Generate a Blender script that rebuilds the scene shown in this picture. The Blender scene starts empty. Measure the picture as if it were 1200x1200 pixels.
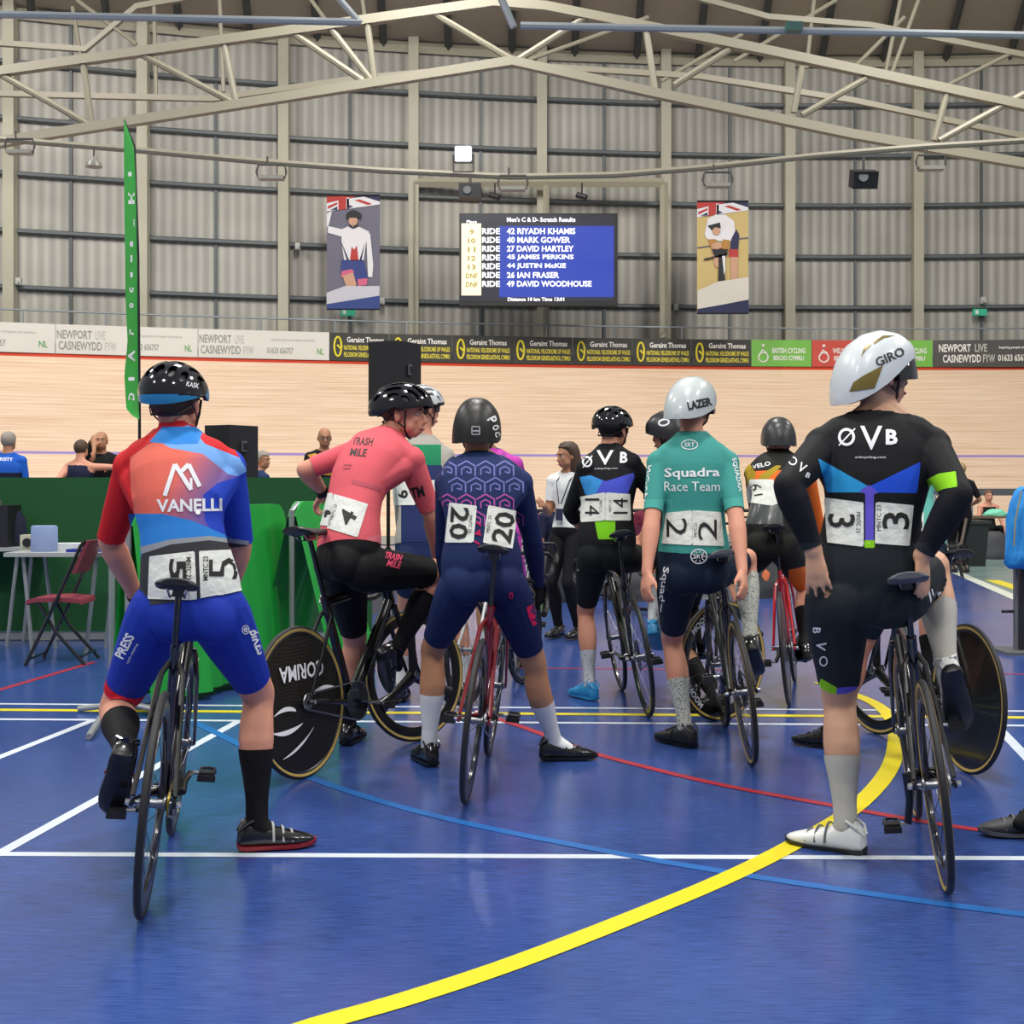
import bpy, bmesh, math, random
import numpy as np
from mathutils import Vector as V, Matrix, Quaternion
from mathutils.bvhtree import BVHTree
random.seed(7); np.random.seed(7)
F = 1550.0; CAMH = 1.28; CX = 600.0; HY = 572.0
CAM = V((0, 0, CAMH))
scn = bpy.context.scene
COL = scn.collection
R = math.radians
def P(px, py, Y): return V(((px-CX)/F*Y, Y, CAMH-(py-HY)/F*Y))
def G(px, py, z=0.0):
    Y = F*(CAMH-z)/(py-HY); return V(((px-CX)/F*Y, Y, z))
def at_x(px, Y, z): return V(((px-CX)/F*Y, Y, z))
def s2l(c):
    c = c/255.0
    return c/12.92 if c <= 0.04045 else ((c+0.055)/1.055)**2.4
def hexc(h):
    h = h.lstrip('#'); return tuple(s2l(int(h[i:i+2], 16)) for i in (0, 2, 4))+(1.0,)
MATS = {}
def mat(name, col, rough=0.55, metal=0.0, spec=0.5, bump=None, noise=None, emit=None, coat=0.0, alpha=None, sheen=0.0):
    if name in MATS: return MATS[name]
    m = bpy.data.materials.new(name); m.use_nodes = True
    nt = m.node_tree; b = nt.nodes['Principled BSDF']
    c = hexc(col) if isinstance(col, str) else col
    b.inputs['Base Color'].default_value = c
    b.inputs['Roughness'].default_value = rough; b.inputs['Metallic'].default_value = metal
    b.inputs['Specular IOR Level'].default_value = spec; b.inputs['Coat Weight'].default_value = coat
    b.inputs['Sheen Weight'].default_value = sheen
    if alpha is not None: b.inputs['Alpha'].default_value = alpha
    if emit:
        b.inputs['Emission Color'].default_value = hexc(emit[0]); b.inputs['Emission Strength'].default_value = emit[1]
    if noise or bump:
        tc = nt.nodes.new('ShaderNodeTexCoord'); n = nt.nodes.new('ShaderNodeTexNoise')
        nt.links.new(tc.outputs['Object'], n.inputs['Vector'])
    if noise:   # (scale, amount)
        n.inputs['Scale'].default_value = noise[0]; n.inputs['Detail'].default_value = 4
        mx = nt.nodes.new('ShaderNodeMixRGB'); mx.blend_type = 'MIX'
        mx.inputs[1].default_value = tuple(x*(1-noise[1]) for x in c[:3])+(1,)
        mx.inputs[2].default_value = tuple(min(1, x*(1+noise[1])) for x in c[:3])+(1,)
        nt.links.new(n.outputs['Fac'], mx.inputs[0]); nt.links.new(mx.outputs[0], b.inputs['Base Color'])
    if bump:    # (scale, strength)
        n2 = nt.nodes.new('ShaderNodeTexNoise'); n2.inputs['Scale'].default_value = bump[0]; n2.inputs['Detail'].default_value = 3
        nt.links.new(tc.outputs['Object'], n2.inputs['Vector'])
        bp = nt.nodes.new('ShaderNodeBump'); bp.inputs['Strength'].default_value = bump[1]; bp.inputs['Distance'].default_value = 0.02
        nt.links.new(n2.outputs['Fac'], bp.inputs['Height']); nt.links.new(bp.outputs['Normal'], b.inputs['Normal'])
    MATS[name] = m
    return m
def mk(name, verts, faces, mats, parent=None, mi=None, smooth=True, org=None, angle=40, local=False):
    """one mesh object; verts in world coordinates minus org (parent's base)"""
    me = bpy.data.meshes.new(name)
    vs = np.asarray(verts, dtype=float)
    if org is not None: vs = vs-np.array(org)
    me.from_pydata(vs.tolist(), [], [list(map(int, f)) for f in faces])
    if not isinstance(mats, (list, tuple)): mats = [mats]
    for m in mats: me.materials.append(m)
    if mi is not None: me.polygons.foreach_set('material_index', np.asarray(mi, dtype=np.int32))
    if smooth:
        me.polygons.foreach_set('use_smooth', [True]*len(me.polygons))
        if angle: me.set_sharp_from_angle(angle=R(angle))
    me.update()
    o = bpy.data.objects.new(name, me); COL.objects.link(o)
    if parent is not None: o.parent = parent
    elif org is not None: o.location = org
    return o
def tag(o, label=None, cat=None, group=None, kind=None):
    if label: o['label'] = label
    if cat: o['category'] = cat
    if group: o['group'] = group
    if kind: o['kind'] = kind
    return o
def empty(name, loc=(0, 0, 0), rotz=0, label=None, cat=None, group=None):
    o = bpy.data.objects.new(name, None); COL.objects.link(o); o.location = loc; o.rotation_euler = (0, 0, rotz)
    o.empty_display_size = .1
    return tag(o, label, cat, group)
def frame_from(d, side=None):
    d = V(d).normalized()
    ref = V(side) if side is not None else (V((0, 0, 1)) if abs(d.z) < .9 else V((1, 0, 0)))
    a = (ref-d*ref.dot(d))
    if a.length < 1e-6: a = V((1, 0, 0))-d*d.x
    a.normalize(); b = d.cross(a).normalized()
    return a, b, d
class MB:
    def __init__(s): s.v = []; s.f = []; s.m = []
    def add(s, vs, fs, mi=0):
        n = len(s.v); s.v.extend([tuple(x) for x in vs]); s.f.extend([tuple(i+n for i in f) for f in fs]); s.m.extend([mi]*len(fs)); return s
    def box(s, c, size, rot=None, mi=0):
        c = V(c); hx, hy, hz = size[0]/2, size[1]/2, size[2]/2
        vs = [V((x, y, z)) for x in (-hx, hx) for y in (-hy, hy) for z in (-hz, hz)]
        if rot is not None:
            if isinstance(rot, (int, float)): rot = Matrix.Rotation(rot, 3, 'Z')
            vs = [rot @ v for v in vs]
        return s.add([c+v for v in vs], [(0, 1, 3, 2), (4, 6, 7, 5), (0, 4, 5, 1), (2, 3, 7, 6), (0, 2, 6, 4), (1, 5, 7, 3)], mi)
    def tube(s, pts, r, seg=10, mi=0, closed=False, flat=1.0, side=None, cap=True):
        pts = [V(p) for p in pts]; n = len(pts)
        rs = list(r) if isinstance(r, (list, tuple)) else [r]*n
        rings = []; a = None
        for i, p in enumerate(pts):
            if closed: d = pts[(i+1) % n]-pts[i-1]
            else: d = pts[min(i+1, n-1)]-pts[max(i-1, 0)]
            if d.length < 1e-9: d = V((0, 0, 1))
            if a is None or side is not None: a, b, d = frame_from(d, side)
            else: a, b, d = frame_from(d, a)
            rings.append([p+(a*math.cos(t)+b*math.sin(t)*flat)*rs[i] for t in (2*math.pi*k/seg for k in range(seg))])
        vs = [q for ring in rings for q in ring]; fs = []
        m = n if closed else n-1
        for i in range(m):
            for k in range(seg):
                j = (i+1) % n; k2 = (k+1) % seg
                fs.append((i*seg+k, i*seg+k2, j*seg+k2, j*seg+k))
        if cap and not closed:
            fs.append(tuple(reversed(range(seg)))); fs.append(tuple((n-1)*seg+k for k in range(seg)))
        return s.add(vs, fs, mi)
    def rings(s, rings, mi=0, cap=True, closed=True):
        seg = len(rings[0]); vs = [q for r in rings for q in r]; fs = []
        for i in range(len(rings)-1):
            for k in range(seg if closed else seg-1):
                k2 = (k+1) % seg; fs.append((i*seg+k, i*seg+k2, (i+1)*seg+k2, (i+1)*seg+k))
        if cap:
            fs.append(tuple(reversed(range(seg)))); fs.append(tuple((len(rings)-1)*seg+k for k in range(seg)))
        return s.add(vs, fs, mi)
    def sph(s, c, r, fr=None, nu=14, nv=9, mi=0):
        c = V(c); r = (r, r, r) if isinstance(r, (int, float)) else r
        ax = fr or (V((1, 0, 0)), V((0, 1, 0)), V((0, 0, 1)))
        vs = [c+ax[2]*r[2]]
        for j in range(1, nv):
            ph = math.pi*j/nv
            for i in range(nu):
                th = 2*math.pi*i/nu
                vs.append(c+ax[0]*(r[0]*math.sin(ph)*math.cos(th))+ax[1]*(r[1]*math.sin(ph)*math.sin(th))+ax[2]*(r[2]*math.cos(ph)))
        vs.append(c-ax[2]*r[2]); L = len(vs)-1; fs = []
        for i in range(nu):
            i2 = (i+1) % nu
            fs.append((0, 1+i, 1+i2)); fs.append((L, 1+(nv-2)*nu+i2, 1+(nv-2)*nu+i))
            for j in range(nv-2): fs.append((1+j*nu+i, 1+(j+1)*nu+i, 1+(j+1)*nu+i2, 1+j*nu+i2))
        return s.add(vs, fs, mi)
    def lathe(s, prof, c=(0, 0, 0), axis=(0, 0, 1), seg=24, mi=0, closedprof=False):
        a, b, d = frame_from(axis); c = V(c); rings = []
        vs = []; n = len(prof)
        for (r, h) in prof:
            for k in range(seg):
                t = 2*math.pi*k/seg; vs.append(c+a*(r*math.cos(t))+b*(r*math.sin(t))+d*h)
        fs = []
        for i in range(n if closedprof else n-1):
            for k in range(seg):
                k2 = (k+1) % seg; j = (i+1) % n
                fs.append((i*seg+k, i*seg+k2, j*seg+k2, j*seg+k))
        if not closedprof:
            if prof[0][0] > 1e-6: fs.append(tuple(reversed(range(seg))))
            if prof[-1][0] > 1e-6: fs.append(tuple((n-1)*seg+k for k in range(seg)))
        return s.add(vs, fs, mi)
    def xf(s, M):
        s.v = [tuple(M @ V(q)) for q in s.v]; return s
    def build(s, name, mats, parent=None, **k):
        return mk(name, s.v, s.f, mats, parent, mi=s.m, **k)
def bez(p0, p1, p2, p3, n=12):
    p0, p1, p2, p3 = map(V, (p0, p1, p2, p3)); out = []
    for i in range(n+1):
        t = i/n; out.append(p0*(1-t)**3+p1*3*t*(1-t)**2+p2*3*t*t*(1-t)+p3*t**3)
    return out
# ---------- voxel union, clipping, garments ----------
def voxel_union(mb, vs, it=4):
    me = bpy.data.meshes.new('tmp'); me.from_pydata(mb.v, [], mb.f); me.update()
    bm = bmesh.new(); bm.from_mesh(me); bmesh.ops.recalc_face_normals(bm, faces=bm.faces); bm.to_mesh(me); bm.free()
    o = bpy.data.objects.new('tmp', me); COL.objects.link(o)
    m = o.modifiers.new('r', 'REMESH'); m.mode = 'VOXEL'; m.voxel_size = vs; m.adaptivity = 0
    if it:
        sm = o.modifiers.new('s', 'SMOOTH'); sm.factor = .5; sm.iterations = it
    bpy.context.view_layer.update(); dg = bpy.context.evaluated_depsgraph_get()
    me2 = bpy.data.meshes.new_from_object(o.evaluated_get(dg))
    n = len(me2.vertices); v = np.empty(n*3); me2.vertices.foreach_get('co', v); v = v.reshape(-1, 3)
    me2.calc_loop_triangles(); t = np.empty(len(me2.loop_triangles)*3, dtype=np.int32); me2.loop_triangles.foreach_get('vertices', t); t = t.reshape(-1, 3)
    nn = np.empty(n*3); me2.vertices.foreach_get('normal', nn); nn = nn.reshape(-1, 3)
    faces = [tuple(p.vertices) for p in me2.polygons]
    bpy.data.objects.remove(o); bpy.data.meshes.remove(me); bpy.data.meshes.remove(me2)
    return v, t, nn, faces
def clip(v, t, f):
    """v NxK, t Mx3, f N -> v', tpos, parent_pos, tneg, parent_neg"""
    f = np.where(np.abs(f) < 1e-7, 1e-7, f)
    s = f > 0; c = s[t].sum(1); ids = np.arange(len(t))
    tp = t[c == 3].tolist(); pp = ids[c == 3].tolist(); tn = t[c == 0].tolist(); pn = ids[c == 0].tolist()
    newv = []; ed = {}; base = len(v)
    def cut(a, b):
        k = (a, b) if a < b else (b, a)
        if k in ed: return ed[k]
        u = f[k[0]]/(f[k[0]]-f[k[1]]); newv.append(v[k[0]]*(1-u)+v[k[1]]*u); ed[k] = base+len(newv)-1; return ed[k]
    for i in np.nonzero((c == 1) | (c == 2))[0]:
        a, b, d = (int(x) for x in t[i]); one = c[i] == 1
        for _ in range(3):
            if (s[a] and one) or (not s[a] and not one): break
            a, b, d = b, d, a
        e1 = cut(a, b); e2 = cut(a, d)
        A = [[a, e1, e2]]; B = [[e1, b, d], [e1, d, e2]]
        if one: tp += A; pp += [i]; tn += B; pn += [i, i]
        else: tn += A; pn += [i]; tp += B; pp += [i, i]
    if newv: v = np.vstack([v, np.array(newv)])
    q = lambda x: np.array(x, dtype=np.int64).reshape(-1, 3)
    return v, q(tp), np.array(pp, dtype=np.int64), q(tn), np.array(pn, dtype=np.int64)
def compact(v, t):
    u, inv = np.unique(t.ravel(), return_inverse=True)
    return v[u], inv.reshape(-1, 3)
def pxy(v): return np.stack([CX+F*v[:, 0]/v[:, 1], HY-F*(v[:, 2]-CAMH)/v[:, 1]], 1)
def polysdf(p, poly):
    """signed distance (positive inside) of px points to polygon"""
    poly = np.array(poly, dtype=float); n = len(poly); d = np.full(len(p), 1e9); ins = np.zeros(len(p), bool)
    for i in range(n):
        a = poly[i]; b = poly[(i+1) % n]; e = b-a; w = p-a
        u = np.clip((w@e)/max(e@e, 1e-9), 0, 1); q = w-u[:, None]*e; d = np.minimum(d, (q**2).sum(1))
        c = ((a[1] <= p[:, 1]) != (b[1] <= p[:, 1]))
        with np.errstate(divide='ignore', invalid='ignore'): xx = a[0]+(p[:, 1]-a[1])*(b[0]-a[0])/(b[1]-a[1])
        ins ^= c & (p[:, 0] < xx)
    d = np.sqrt(d); return np.where(ins, d, -d)
class Garment:
    def __init__(s, v6, t, mats): s.v = v6; s.t = t; s.mi = np.zeros(len(t), dtype=np.int32); s.mats = list(mats); s._b = None
    def paint(s, f, m):
        if m in s.mats: k = s.mats.index(m)
        else: s.mats.append(m); k = len(s.mats)-1
        v, tp, pp, tn, pn = clip(s.v, s.t, f)
        s.mi = np.concatenate([np.full(len(tp), k), s.mi[pn]]) if len(pn) else np.full(len(tp), k)
        s.v = v; s.t = np.vstack([tp, tn]); return s
    def poly(s, pts, m, back=False):
        f = polysdf(pxy(s.v[:, :3]), pts)
        if not back:   # only where the surface faces the camera side
            cam = np.array([0, 0, CAMH])-s.v[:, :3]; fac = (cam*s.v[:, 3:6]).sum(1)
            f = np.where(fac < 0, -np.abs(f)-1, f)
        return s.paint(f, m)
    def sub(s, f, off):
        v, tp, pp, tn, pn = clip(s.v, s.t, f)
        if not len(tp): return None
        vv, tt = compact(v, tp); g = Garment(vv, tt, s.mats); g.v[:, :3] += g.v[:, 3:6]*off; g.mi = s.mi[pp]; return g
    def patch(s, pts, off=.003):
        f = polysdf(pxy(s.v[:, :3]), pts)
        cam = np.array([0, 0, CAMH])-s.v[:, :3]; fac = (cam*s.v[:, 3:6]).sum(1)
        return s.sub(np.where(fac < 0, -np.abs(f)-1, f), off)
    def clean(s, frac=.06):
        """drop stray crumbs of cloth"""
        n = len(s.v); lab = np.arange(n); t = s.t
        while True:
            m = lab[t].min(1); new = lab.copy()
            for k in range(3): np.minimum.at(new, t[:, k], m)
            new = new[new]
            if (new == lab).all(): break
            lab = new
        L = lab[t[:, 0]]; u, c = np.unique(L, return_counts=True); ok = u[c > frac*len(t)]; keep = np.isin(L, ok); s.t = t[keep]; s.mi = s.mi[keep]; return s
    def bvh(s):
        return BVHTree.FromPolygons([V(x) for x in s.v[:, :3].tolist()], s.t.tolist())
    def build(s, name, parent, org):
        v, t = compact(s.v, s.t)
        return mk(name, v[:, :3], t, s.mats, parent, mi=s.mi, org=org, angle=None)
# ---------- lettering ----------
_TX = {}
def text2d(body, bold=0.0):
    k = (body, bold)
    if k in _TX: return _TX[k]
    c = bpy.data.curves.new('t', 'FONT'); c.body = body; c.size = 1; c.offset = bold; c.resolution_u = 2; c.align_x = 'CENTER'; c.fill_mode = 'FRONT'
    o = bpy.data.objects.new('t', c); COL.objects.link(o)
    bpy.context.view_layer.update(); me = bpy.data.meshes.new_from_object(o.evaluated_get(bpy.context.evaluated_depsgraph_get()))
    n = len(me.vertices); v = np.empty(n*3); me.vertices.foreach_get('co', v); v = v.reshape(-1, 3)[:, :2]
    me.calc_loop_triangles(); t = [tuple(x.vertices) for x in me.loop_triangles]
    bpy.data.objects.remove(o); bpy.data.curves.remove(c); bpy.data.meshes.remove(me)
    lo = v.min(0); hi = v.max(0); v = (v-(lo+hi)/2); _TX[k] = (v, t, hi-lo); return _TX[k]
def finer(v, t, L):
    """split long triangle edges so that flat outlines can follow a curved surface"""
    v = [tuple(x) for x in v]; mid = {}; out = []; st = [tuple(x) for x in t]
    while st:
        a, b, c = st.pop(); e = [(math.dist(v[a], v[b]), a, b, c), (math.dist(v[b], v[c]), b, c, a), (math.dist(v[c], v[a]), c, a, b)]
        l, p, q, r = max(e)
        if l <= L: out.append((a, b, c)); continue
        k = (min(p, q), max(p, q))
        if k not in mid: v.append(tuple((v[p][i]+v[q][i])/2 for i in range(len(v[p])))); mid[k] = len(v)-1
        m = mid[k]; st += [(p, m, r), (m, q, r)]
    return v, out
def decal(name, v2, t, bvhs, m, parent, org, off=.004, L=5.0, mi=None, far=None):
    v2, t = finer(v2, t, L); vs = []; ok = []
    if not isinstance(bvhs, (list, tuple)): bvhs = [bvhs]
    for (x, y) in v2:
        d = V(((x-CX)/F, 1, -(y-HY)/F)).normalized(); best = None
        for b in bvhs:
            h = b.ray_cast(CAM, d)
            if h[0] is not None and (best is None or h[3] < best): best = h[3]
        ok.append(best is not None); vs.append(CAM+d*((best or 1)-off))
    t = [f for f in t if all(ok[i] for i in f)]
    # drop faces that jump between depths
    t = [f for f in t if max((vs[f[0]]-vs[f[1]]).length, (vs[f[1]]-vs[f[2]]).length) < .12]
    if not t: return None
    used = sorted({i for f in t for i in f}); mp = {u: i for i, u in enumerate(used)}
    return mk(name, [vs[u] for u in used], [tuple(mp[i] for i in f) for f in t], m, parent, org=org, angle=None)
def placed(body, cx, cy, w, h, rot=0, shear=0, bold=0.0, mirror=False):
    v, t, sz = text2d(body, bold); s = v/np.maximum(sz, 1e-6)*np.array([w, h])
    if mirror: s = s*np.array([-1, 1])
    s = np.stack([s[:, 0]+shear*s[:, 1], -s[:, 1]], 1); a = R(-rot); ca, sa = math.cos(a), math.sin(a)
    return np.stack([cx+s[:, 0]*ca-s[:, 1]*sa, cy+s[:, 0]*sa+s[:, 1]*ca], 1), t
def join2(parts):
    vs = []; ts = []
    for v, t in parts:
        n = len(vs); vs += [tuple(x) for x in v]; ts += [tuple(i+n for i in f) for f in t]
    return vs, ts
def poly2(pts):
    from mathutils.geometry import tessellate_polygon
    t = tessellate_polygon([[V((x, y, 0)) for x, y in pts]]); return [tuple(p) for p in pts], [tuple(f) for f in t]
def ring2(cx, cy, rx, ry, w, n=28, rot=0):
    a = R(-rot); o = []; 
    for k in range(n):
        t = 2*math.pi*k/n
        for q in (1, 0):
            x = (rx-w*(1-q))*math.cos(t); y = (ry-w*(1-q))*math.sin(t); o.append((cx+x*math.cos(a)-y*math.sin(a), cy+x*math.sin(a)+y*math.cos(a)))
    t = []
    for k in range(n):
        a0 = 2*k; b0 = 2*((k+1) % n); t += [(a0, a0+1, b0+1), (a0, b0+1, b0)]
    return o, t
def line2(pts, w):
    vs = []; ts = []
    for (x0, y0), (x1, y1) in zip(pts[:-1], pts[1:]):
        d = math.hypot(x1-x0, y1-y0) or 1; nx, ny = -(y1-y0)/d*w/2, (x1-x0)/d*w/2; n = len(vs)
        vs += [(x0+nx, y0+ny), (x0-nx, y0-ny), (x1-nx, y1-ny), (x1+nx, y1+ny)]; ts += [(n, n+1, n+2), (n, n+2, n+3)]
    return vs, ts
def text3(name, body, o, u, v, w, h, m, parent=None, org=None, bold=0.0, off=0.002, mirror=False):
    """flat lettering centred at o, x along unit u, y along unit v"""
    t2, t, sz = text2d(body, bold); u = V(u).normalized(); v = V(v).normalized(); n = u.cross(v)
    vs = [V(o)+u*(x/sz[0]*w*(-1 if mirror else 1))+v*(y/sz[1]*h)+n*off for x, y in t2]
    return mk(name, vs, t, m, parent, org=org, smooth=False)
# ---------- shared materials ----------
M_tyre = mat('tyre_rubber', '#17171a', .6); M_black = mat('black_paint', '#0b0b0d', .25, spec=.6, coat=.4)
M_carbon = mat('carbon_weave', '#101012', .32, coat=.3); M_chrome = mat('polished_steel', '#b9bcc0', .22, 1.0)
M_alu = mat('brushed_alloy', '#8a8d92', .35, .9); M_dark = mat('dark_plastic', '#15151a', .5)
M_tan = mat('tan_sidewall', '#b59a52', .6); M_white = mat('white_print', '#e8e8ea', .5); M_red = mat('red_frame_paint', '#74101d', .2, coat=.6)
M_redb = mat('bright_red_paint', '#b5202c', .25, coat=.5); M_goldchain = mat('gold_chain', '#8d7c35', .3, .9)
M_grey = mat('satin_grey', '#55585c', .5)
def carbon_disc():
    m = bpy.data.materials.new('disc_carbon'); m.use_nodes = True; nt = m.node_tree; b = nt.nodes['Principled BSDF']
    b.inputs['Roughness'].default_value = .42; b.inputs['Specular IOR Level'].default_value = .35
    tc = nt.nodes.new('ShaderNodeTexCoord'); mp = nt.nodes.new('ShaderNodeMapping'); mp.inputs['Rotation'].default_value = (0, R(45), 0)
    ck = nt.nodes.new('ShaderNodeTexChecker'); ck.inputs['Scale'].default_value = 95
    ck.inputs['Color1'].default_value = hexc('#0c0b0a'); ck.inputs['Color2'].default_value = hexc('#2b2722')
    nt.links.new(tc.outputs['Object'], mp.inputs[0]); nt.links.new(mp.outputs[0], ck.inputs['Vector']); nt.links.new(ck.outputs['Color'], b.inputs['Base Color'])
    return m
M_disc = carbon_disc(); M_discplain = mat('plain_disc', '#0d0d0d', .3, coat=.3)
WR = .335
def torus(mb, r, tr, axis=(0, 1, 0), c=(0, 0, 0), seg=56, ts=10, fx=1.0, mi=0):
    prof = [(r+tr*math.cos(2*math.pi*k/ts)*fx, tr*math.sin(2*math.pi*k/ts)) for k in range(ts)]
    return mb.lathe(prof, c, axis, seg, mi, closedprof=True)
def wheel(kind, name, parent, tan=False, colour=None, words=None):
    """local: axle along y at the origin"""
    mb = MB()
    depth = {'spoke': .028, 'deep': .055, 'tri': .05, 'disc': .02}[kind]
    ro = WR-.022
    prof = [(ro, -.008), (ro+.003, 0), (ro, .008), (ro-depth*.5, .012), (ro-depth, .005), (ro-depth, -.005), (ro-depth*.5, -.012)]
    mb.lathe(prof, (0, 0, 0), (0, 1, 0), 56, 0, closedprof=True)
    w = mb.build(name, colour or M_carbon, parent, local=True)
    t = MB(); torus(t, WR-.011, .0115)
    if tan:
        for s in (-1, 1): t.lathe([(WR-.024, s*.0090), (WR-.012, s*.0122), (WR-.0115, s*.0116), (WR-.024, s*.0082)], (0, 0, 0), (0, 1, 0), 56, 1, closedprof=True)
    t.build('tyre', [M_tyre, M_tan], w)
    h = MB(); h.lathe([(.006, -.055), (.010, -.05), (.012, -.04), (.024, -.036), (.024, -.030), (.014, -.026), (.014, .026), (.024, .030), (.024, .036), (.012, .04), (.010, .05), (.006, .055)], (0, 0, 0), (0, 1, 0), 18)
    h.build('hub', M_alu, w)
    if kind in ('spoke', 'deep'):
        s = MB(); n = 20
        for k in range(n):
            a = 2*math.pi*k/n; sd = .032 if k % 2 else -.032; a2 = a+(.35 if (k//2) % 2 else -.35)
            s.tube([(.022*math.cos(a2), sd, .022*math.sin(a2)), ((ro-depth)*math.cos(a), 0, (ro-depth)*math.sin(a))], .0012, 5)
        so = s.build('spokes', M_dark if kind == 'deep' else M_alu, w)
    elif kind == 'disc':
        d = MB(); d.lathe([(.02, -.026), (.12, -.017), (ro-.01, -.009), (ro-.01, .009), (.12, .017), (.02, .026)], (0, 0, 0), (0, 1, 0), 64)
        d.build('disc', M_disc if words else M_discplain, w)
    elif kind == 'tri':
        d = MB()
        for k in range(3):
            a = R(90+120*k)
            p = [(rr*math.cos(a), 0, rr*math.sin(a)) for rr in (.0, .05, .12, .2, ro-depth+.005)]
            d.tube(p, [.035, .032, .026, .028, .045], 10, flat=.35, side=(-math.sin(a), 0, math.cos(a)))
        d.build('blade_spokes', M_carbon, w)
    if words:   # lettering on the right (-y) side
        for (tx, ang, rr, ww, hh, flip) in words:
            u = V((math.cos(R(ang)), 0, math.sin(R(ang)))); v2 = V((-math.sin(R(ang)), 0, math.cos(R(ang))))
            o = v2*rr+V((0, -.0225, 0))
            text3('wheel_lettering', tx, o, u, v2, ww, hh, M_white, w, bold=.02, off=.0)
    return w
def swoosh(parent, side=-1):
    mb = MB()
    for (pts, w0) in (([(-.22, -.03), (-.12, .01), (-.04, -.04)], .02), ([(-.24, -.10), (-.14, -.13), (-.02, -.09)], .022), ([(.06, .02), (.14, .06), (.26, .03)], .02), ([(-.18, -.22), (-.05, -.2), (.06, -.12)], .014)):
        n = 10; L = []; Rr = []
        for i in range(n+1):
            t = i/n; x = pts[0][0]*(1-t)**2+pts[1][0]*2*t*(1-t)+pts[2][0]*t*t; z = pts[0][1]*(1-t)**2+pts[1][1]*2*t*(1-t)+pts[2][1]*t*t
            w = w0*math.sin(math.pi*(t*.9+.05)); L.append((x, side*.0215, z+w/2)); Rr.append((x, side*.0215, z-w/2))
        vs = L+Rr; mb.add(vs, [(i, i+1, n+2+i, n+1+i) for i in range(n)])
    mb.build('wheel_graphics', M_white, parent, smooth=False)
def bike(label, rear, front, lean, frame_m=None, fork_m=None, saddle_h=1.0, rw='spoke', fw='spoke', tan=(False, False), crank=0.0, steer=0.0,
         bars='drop', seat_m=None, post_m=None, words=None, reach=0.0, ring_m=None, chain_m=None, frame_words=None, stays_m=None, saddle_shift=0.0, group=None, thick=1.0, detail=True, slots=False):
    frame_m = frame_m or M_black; fork_m = fork_m or frame_m; stays_m = stays_m or frame_m
    rear = V(rear); front = V(front); d = (front-rear); yaw = math.atan2(d.y, d.x)
    e = empty('track_bicycle', rear, 0, label, 'bicycle', group)
    e.rotation_euler = (R(lean), 0, yaw)     # lean>0: to the bike's right
    wb = .965; bb = V((.39, 0, .285)); ra = V((0, 0, WR)); fa = V((wb, 0, WR))
    st_dir = V((-math.cos(R(73.5)), 0, math.sin(R(73.5)))); seat_top = bb+st_dir*.52
    head_dir = V((-math.cos(R(73)), 0, math.sin(R(73)))); hb = fa+V((-.045, 0, 0))+head_dir*.39; ht = hb+head_dir*.13
    th = thick
    mb = MB()
    mb.tube([bb, bb+(hb-bb)*.5, hb+head_dir*.02], [.024*th, .026*th, .024*th], 12, flat=.75, side=(0, 0, 1))
    mb.tube([bb, seat_top], [.022*th, .019*th], 12, flat=.72, side=(1, 0, 0))
    mb.tube([seat_top-st_dir*.03, ht-head_dir*.03], [.018*th, .02*th], 12, flat=.8, side=(0, 0, 1))
    mb.tube([hb, ht], .022*th, 12)
    mb.tube([bb+V((0, -.036, 0)), bb+V((0, .036, 0))], .024, 14)
    fr = mb.build('frame', frame_m, e)
    mb = MB()
    for s in (-1, 1):
        mb.tube([bb+V((-.02, s*.02, 0)), bb+V((-.12, s*.045, .012)), ra+V((.02, s*.062, 0)), ra+V((-.02, s*.062, 0))], [.014, .013, .010, .011], 8, flat=.7)
        mb.tube([seat_top-st_dir*.06+V((0, s*.012, 0)), seat_top-st_dir*.10+V((-.03, s*.035, 0)), ra+V((.0, s*.062, .02))], [.010, .010, .008], 8)
    mb.build('rear_stays', stays_m, e)
    sp = bb+st_dir*(saddle_h-.285-.045)/math.sin(R(73.5)) + V((saddle_shift*0, 0, 0))
    mb = MB(); mb.tube([seat_top-st_dir*.05, sp], .0145, 12, flat=.75, side=(1, 0, 0)); mb.box(sp+V((0, 0, .005)), (.05, .035, .025))
    mb.build('seatpost', post_m or M_black, e)
    sh = saddle_h; sx = sp.x+.0
    # saddle shell: stations nose..tail
    st = [(.15, .010, .012, -.006), (.14, .018, .018, -.002), (.09, .022, .022, 0), (.03, .032, .024, .002), (-.03, .052, .026, .004), (-.08, .068, .028, .010), (-.115, .066, .024, .016), (-.135, .045, .014, .018)]
    rings = []
    for x, w, hgt, dz in st:
        ring = []
        for k in range(16):
            t = 2*math.pi*k/16; cy = math.cos(t); sz = math.sin(t)
            yy = w*math.copysign(abs(cy)**.8, cy); zz = (hgt*.45 if sz > 0 else hgt*.9)*sz-(abs(yy)/w)**2*hgt*.45 if w > 0 else 0
            ring.append((sx+x, yy, sh-.012+dz+zz))
        rings.append(ring)
    mb = MB(); mb.rings(rings); sd = mb.build('saddle', seat_m or M_dark, e)
    mb = MB()
    for s in (-1, 1): mb.tube([(sx+.11, s*.008, sh-.03), (sx+.03, s*.022, sh-.052), (sx-.05, s*.022, sh-.052), (sx-.10, s*.03, sh-.02)], .0035, 6)
    mb.build('rails', M_chrome, sd)
    # fork assembly
    fk = MB(); crown = hb-head_dir*.015
    for s in (-1, 1): fk.tube([crown+V((0, s*.03, 0)), crown-head_dir*.1+V((0, s*.043, 0)), fa+V((0, s*.05, 0))], [.017, .016, .010], 8, flat=.6, side=(1, 0, 0))
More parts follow.
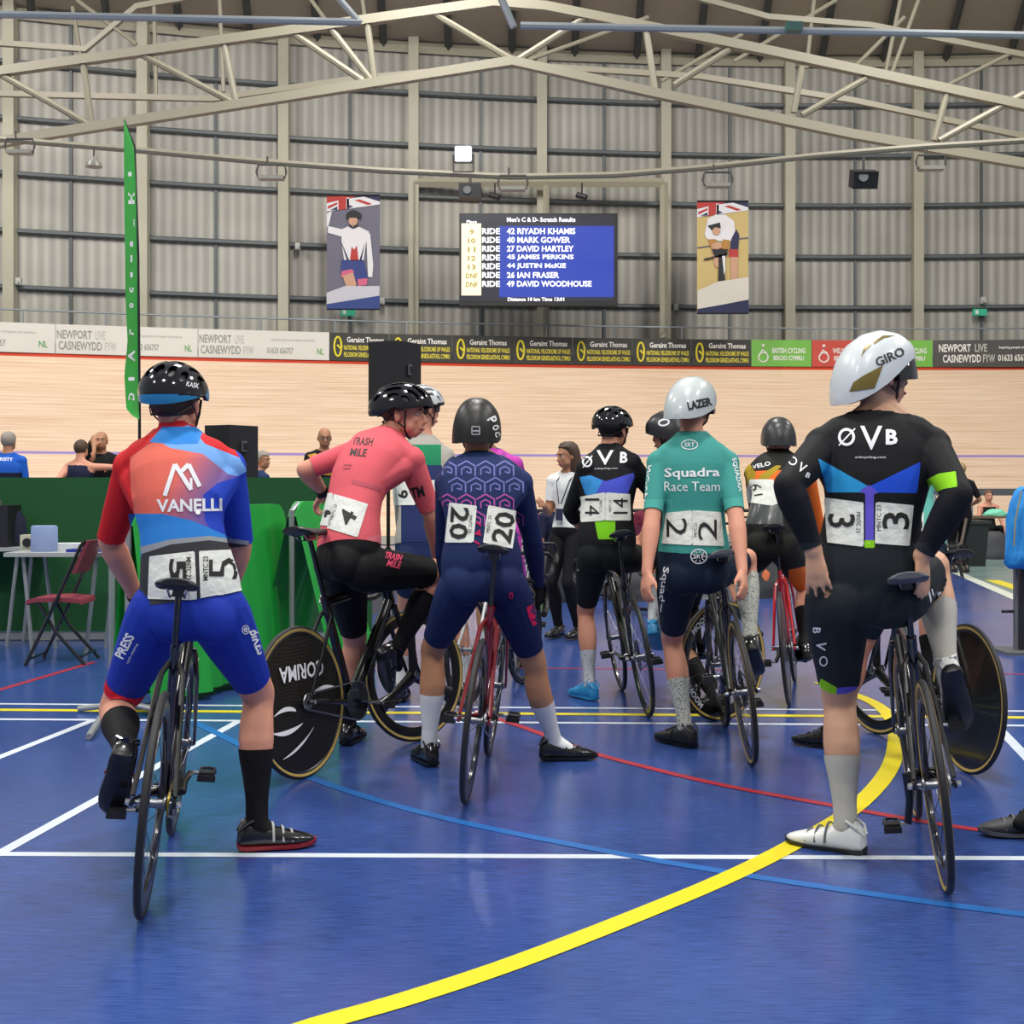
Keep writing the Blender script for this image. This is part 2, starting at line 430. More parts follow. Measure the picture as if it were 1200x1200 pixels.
    fk.tube([crown+V((0, -.035, 0)), crown+V((0, .035, 0))], .016, 8); fk.tube([crown, ht+head_dir*.02], .014, 10)
    Mst = Matrix.Translation(hb) @ Matrix.Rotation(R(steer), 4, head_dir) @ Matrix.Translation(-hb)
    fk.xf(Mst); fork = fk.build('fork', fork_m, e)
    stp = ht+head_dir*.03; ex = stp+V((.10+reach, 0, .0))
    mb = MB(); mb.tube([stp, ex], .016, 10); mb.tube([stp-head_dir*.025, stp+head_dir*.02], .019, 12); mb.xf(Mst); mb.build('stem', M_black, e)
    mb = MB()
    if bars == 'drop':
        for s in (-1, 1):
            mb.tube([ex, ex+V((0, s*.10, 0)), ex+V((.01, s*.16, 0)), ex+V((.05, s*.185, -.005)), ex+V((.085, s*.195, -.03)), ex+V((.095, s*.2, -.075)), ex+V((.07, s*.205, -.12)), ex+V((.02, s*.205, -.14)), ex+V((-.06, s*.205, -.145))],
                    [.0135, .0135, .0135, .014, .014, .015, .015, .015, .015], 9)
    else:
        for s in (-1, 1):
            mb.tube([ex, ex+V((0, s*.15, 0)), ex+V((.05, s*.19, .0)), ex+V((.11, s*.195, .01))], [.0135, .0135, .014, .015], 9)
            mb.tube([ex+V((-.12, s*.05, .03)), ex+V((.1, s*.05, .035)), ex+V((.2, s*.05, .06))], .011, 8)
    mb.xf(Mst); mb.build('handlebar', M_dark, e)
    wr = wheel(rw, 'rear_wheel', e, tan[0], words=words); wr.location = ra
    wf = wheel(fw, 'front_wheel', e, tan[1]); wf.location = Mst @ fa; wf.rotation_euler = (0, 0, R(steer))
    if words: swoosh(wr)
    if slots:
        pass
    # drivetrain on the right (-y)
    mb = MB(); c = bb+V((0, -.045, 0)); mb.lathe([(.086, -.002), (.088, 0), (.086, .002)], c, (0, 1, 0), 36); mb.lathe([(.064, -.0025), (.074, -.0025), (.074, .0025), (.064, .0025)], c, (0, 1, 0), 30, closedprof=True)
    cr = mb.build('chainring', ring_m or M_black, e)
    mb = MB(); c2 = ra+V((0, -.045, 0)); mb.lathe([(.0, -.003), (.03, -.003), (.032, 0), (.03, .003), (0, .003)], c2, (0, 1, 0), 18); mb.build('sprocket', M_alu, e)
    pts = []; a0 = R(92); 
    for k in range(14): t = R(95)-R(190)*k/13; pts.append(c+V((.09*math.cos(t), 0, .09*math.sin(t))))
    for k in range(8): t = R(-95)-R(170)*k/7; pts.append(c2+V((.034*math.cos(t), 0, .034*math.sin(t))))
    mb = MB(); mb.tube(pts, .0042, 6, closed=True); mb.build('chain', chain_m or M_alu, e)
    for s in (-1, 1):
        a = R(crank)+(0 if s < 0 else math.pi); dv = V((math.cos(a), 0, math.sin(a)))*.168; o0 = bb+V((0, s*.055, 0)); o1 = o0+dv+V((0, s*.015, 0))
        mb = MB(); mb.tube([o0-dv*.05, o0+dv*.5, o1], [.017, .013, .013], 8, flat=.6, side=(0, 1, 0)); mb.tube([bb+V((0, s*.03, 0)), o0], .014, 10)
        ck = mb.build('crank', M_black, e)
        mb = MB(); pc = o1+V((0, s*.05, 0)); mb.tube([o1, pc], .007, 8, mi=1)
        mb.box(pc+V((.0, s*.005, -.002)), (.05, .052, .018)); mb.box(pc+V((-.028, s*.005, -.012)), (.02, .06, .02))
        mb.tube([pc+V((.02, -.026+s*.005, 0)), pc+V((.05, -.022+s*.005, .006)), pc+V((.062, s*.005, .006)), pc+V((.05, .022+s*.005, .006)), pc+V((.02, .026+s*.005, 0))], .0055, 8)
        # pedals hang nose-up when free
        mb.build('pedal', [M_dark, M_alu], ck)
    # axle nuts
    for s in (-1, 1): MB().tube([ra+V((0, s*.06, 0)), ra+V((0, s*.082, 0))], .0105, 8).build('axle_nut', M_chrome, e)
    if frame_words:
        for (tx, t0, hh, col) in frame_words:
            a, b = bb, hb; u = (b-a).normalized(); v2 = V((0, 0, 1))-u*u.z; v2.normalize()
            for s in (-1, 1):
                uu = u if s < 0 else -u
                text3('frame_lettering', tx, a+u*(b-a).length*t0+V((0, s*.0215*th, 0)), uu, v2, .26, hh, col, e, bold=.02, off=.0)
    return e
# ---------- people ----------
def skinm(name, c): 
    m = mat(name, c, .55, noise=(9, .07)); m.node_tree.nodes['Principled BSDF'].inputs['Subsurface Weight'].default_value = 0.0; return m
SK = skinm('skin_fair', '#c89a7c'); SK_tan = skinm('skin_tan', '#b88460'); SK_pink = skinm('skin_pinkish', '#cf9076'); SK_mid = skinm('skin_medium', '#a87656')
HAIR = mat('hair_brown', '#4a3626', .7, noise=(60, .3)); HAIR_d = mat('hair_dark', '#1c1512', .6, noise=(60, .3)); HAIR_g = mat('hair_grey', '#8d867c', .7, noise=(60, .2))
EYEW = mat('eye_white', '#b9aea4', .4); EYED = mat('eye_iris', '#2b2420', .2); LIP = mat('lips', '#9c5a4c', .5)
def fabric(name, c, rough=.7, bump=(420, .04)): return mat(name, c, rough, spec=.18)
def ik(a, c, l1, l2, pole):
    a, c, pole = V(a), V(c), V(pole); d = c-a; L = d.length; k = (l1+l2)*.999
    if L > k:
        s = L/k; l1 *= s; l2 *= s; 
    d.normalize(); L = max(L, abs(l1-l2)+1e-3); x = (l1*l1-l2*l2+L*L)/(2*L); h = math.sqrt(max(l1*l1-x*x, 0)); n = pole-d*pole.dot(d)
    n.normalize(); return a+d*x+n*h
def seg_metric(v, a, b, ra, rb):
    a = np.array(a); b = np.array(b); e = b-a; L2 = e@e; t = ((v-a)@e)/L2; tc = np.clip(t, 0, 1); q = v-a-tc[:, None]*e
    return np.sqrt((q**2).sum(1))/(ra+(rb-ra)*tc)-1, t, math.sqrt(L2)
def limb(mb, a, b, prof, seg=14, off=None):
    a, b = V(a), V(b); pts = []; rs = []
    for t, r, *o in prof:
        p = a+(b-a)*t
        if o and off is not None: p = p+V(off)*o[0]
        pts.append(p); rs.append(r)
    mb.tube(pts, rs, seg); mb.sph(a, prof[0][1]*.99, nu=seg, nv=8); mb.sph(b, prof[-1][1]*.99, nu=seg, nv=8)
def hand(mb, w, d, n, side, curl=25, spread=6, thumb=35, k=1.0, th_dir=None):
    """w wrist, d direction to the knuckles, n back-of-hand normal, side=+1 when the thumb lies toward d x n ..."""
    w = V(w); d = V(d).normalized(); n = V(n); n = (n-d*n.dot(d)).normalized(); s = d.cross(n).normalized()*side  # s points to the thumb
    rings = []
    for t, hw, ht in ((0, .026, .020), (.03, .034, .018), (.06, .040, .0165), (.088, .041, .014), (.098, .036, .010)):
        c = w+d*t*k; rings.append([c+s*(math.cos(q)*hw*k)+n*(math.sin(q)*ht*k) for q in (2*math.pi*i/12 for i in range(12))])
    mb.rings(rings)
    for i, (o, l) in enumerate(((.029, .072), (.010, .080), (-.010, .074), (-.028, .060))):
        p = w+d*(.080*k)+s*(o*k); a = R(curl*.55); sp = R(spread*(1.5-i)); dd = (d*math.cos(sp)+s*math.sin(sp)).normalized()
        pts = [p-dd*.02, p]
        for j, f in enumerate((.46, .30, .24)):
            dir_ = (dd*math.cos(a)-n*math.sin(a)); p = p+dir_*(l*f*k*1.05); pts.append(p); a += R(curl*.9)
        mb.tube(pts, [.010*k, .0098*k, .0092*k, .0085*k, .0072*k], 8); mb.sph(pts[-1], .0072*k, nu=8, nv=6)
    tb = w+d*.022*k+s*.022*k-n*.004; td = th_dir and V(th_dir).normalized() or (d*math.cos(R(thumb))+s*math.sin(R(thumb))-n*.25).normalized()
    pts = [tb-td*.01, tb+td*.035*k, tb+td*.062*k, tb+(td+d*.35).normalized()*.088*k]
    mb.tube(pts, [.013*k, .0125*k, .0105*k, .008*k], 8); mb.sph(pts[-1], .008*k, nu=8, nv=6)
class HeadF:
    def __init__(s, c, fwd, up=(0, 0, 1), k=1.0):
        s.c = V(c); s.f = V(fwd).normalized(); u = V(up); s.u = (u-s.f*u.dot(s.f)).normalized(); s.l = s.u.cross(s.f).normalized(); s.k = k
    def __call__(s, x, y, z): return s.c+(s.f*x+s.l*y+s.u*z)*s.k
    def fr(s): return (s.f, s.l, s.u)
def head_mesh(mb, h, nk):
    k = h.k; f = h.fr(); S = lambda c, r: mb.sph(h(*c), tuple(q*k for q in r), f, nu=18, nv=12)
    S((-.010, 0, .022), (.097, .076, .090)); S((.030, 0, -.040), (.060, .058, .078)); S((.052, 0, -.088), (.032, .036, .028)); S((.074, 0, .022), (.024, .048, .016))
    for s in (-1, 1):
        S((.062, s*.036, -.028), (.024, .020, .024)); S((.035, s*.048, -.065), (.035, .016, .028))
        mb.sph(h(-.004, s*.079, -.018), (.019*k, .009*k, .033*k), (( f[0]*.95-f[1]*.3*s).normalized(), (f[1]*.95*s+f[0]*.3).normalized()*s, f[2]), nu=12, nv=8)
    mb.tube([h(.084, 0, .012), h(.100, 0, -.018), h(.112, 0, -.036), h(.092, 0, -.046)], [.009*k, .011*k, .014*k, .014*k], 10)
    S((.088, 0, -.066), (.012, .024, .010)); S((.084, 0, -.084), (.014, .022, .010))
    mb.tube([V(nk)-(h(-.02, 0, -.05)-V(nk))*.25, nk, (V(nk)+h(-.02, 0, -.05))/2, h(-.015, 0, -.03)], [.068, .060, .055, .056], 16)
def face_bits(h, parent, org, smile=False):
    k = h.k
    for s in (-1, 1):
        e = MB().sph(h(.0755, s*.031, -.004), .0118*k, nu=10, nv=8); e = e.build('eye', EYEW, parent, org=org)
        MB().sph(h(.0820, s*.031, -.004), .0064*k, nu=8, nv=6).build('iris', EYED, e, org=org)
        MB().tube([h(.094, s*.016, .016), h(.097, s*.032, .021), h(.088, s*.048, .015)], .0035*k, 6).build('eyebrow', HAIR, parent, org=org)
    MB().tube([h(.092, -.024, -.072), h(.101, -.008, -.074), h(.101, .008, -.074), h(.092, .024, -.072)], [.003, .0055, .0055, .003], 8).build('lips', LIP, parent, org=org)
def hair_cap(h, parent, org, m, low=-.055, grow=1.06, front=.05):
    """short hair: a cap over the skull, open at the face"""
    k = h.k; vs = []; nu, nv = 36, 22; C = (-.010, 0, .022); r = (.097*grow+.002, .076*grow+.003, .090*grow+.002); fs = []; idx = {}
    for j in range(nv+1):
        for i in range(nu):
            ph = math.pi*j/nv; th = 2*math.pi*i/nu; x, y, z = C[0]+r[0]*math.sin(ph)*math.cos(th), r[1]*math.sin(ph)*math.sin(th), C[2]+r[2]*math.cos(ph)
            if z < C[2]-.03: # taper to the nape
                q = min(1, (C[2]-.03-z)/.06); x = x*(1-q)+(-.07)*q if False else x
            vs.append((x, y, z))
    def ok(p):
        x, y, z = p; cut = .055 if x > front else (low if x < -.015 else low+(x+.015)/(front+.015)*(.055-low))
        return z > cut
    keep = [ok(p) for p in vs]
    for j in range(nv):
        for i in range(nu):
            q = (j*nu+i, j*nu+(i+1) % nu, (j+1)*nu+(i+1) % nu, (j+1)*nu+i)
            if all(keep[z] for z in q): fs.append(q)
    return mk('hair', [h(*p) for p in vs], fs, m, parent, org=org, angle=None)
SPN = [(-.17, .10, .075), (-.08, .148, .105), (.0, .168, .118), (.12, .166, .118), (.28, .148, .103), (.42, .140, .098), (.60, .158, .110), (.78, .172, .112), (.90, .150, .095), (.97, .095, .072), (1.03, .06, .06)]
FIGS = {}
class Fig:
    def __init__(s, key, label, pel, nk, sh, hip, wr, an, toe, headc, fwd, hup=(0, 0, 1), kp=None, ep=None, legs=(.455, .445), arms=(.30, .265), bulge=.03,
                 vs=.007, it=4, skin=SK, hands=None, w=1.0, wd=1.0, limbk=1.0, footup=None, hk=1.0, group=None, headlib=True, shoe=True):
        s.key = key; pel, nk = V(pel), V(nk); s.w = w
        sh = [V(q) for q in sh]; hip = [V(q) for q in hip]; wr = [V(q) for q in wr]; an = [V(q) for q in an]; toe = [V(q) for q in toe]
        for q in an:
            if q.z < .17: q.z = .092      # a foot on the floor
        fwd0 = ((nk-pel).normalized()).cross((hip[1]-hip[0]).normalized()).normalized(); s.fwd0 = fwd0
        kp = kp or (fwd0, fwd0); ep = ep or (-fwd0+V((0, 0, -.4)),)*2
        kn = [ik(hip[i], an[i], legs[0], legs[1], kp[i]) for i in (0, 1)]; el = [ik(sh[i], wr[i], arms[0], arms[1], ep[i]) for i in (0, 1)]
        s.pel, s.nk, s.sh, s.hip, s.wr, s.an, s.kn, s.el = pel, nk, sh, hip, wr, an, kn, el
        s.base = V((pel.x, pel.y, 0)) if min(an[0].z, an[1].z) < .3 else V((pel.x, pel.y, 0))
        org = s.base; s.org = org; s.hbv = []; s.hc = []; s.vs = vs
        mb = MB()
        # spine curve with a rounded back
        up = (nk-pel).normalized(); s.hax = (hip[1]-hip[0]).normalized(); s.sax = (sh[1]-sh[0]).normalized()
        back = -fwd0; L = (nk-pel).length
        def sp(t): return pel+(nk-pel)*t+back*(bulge*math.sin(math.pi*min(max(t, 0), 1))*(1.0))
        s.spts = []; rings = []; NS = 22
        for i in range(NS+1):
            t = -.17+1.2*i/NS; w0 = np.interp(t, [q[0] for q in SPN], [q[1] for q in SPN])*w; d0 = np.interp(t, [q[0] for q in SPN], [q[2] for q in SPN])*wd
            side = s.hax.lerp(s.sax, min(max(t, 0), 1)).normalized(); d = (sp(t+.02)-sp(t-.02)).normalized(); side = (side-d*side.dot(d)).normalized(); f = d.cross(side)
            c = sp(t); s.spts.append((t, c, side, f, w0, d0))
            rings.append([c+side*(w0*math.copysign(abs(math.cos(q))**.85, math.cos(q)))+f*(d0*math.sin(q)) for q in (2*math.pi*k/24 for k in range(24))])
        mb.rings(rings)
        k = limbk
        for i, sg in ((0, -1), (1, 1)):
            # buttock, hip, shoulder and chest masses
            mb.sph(pel+s.hax*(sg*.066*w)+back*.035*wd-up*.040, (.090*w, .078*wd, .105), (s.hax, back, up), nu=18, nv=12)
            if sg < 0: mb.sph(pel+back*.038*wd-up*.015, (.095*w, .078*wd, .12), (s.hax, back, up), nu=18, nv=12)
            mb.sph(hip[i], .09*k, nu=14, nv=9)
            c0 = sp(.86)+s.sax*(sg*.07*w); mb.tube([c0, (c0+sh[i])/2+up*.006, sh[i]], [.085*wd, .070*k, .056*k], 14); mb.sph(sh[i], .061*k, nu=14, nv=9)
            c1 = sp(.58)+s.sax*(sg*.085*w)+back*.01; mb.tube([c1, c1.lerp(sh[i], .55), sh[i]-up*.02], [.075*wd, .068*wd, .048*k], 12)
            mb.tube([nk+up*.035, nk.lerp(sh[i], .45)+up*.022+back*.012, sh[i]+up*.012], [.045, .042, .040], 10)
            cal = (kn[i]-(hip[i]+an[i])/2); cal = cal.normalized() if cal.length > .02 else V(kp[i]).normalized()
            limb(mb, hip[i], kn[i], [(0, .092*k), (.15, .094*k), (.4, .083*k), (.65, .069*k), (.85, .059*k), (.95, .057*k), (1, .055*k)])
            limb(mb, kn[i], an[i], [(0, .054*k), (.10, .051*k, .3), (.22, .056*k, 1), (.34, .0585*k, 1.2), (.48, .053*k, .9), (.65, .042*k, .4), (.82, .034*k, .1), (1, .034*k)], off=-cal*.014)
            limb(mb, sh[i], el[i], [(0, .056*k), (.3, .052*k), (.6, .047*k), (.9, .041*k), (1, .040*k)])
            limb(mb, el[i], wr[i], [(0, .040*k), (.2, .044*k), (.45, .039*k), (.75, .030*k), (1, .027*k)])
            td = (toe[i]-an[i]); dn = (an[i]-kn[i]).normalized(); tdn = (td-dn*td.dot(dn)*.9); tdn = tdn.normalized() if td.length > .01 and tdn.length > .02 else fwd0
            mb.tube([an[i], an[i]+tdn*.03+dn*.025, an[i]+tdn*.07+dn*.045, an[i]+tdn*.10+dn*.055], [.034*k, .031*k, .022*k, .012*k], 10)
            hd = dict(d=(wr[i]-el[i]).normalized(), n=V((sg, 0, .2)), curl=30, spread=4, side=1)
            if hands and hands[i]: hd.update(hands[i])
            hmb = MB(); s_ = hd['side']; hand(hmb, wr[i]-V(hd['d']).normalized()*.01, hd['d'], hd['n'], s_, hd['curl'], hd['spread'], hd.get('thumb', 35), hd.get('k', 1.0), hd.get('th_dir'))
            s.hbv.append(BVHTree.FromPolygons([V(x) for x in hmb.v], hmb.f)); s.hc.append(wr[i]+V(hd['d']).normalized()*.08); mb.add(hmb.v, hmb.f)
        s.head = HeadF(headc, fwd, hup, hk)
        head_mesh(mb, s.head, nk)
        v, t, n, faces = voxel_union(mb, vs, it)
        s.v6 = np.hstack([v, n]); s.t = t
        s.root = mk('person', v, faces, skin, org=org, angle=None); tag(s.root, label, 'person', group)
        s.classify(v)
        face_bits(s.head, s.root, org)
        s.bv = s.body_bvh = BVHTree.FromPolygons([V(x) for x in v.tolist()], t.tolist())
        FIGS[key] = s
    def classify(s, v):
        D = []; T = {}; names = []
        # spine: elliptical metric at the nearest station
        best = np.full(len(v), 1e9); bt = np.zeros(len(v)); C = np.array([list(q[1]) for q in s.spts]); ts = np.array([q[0] for q in s.spts])
        for i in range(len(C)-1):
            e = C[i+1]-C[i]; u = np.clip(((v-C[i])@e)/(e@e), 0, 1); q = v-C[i]-u[:, None]*e; dd = (q**2).sum(1)
            sd = np.array(s.spts[i][2]); fw = np.array(s.spts[i][3]); w0 = s.spts[i][4]; d0 = s.spts[i][5]
            al = ((v-C[i])@e)/math.sqrt(e@e); over = np.maximum(0, np.abs(al-u*math.sqrt(e@e)))
            met = np.sqrt((q@sd/w0)**2+(q@fw/d0)**2+(over/.08)**2)-1; m = met < best
            best = np.where(m, met, best); bt = np.where(m, ts[i]+u*(ts[i+1]-ts[i]), bt)
        names.append('spine'); D.append(best*1.0); T['spine'] = (bt, (s.nk-s.pel).length)
        B = {'neck': (s.nk, s.head(-.015, 0, -.05), .062, .056), 'head': (s.head(-.01, 0, .02), s.head(.03, 0, -.05), .092, .07)}
        for i, q in ((0, 'l'), (1, 'r')):
            B['ua_'+q] = (s.sh[i], s.el[i], .058, .042); B['fa_'+q] = (s.el[i], s.wr[i], .043, .028); 
            B['th_'+q] = (s.hip[i], s.kn[i], .093, .056); B['sh_'+q] = (s.kn[i], s.an[i], .056, .035); B['ft_'+q] = (s.an[i], s.an[i]+(s.an[i]-s.an[i]), .03, .03) if False else None
        for k, b in list(B.items()):
            if b is None: del B[k]; continue
            m, t, L = seg_metric(v, *b); D.append(m); names.append(k); T[k] = (t, L)
        s.cls = np.argmin(np.stack(D, 0), 0)
        for i, q in ((0, 'l'), (1, 'r')):   # hands: the vertices that lie on the hand surface
            names.append('ha_'+q); T['ha_'+q] = (np.zeros(len(v)), 1.0); near = np.nonzero(((v-np.array(s.hc[i]))**2).sum(1) < .15**2)[0]
            tf = s.T_f[q] if hasattr(s, 'T_f') else None; tfa = T['fa_'+q][0]
            for j in near:
                if tfa[j] < .97: continue
                h = s.hbv[i].find_nearest(V(v[j]), .0075+s.vs*.35)
                if h[0] is not None: s.cls[j] = len(names)-1
        s.names = names; s.T = T
    def garment(s, spec, off, mats):
        f = np.full(len(s.v6), -1.0)
        for k, r in spec.items():
            ks = [k] if k in s.names else [k+'_l', k+'_r']
            for kk in ks:
                m = s.cls == s.names.index(kk); t, L = s.T[kk]
                if r == 'all': val = np.full(len(t), 1.0)
                elif r[0] == '<': val = (r[1]-t)*L
                elif r[0] == '>': val = (t-r[1])*L
                else: val = np.minimum((t-r[1])*L, (r[2]-t)*L)
                f = np.where(m, val, f)
        v, tp, pp, tn, pn = clip(s.v6, s.t, f); vv, tt = compact(v, tp)
        g = Garment(vv, tt, mats if isinstance(mats, (list, tuple)) else [mats]); g.v[:, :3] += g.v[:, 3:6]*off; return g
    def put(s, name, g, label=None):
        g.clean(); o = g.build(name, s.root, s.org)
        if label: o['label'] = label
        return o
    def shoe(s, i, m, m_sole, toe_dir, up=None, k=1.0, label=None, heel_m=None, strap=False):
        f = V(toe_dir).normalized(); u = V(up) if up is not None else V((0, 0, 1)); u = (u-f*u.dot(f)).normalized(); l = u.cross(f)
        a = s.an[i]; O = a-u*.085*k
        st = [(-.068, .012, .016, .050), (-.060, .028, .006, .078), (-.040, .035, .003, .103), (-.01, .037, .003, .106), (.025, .0375, .003, .092), (.06, .041, .004, .075), (.10, .046, .004, .062), (.14, .047, .006, .052), (.175, .040, .010, .042), (.198, .024, .014, .034), (.208, .008, .018, .026)]
        rings = []
        for x, w, z0, z1 in st:
            r = []
            for q in range(18):
                t = 2*math.pi*q/18; c, sn = math.cos(t), math.sin(t); y = w*math.copysign(abs(c)**.7, c)*(1 if sn < .2 else 1-.35*max(0, sn)**2*(z1 > .07)); z = (z0+z1)/2+(z1-z0)/2*math.copysign(abs(sn)**.8, sn)
                r.append(O+(f*x+l*y+u*z)*k)
            rings.append(r)
        o = MB().rings(rings).build('shoe', m, s.root, org=s.org)
        if label: o['label'] = label
        rings = []
        for x, w, z0, z1 in st:
            x2 = x*1.02; r = []
            for (yy, zz) in ((1.05, .010), (1.0, -.004), (.6, -.008), (-.6, -.008), (-1.0, -.004), (-1.05, .010)): r.append(O+(f*x2+l*(w*yy)+u*(z0+zz))*k)
            rings.append(r)
        so = MB().rings(rings).build('sole', m_sole, o, org=s.org)
        mb = MB()
        for x in (.055, .09, .122):
            w = .046; mb.tube([O+(f*x+l*(w*math.cos(q)*1.0)+u*(.02+(.09-x*.42)*1.06*math.sin(q)*.98-.0))*k for q in (R(8)+R(164)*j/8 for j in range(9))], .0045 if not strap else .007, 6, flat=.5)
        mb.build('straps', heel_m or m_sole, o, org=s.org)
        mb = MB(); mb.tube([O+(f*x+l*(w*1.0)+u*z)*k for x, w, z in ((-.066, .012, .062), (-.05, .034, .088), (-.02, .036, .106))]+[O+(f*.02+u*.107)*k], .005, 6)
        mb.tube([O+(f*x-l*(w*1.0)+u*z)*k for x, w, z in ((-.066, .012, .062), (-.05, .034, .088), (-.02, .036, .106))]+[O+(f*.02+u*.107)*k], .005, 6)
        mb.build('collar', m, o, org=s.org)
        return o
def strap(s, helmet, m=None):
    h = s.head; mb = MB()
    for q in (-1, 1):
        mb.tube([h(.035, q*.078, .01), h(.030, q*.074, -.04), h(.030, q*.060, -.085), h(.035, q*.02, -.118)], .0048, 6, flat=.5)
        mb.tube([h(-.05, q*.078, -.0), h(-.0, q*.078, -.05), h(.028, q*.066, -.07)], .0042, 6, flat=.5)
    mb.tube([h(.035, -.02, -.118), h(.037, 0, -.120), h(.035, .02, -.118)], .005, 6)
    mb.build('chin_strap', m or M_dark, helmet, org=s.org)
def road_helmet(s, mats, parent=None, tilt=0, rim_z=-.0, band=.035, style=0, k=1.0):
    """vented shell; mats = [shell, band, liner]"""
    h = s.head; parent = s.root
    rx, ry, rz = .150*k, .112*k, .118*k; cx, cz = -.012, .022
    NU, NV = 92, 84; ct, st_ = math.cos(R(tilt)), math.sin(R(tilt))
    def pt(i, j, r=1.0):
        al = -math.pi/2+math.pi*(i/NU); be = math.pi*(j/NV)*1.30-R(27)   # be: 0 front .. 180 back
        x = math.cos(be)*math.cos(al); z = math.sin(be)*math.cos(al); y = math.sin(al)
        xx = rx*x*(1.05 if x < 0 else 1.0); zz = rz*z
        # raised ribs
        X, Y, Z = xx*r, ry*y*r, zz*r
        return (cx+X*ct+Z*st_, Y, cz-X*st_+Z*ct), al, be, z
    slots = [(0, 9), (22, 6.5), (-22, 6.5), (43, 6), (-43, 6), (62, 5), (-62, 5)]
    rows = [(18, 62), (72, 118), (128, 158)]
    def hole(al, be, zz):
        a, b = math.degrees(al), math.degrees(be)
        if zz < .14: return False
        for c, w in slots:
            for b0, b1 in rows:
                if abs(c) > 50 and b1 > 125: continue
                off = (b1-b0)/2; u = (b-(b0+b1)/2)/off
                if abs(u) < 1 and abs(a-c) < w*math.sqrt(1-u*u): return True
        return False
    vs = []; fs = []; mi = []; idx = {}
    def low(x, y): return .006+.030*max(0, x/.14)**1.5-(.030 if x < -.02 else .030*max(0, min(1, (.03-x)/.05)))
    def vid(i, j, lay):
        k_ = (i, j, lay)
        if k_ in idx: return idx[k_]
        p, al, be, z = pt(i, j, 1.0 if lay == 0 else .87)
        vs.append(p); idx[k_] = len(vs)-1; return idx[k_]
    cell = {}
    for i in range(NU):
        for j in range(NV):
            p, al, be, z = pt(i+.5, j+.5); 
            if p[2] < low(p[0], p[1])+rim_z: continue
            cell[(i, j)] = (1 if p[2] < low(p[0], p[1])+rim_z+band else 0) if not hole(al, be, z) else None
    for (i, j), c in cell.items():
        if c is None:
            fs.append((vid(i, j, 1), vid(i+1, j, 1), vid(i+1, j+1, 1), vid(i, j+1, 1))); mi.append(2); continue
        fs.append((vid(i, j, 0), vid(i+1, j, 0), vid(i+1, j+1, 0), vid(i, j+1, 0))); mi.append(c)
        for (di, dj, a, b) in ((-1, 0, (i, j), (i, j+1)), (1, 0, (i+1, j), (i+1, j+1)), (0, -1, (i, j), (i+1, j)), (0, 1, (i, j+1), (i+1, j+1))):
            nb = cell.get((i+di, j+dj), 'out')
            if nb is None or nb == 'out':
                if 0 <= i+di < NU or nb is None: fs.append((vid(*a, 0), vid(*b, 0), vid(*b, 1), vid(*a, 1))); mi.append(c if nb is None else 2)
    o = mk('helmet', [h(*p) for p in vs], fs, mats, parent, mi=mi, org=s.org, angle=35)
    mb = MB(); mb.tube([h(-.04, q*.079, -.02) if abs(q) == 1 else h(-.102+.02*abs(q), q*.079*.9, -.05) for q in (-1, -.7, -.3, 0, .3, .7, 1)], .0045, 8, flat=.5); mb.build('retention_cradle', M_dark, o, org=s.org)
    bv = BVHTree.FromPolygons([h(*p) for p in vs], fs); s.helm_bvh = bv
    return o
def aero_helmet(s, stations, mats, name='helmet'):
    """stations: (x, y-halfwidth, zbot, ztop, zedge) in head units, back to front"""
    h = s.head; n = 26; rings = []; inner = []
    for x, w, zb, zt in stations:
        r = []; q = []
        for k in range(n+1):
            t = math.pi*k/n; c, sn = math.cos(t), math.sin(t)
            y = w*math.copysign(abs(c)**.85, c); z = zb+(zt-zb)*abs(sn)**.8; r.append(h(x, y, z)); q.append(h(x*.96 if x > 0 else x*.90, y*.9, zb+(zt-zb)*.93*abs(sn)**.8))
        rings.append(r); inner.append(q)
    vs = [p for r in rings for p in r]; m = n+1; fs = []
    for i in range(len(rings)-1):
        for k in range(n): fs.append((i*m+k, i*m+k+1, (i+1)*m+k+1, (i+1)*m+k))
    nO = len(vs); vs += [p for r in inner for p in r]
    mi = [0]*len(fs)
    for i in range(len(rings)-1):
        for k in range(n): fs.append((nO+i*m+k, nO+(i+1)*m+k, nO+(i+1)*m+k+1, nO+i*m+k+1)); mi.append(1)
        for k in (0, n): fs.append((i*m+k, (i+1)*m+k, nO+(i+1)*m+k, nO+i*m+k)); mi.append(1)
    L = (len(rings)-1)*m
    for k in range(n):
        fs.append((k, k+1, nO+k+1, nO+k)); mi.append(1); fs.append((L+k, L+k+1, nO+L+k+1, nO+L+k)); mi.append(1)
    bm = bmesh.new(); bv = [bm.verts.new(p) for p in vs]
    for f, q in zip(fs, mi):
        try: ff = bm.faces.new([bv[i] for i in f]); ff.material_index = q
        except ValueError: pass
    bmesh.ops.recalc_face_normals(bm, faces=bm.faces)
    vs = [tuple(v.co) for v in bm.verts]; bm.verts.index_update(); fs = [tuple(v.index for v in f.verts) for f in bm.faces]; mi = [f.material_index for f in bm.faces]; bm.free()
    for r in (rings[0], rings[-1]): q0 = len(vs); vs = vs+[tuple(p) for p in r]; fs.append(tuple(range(q0, q0+m))); mi.append(0)
    o = mk(name, vs, fs, mats, s.root, mi=mi, org=s.org, angle=50)
    s.helm_bvh = BVHTree.FromPolygons([V(p) for p in vs], fs)
    return o
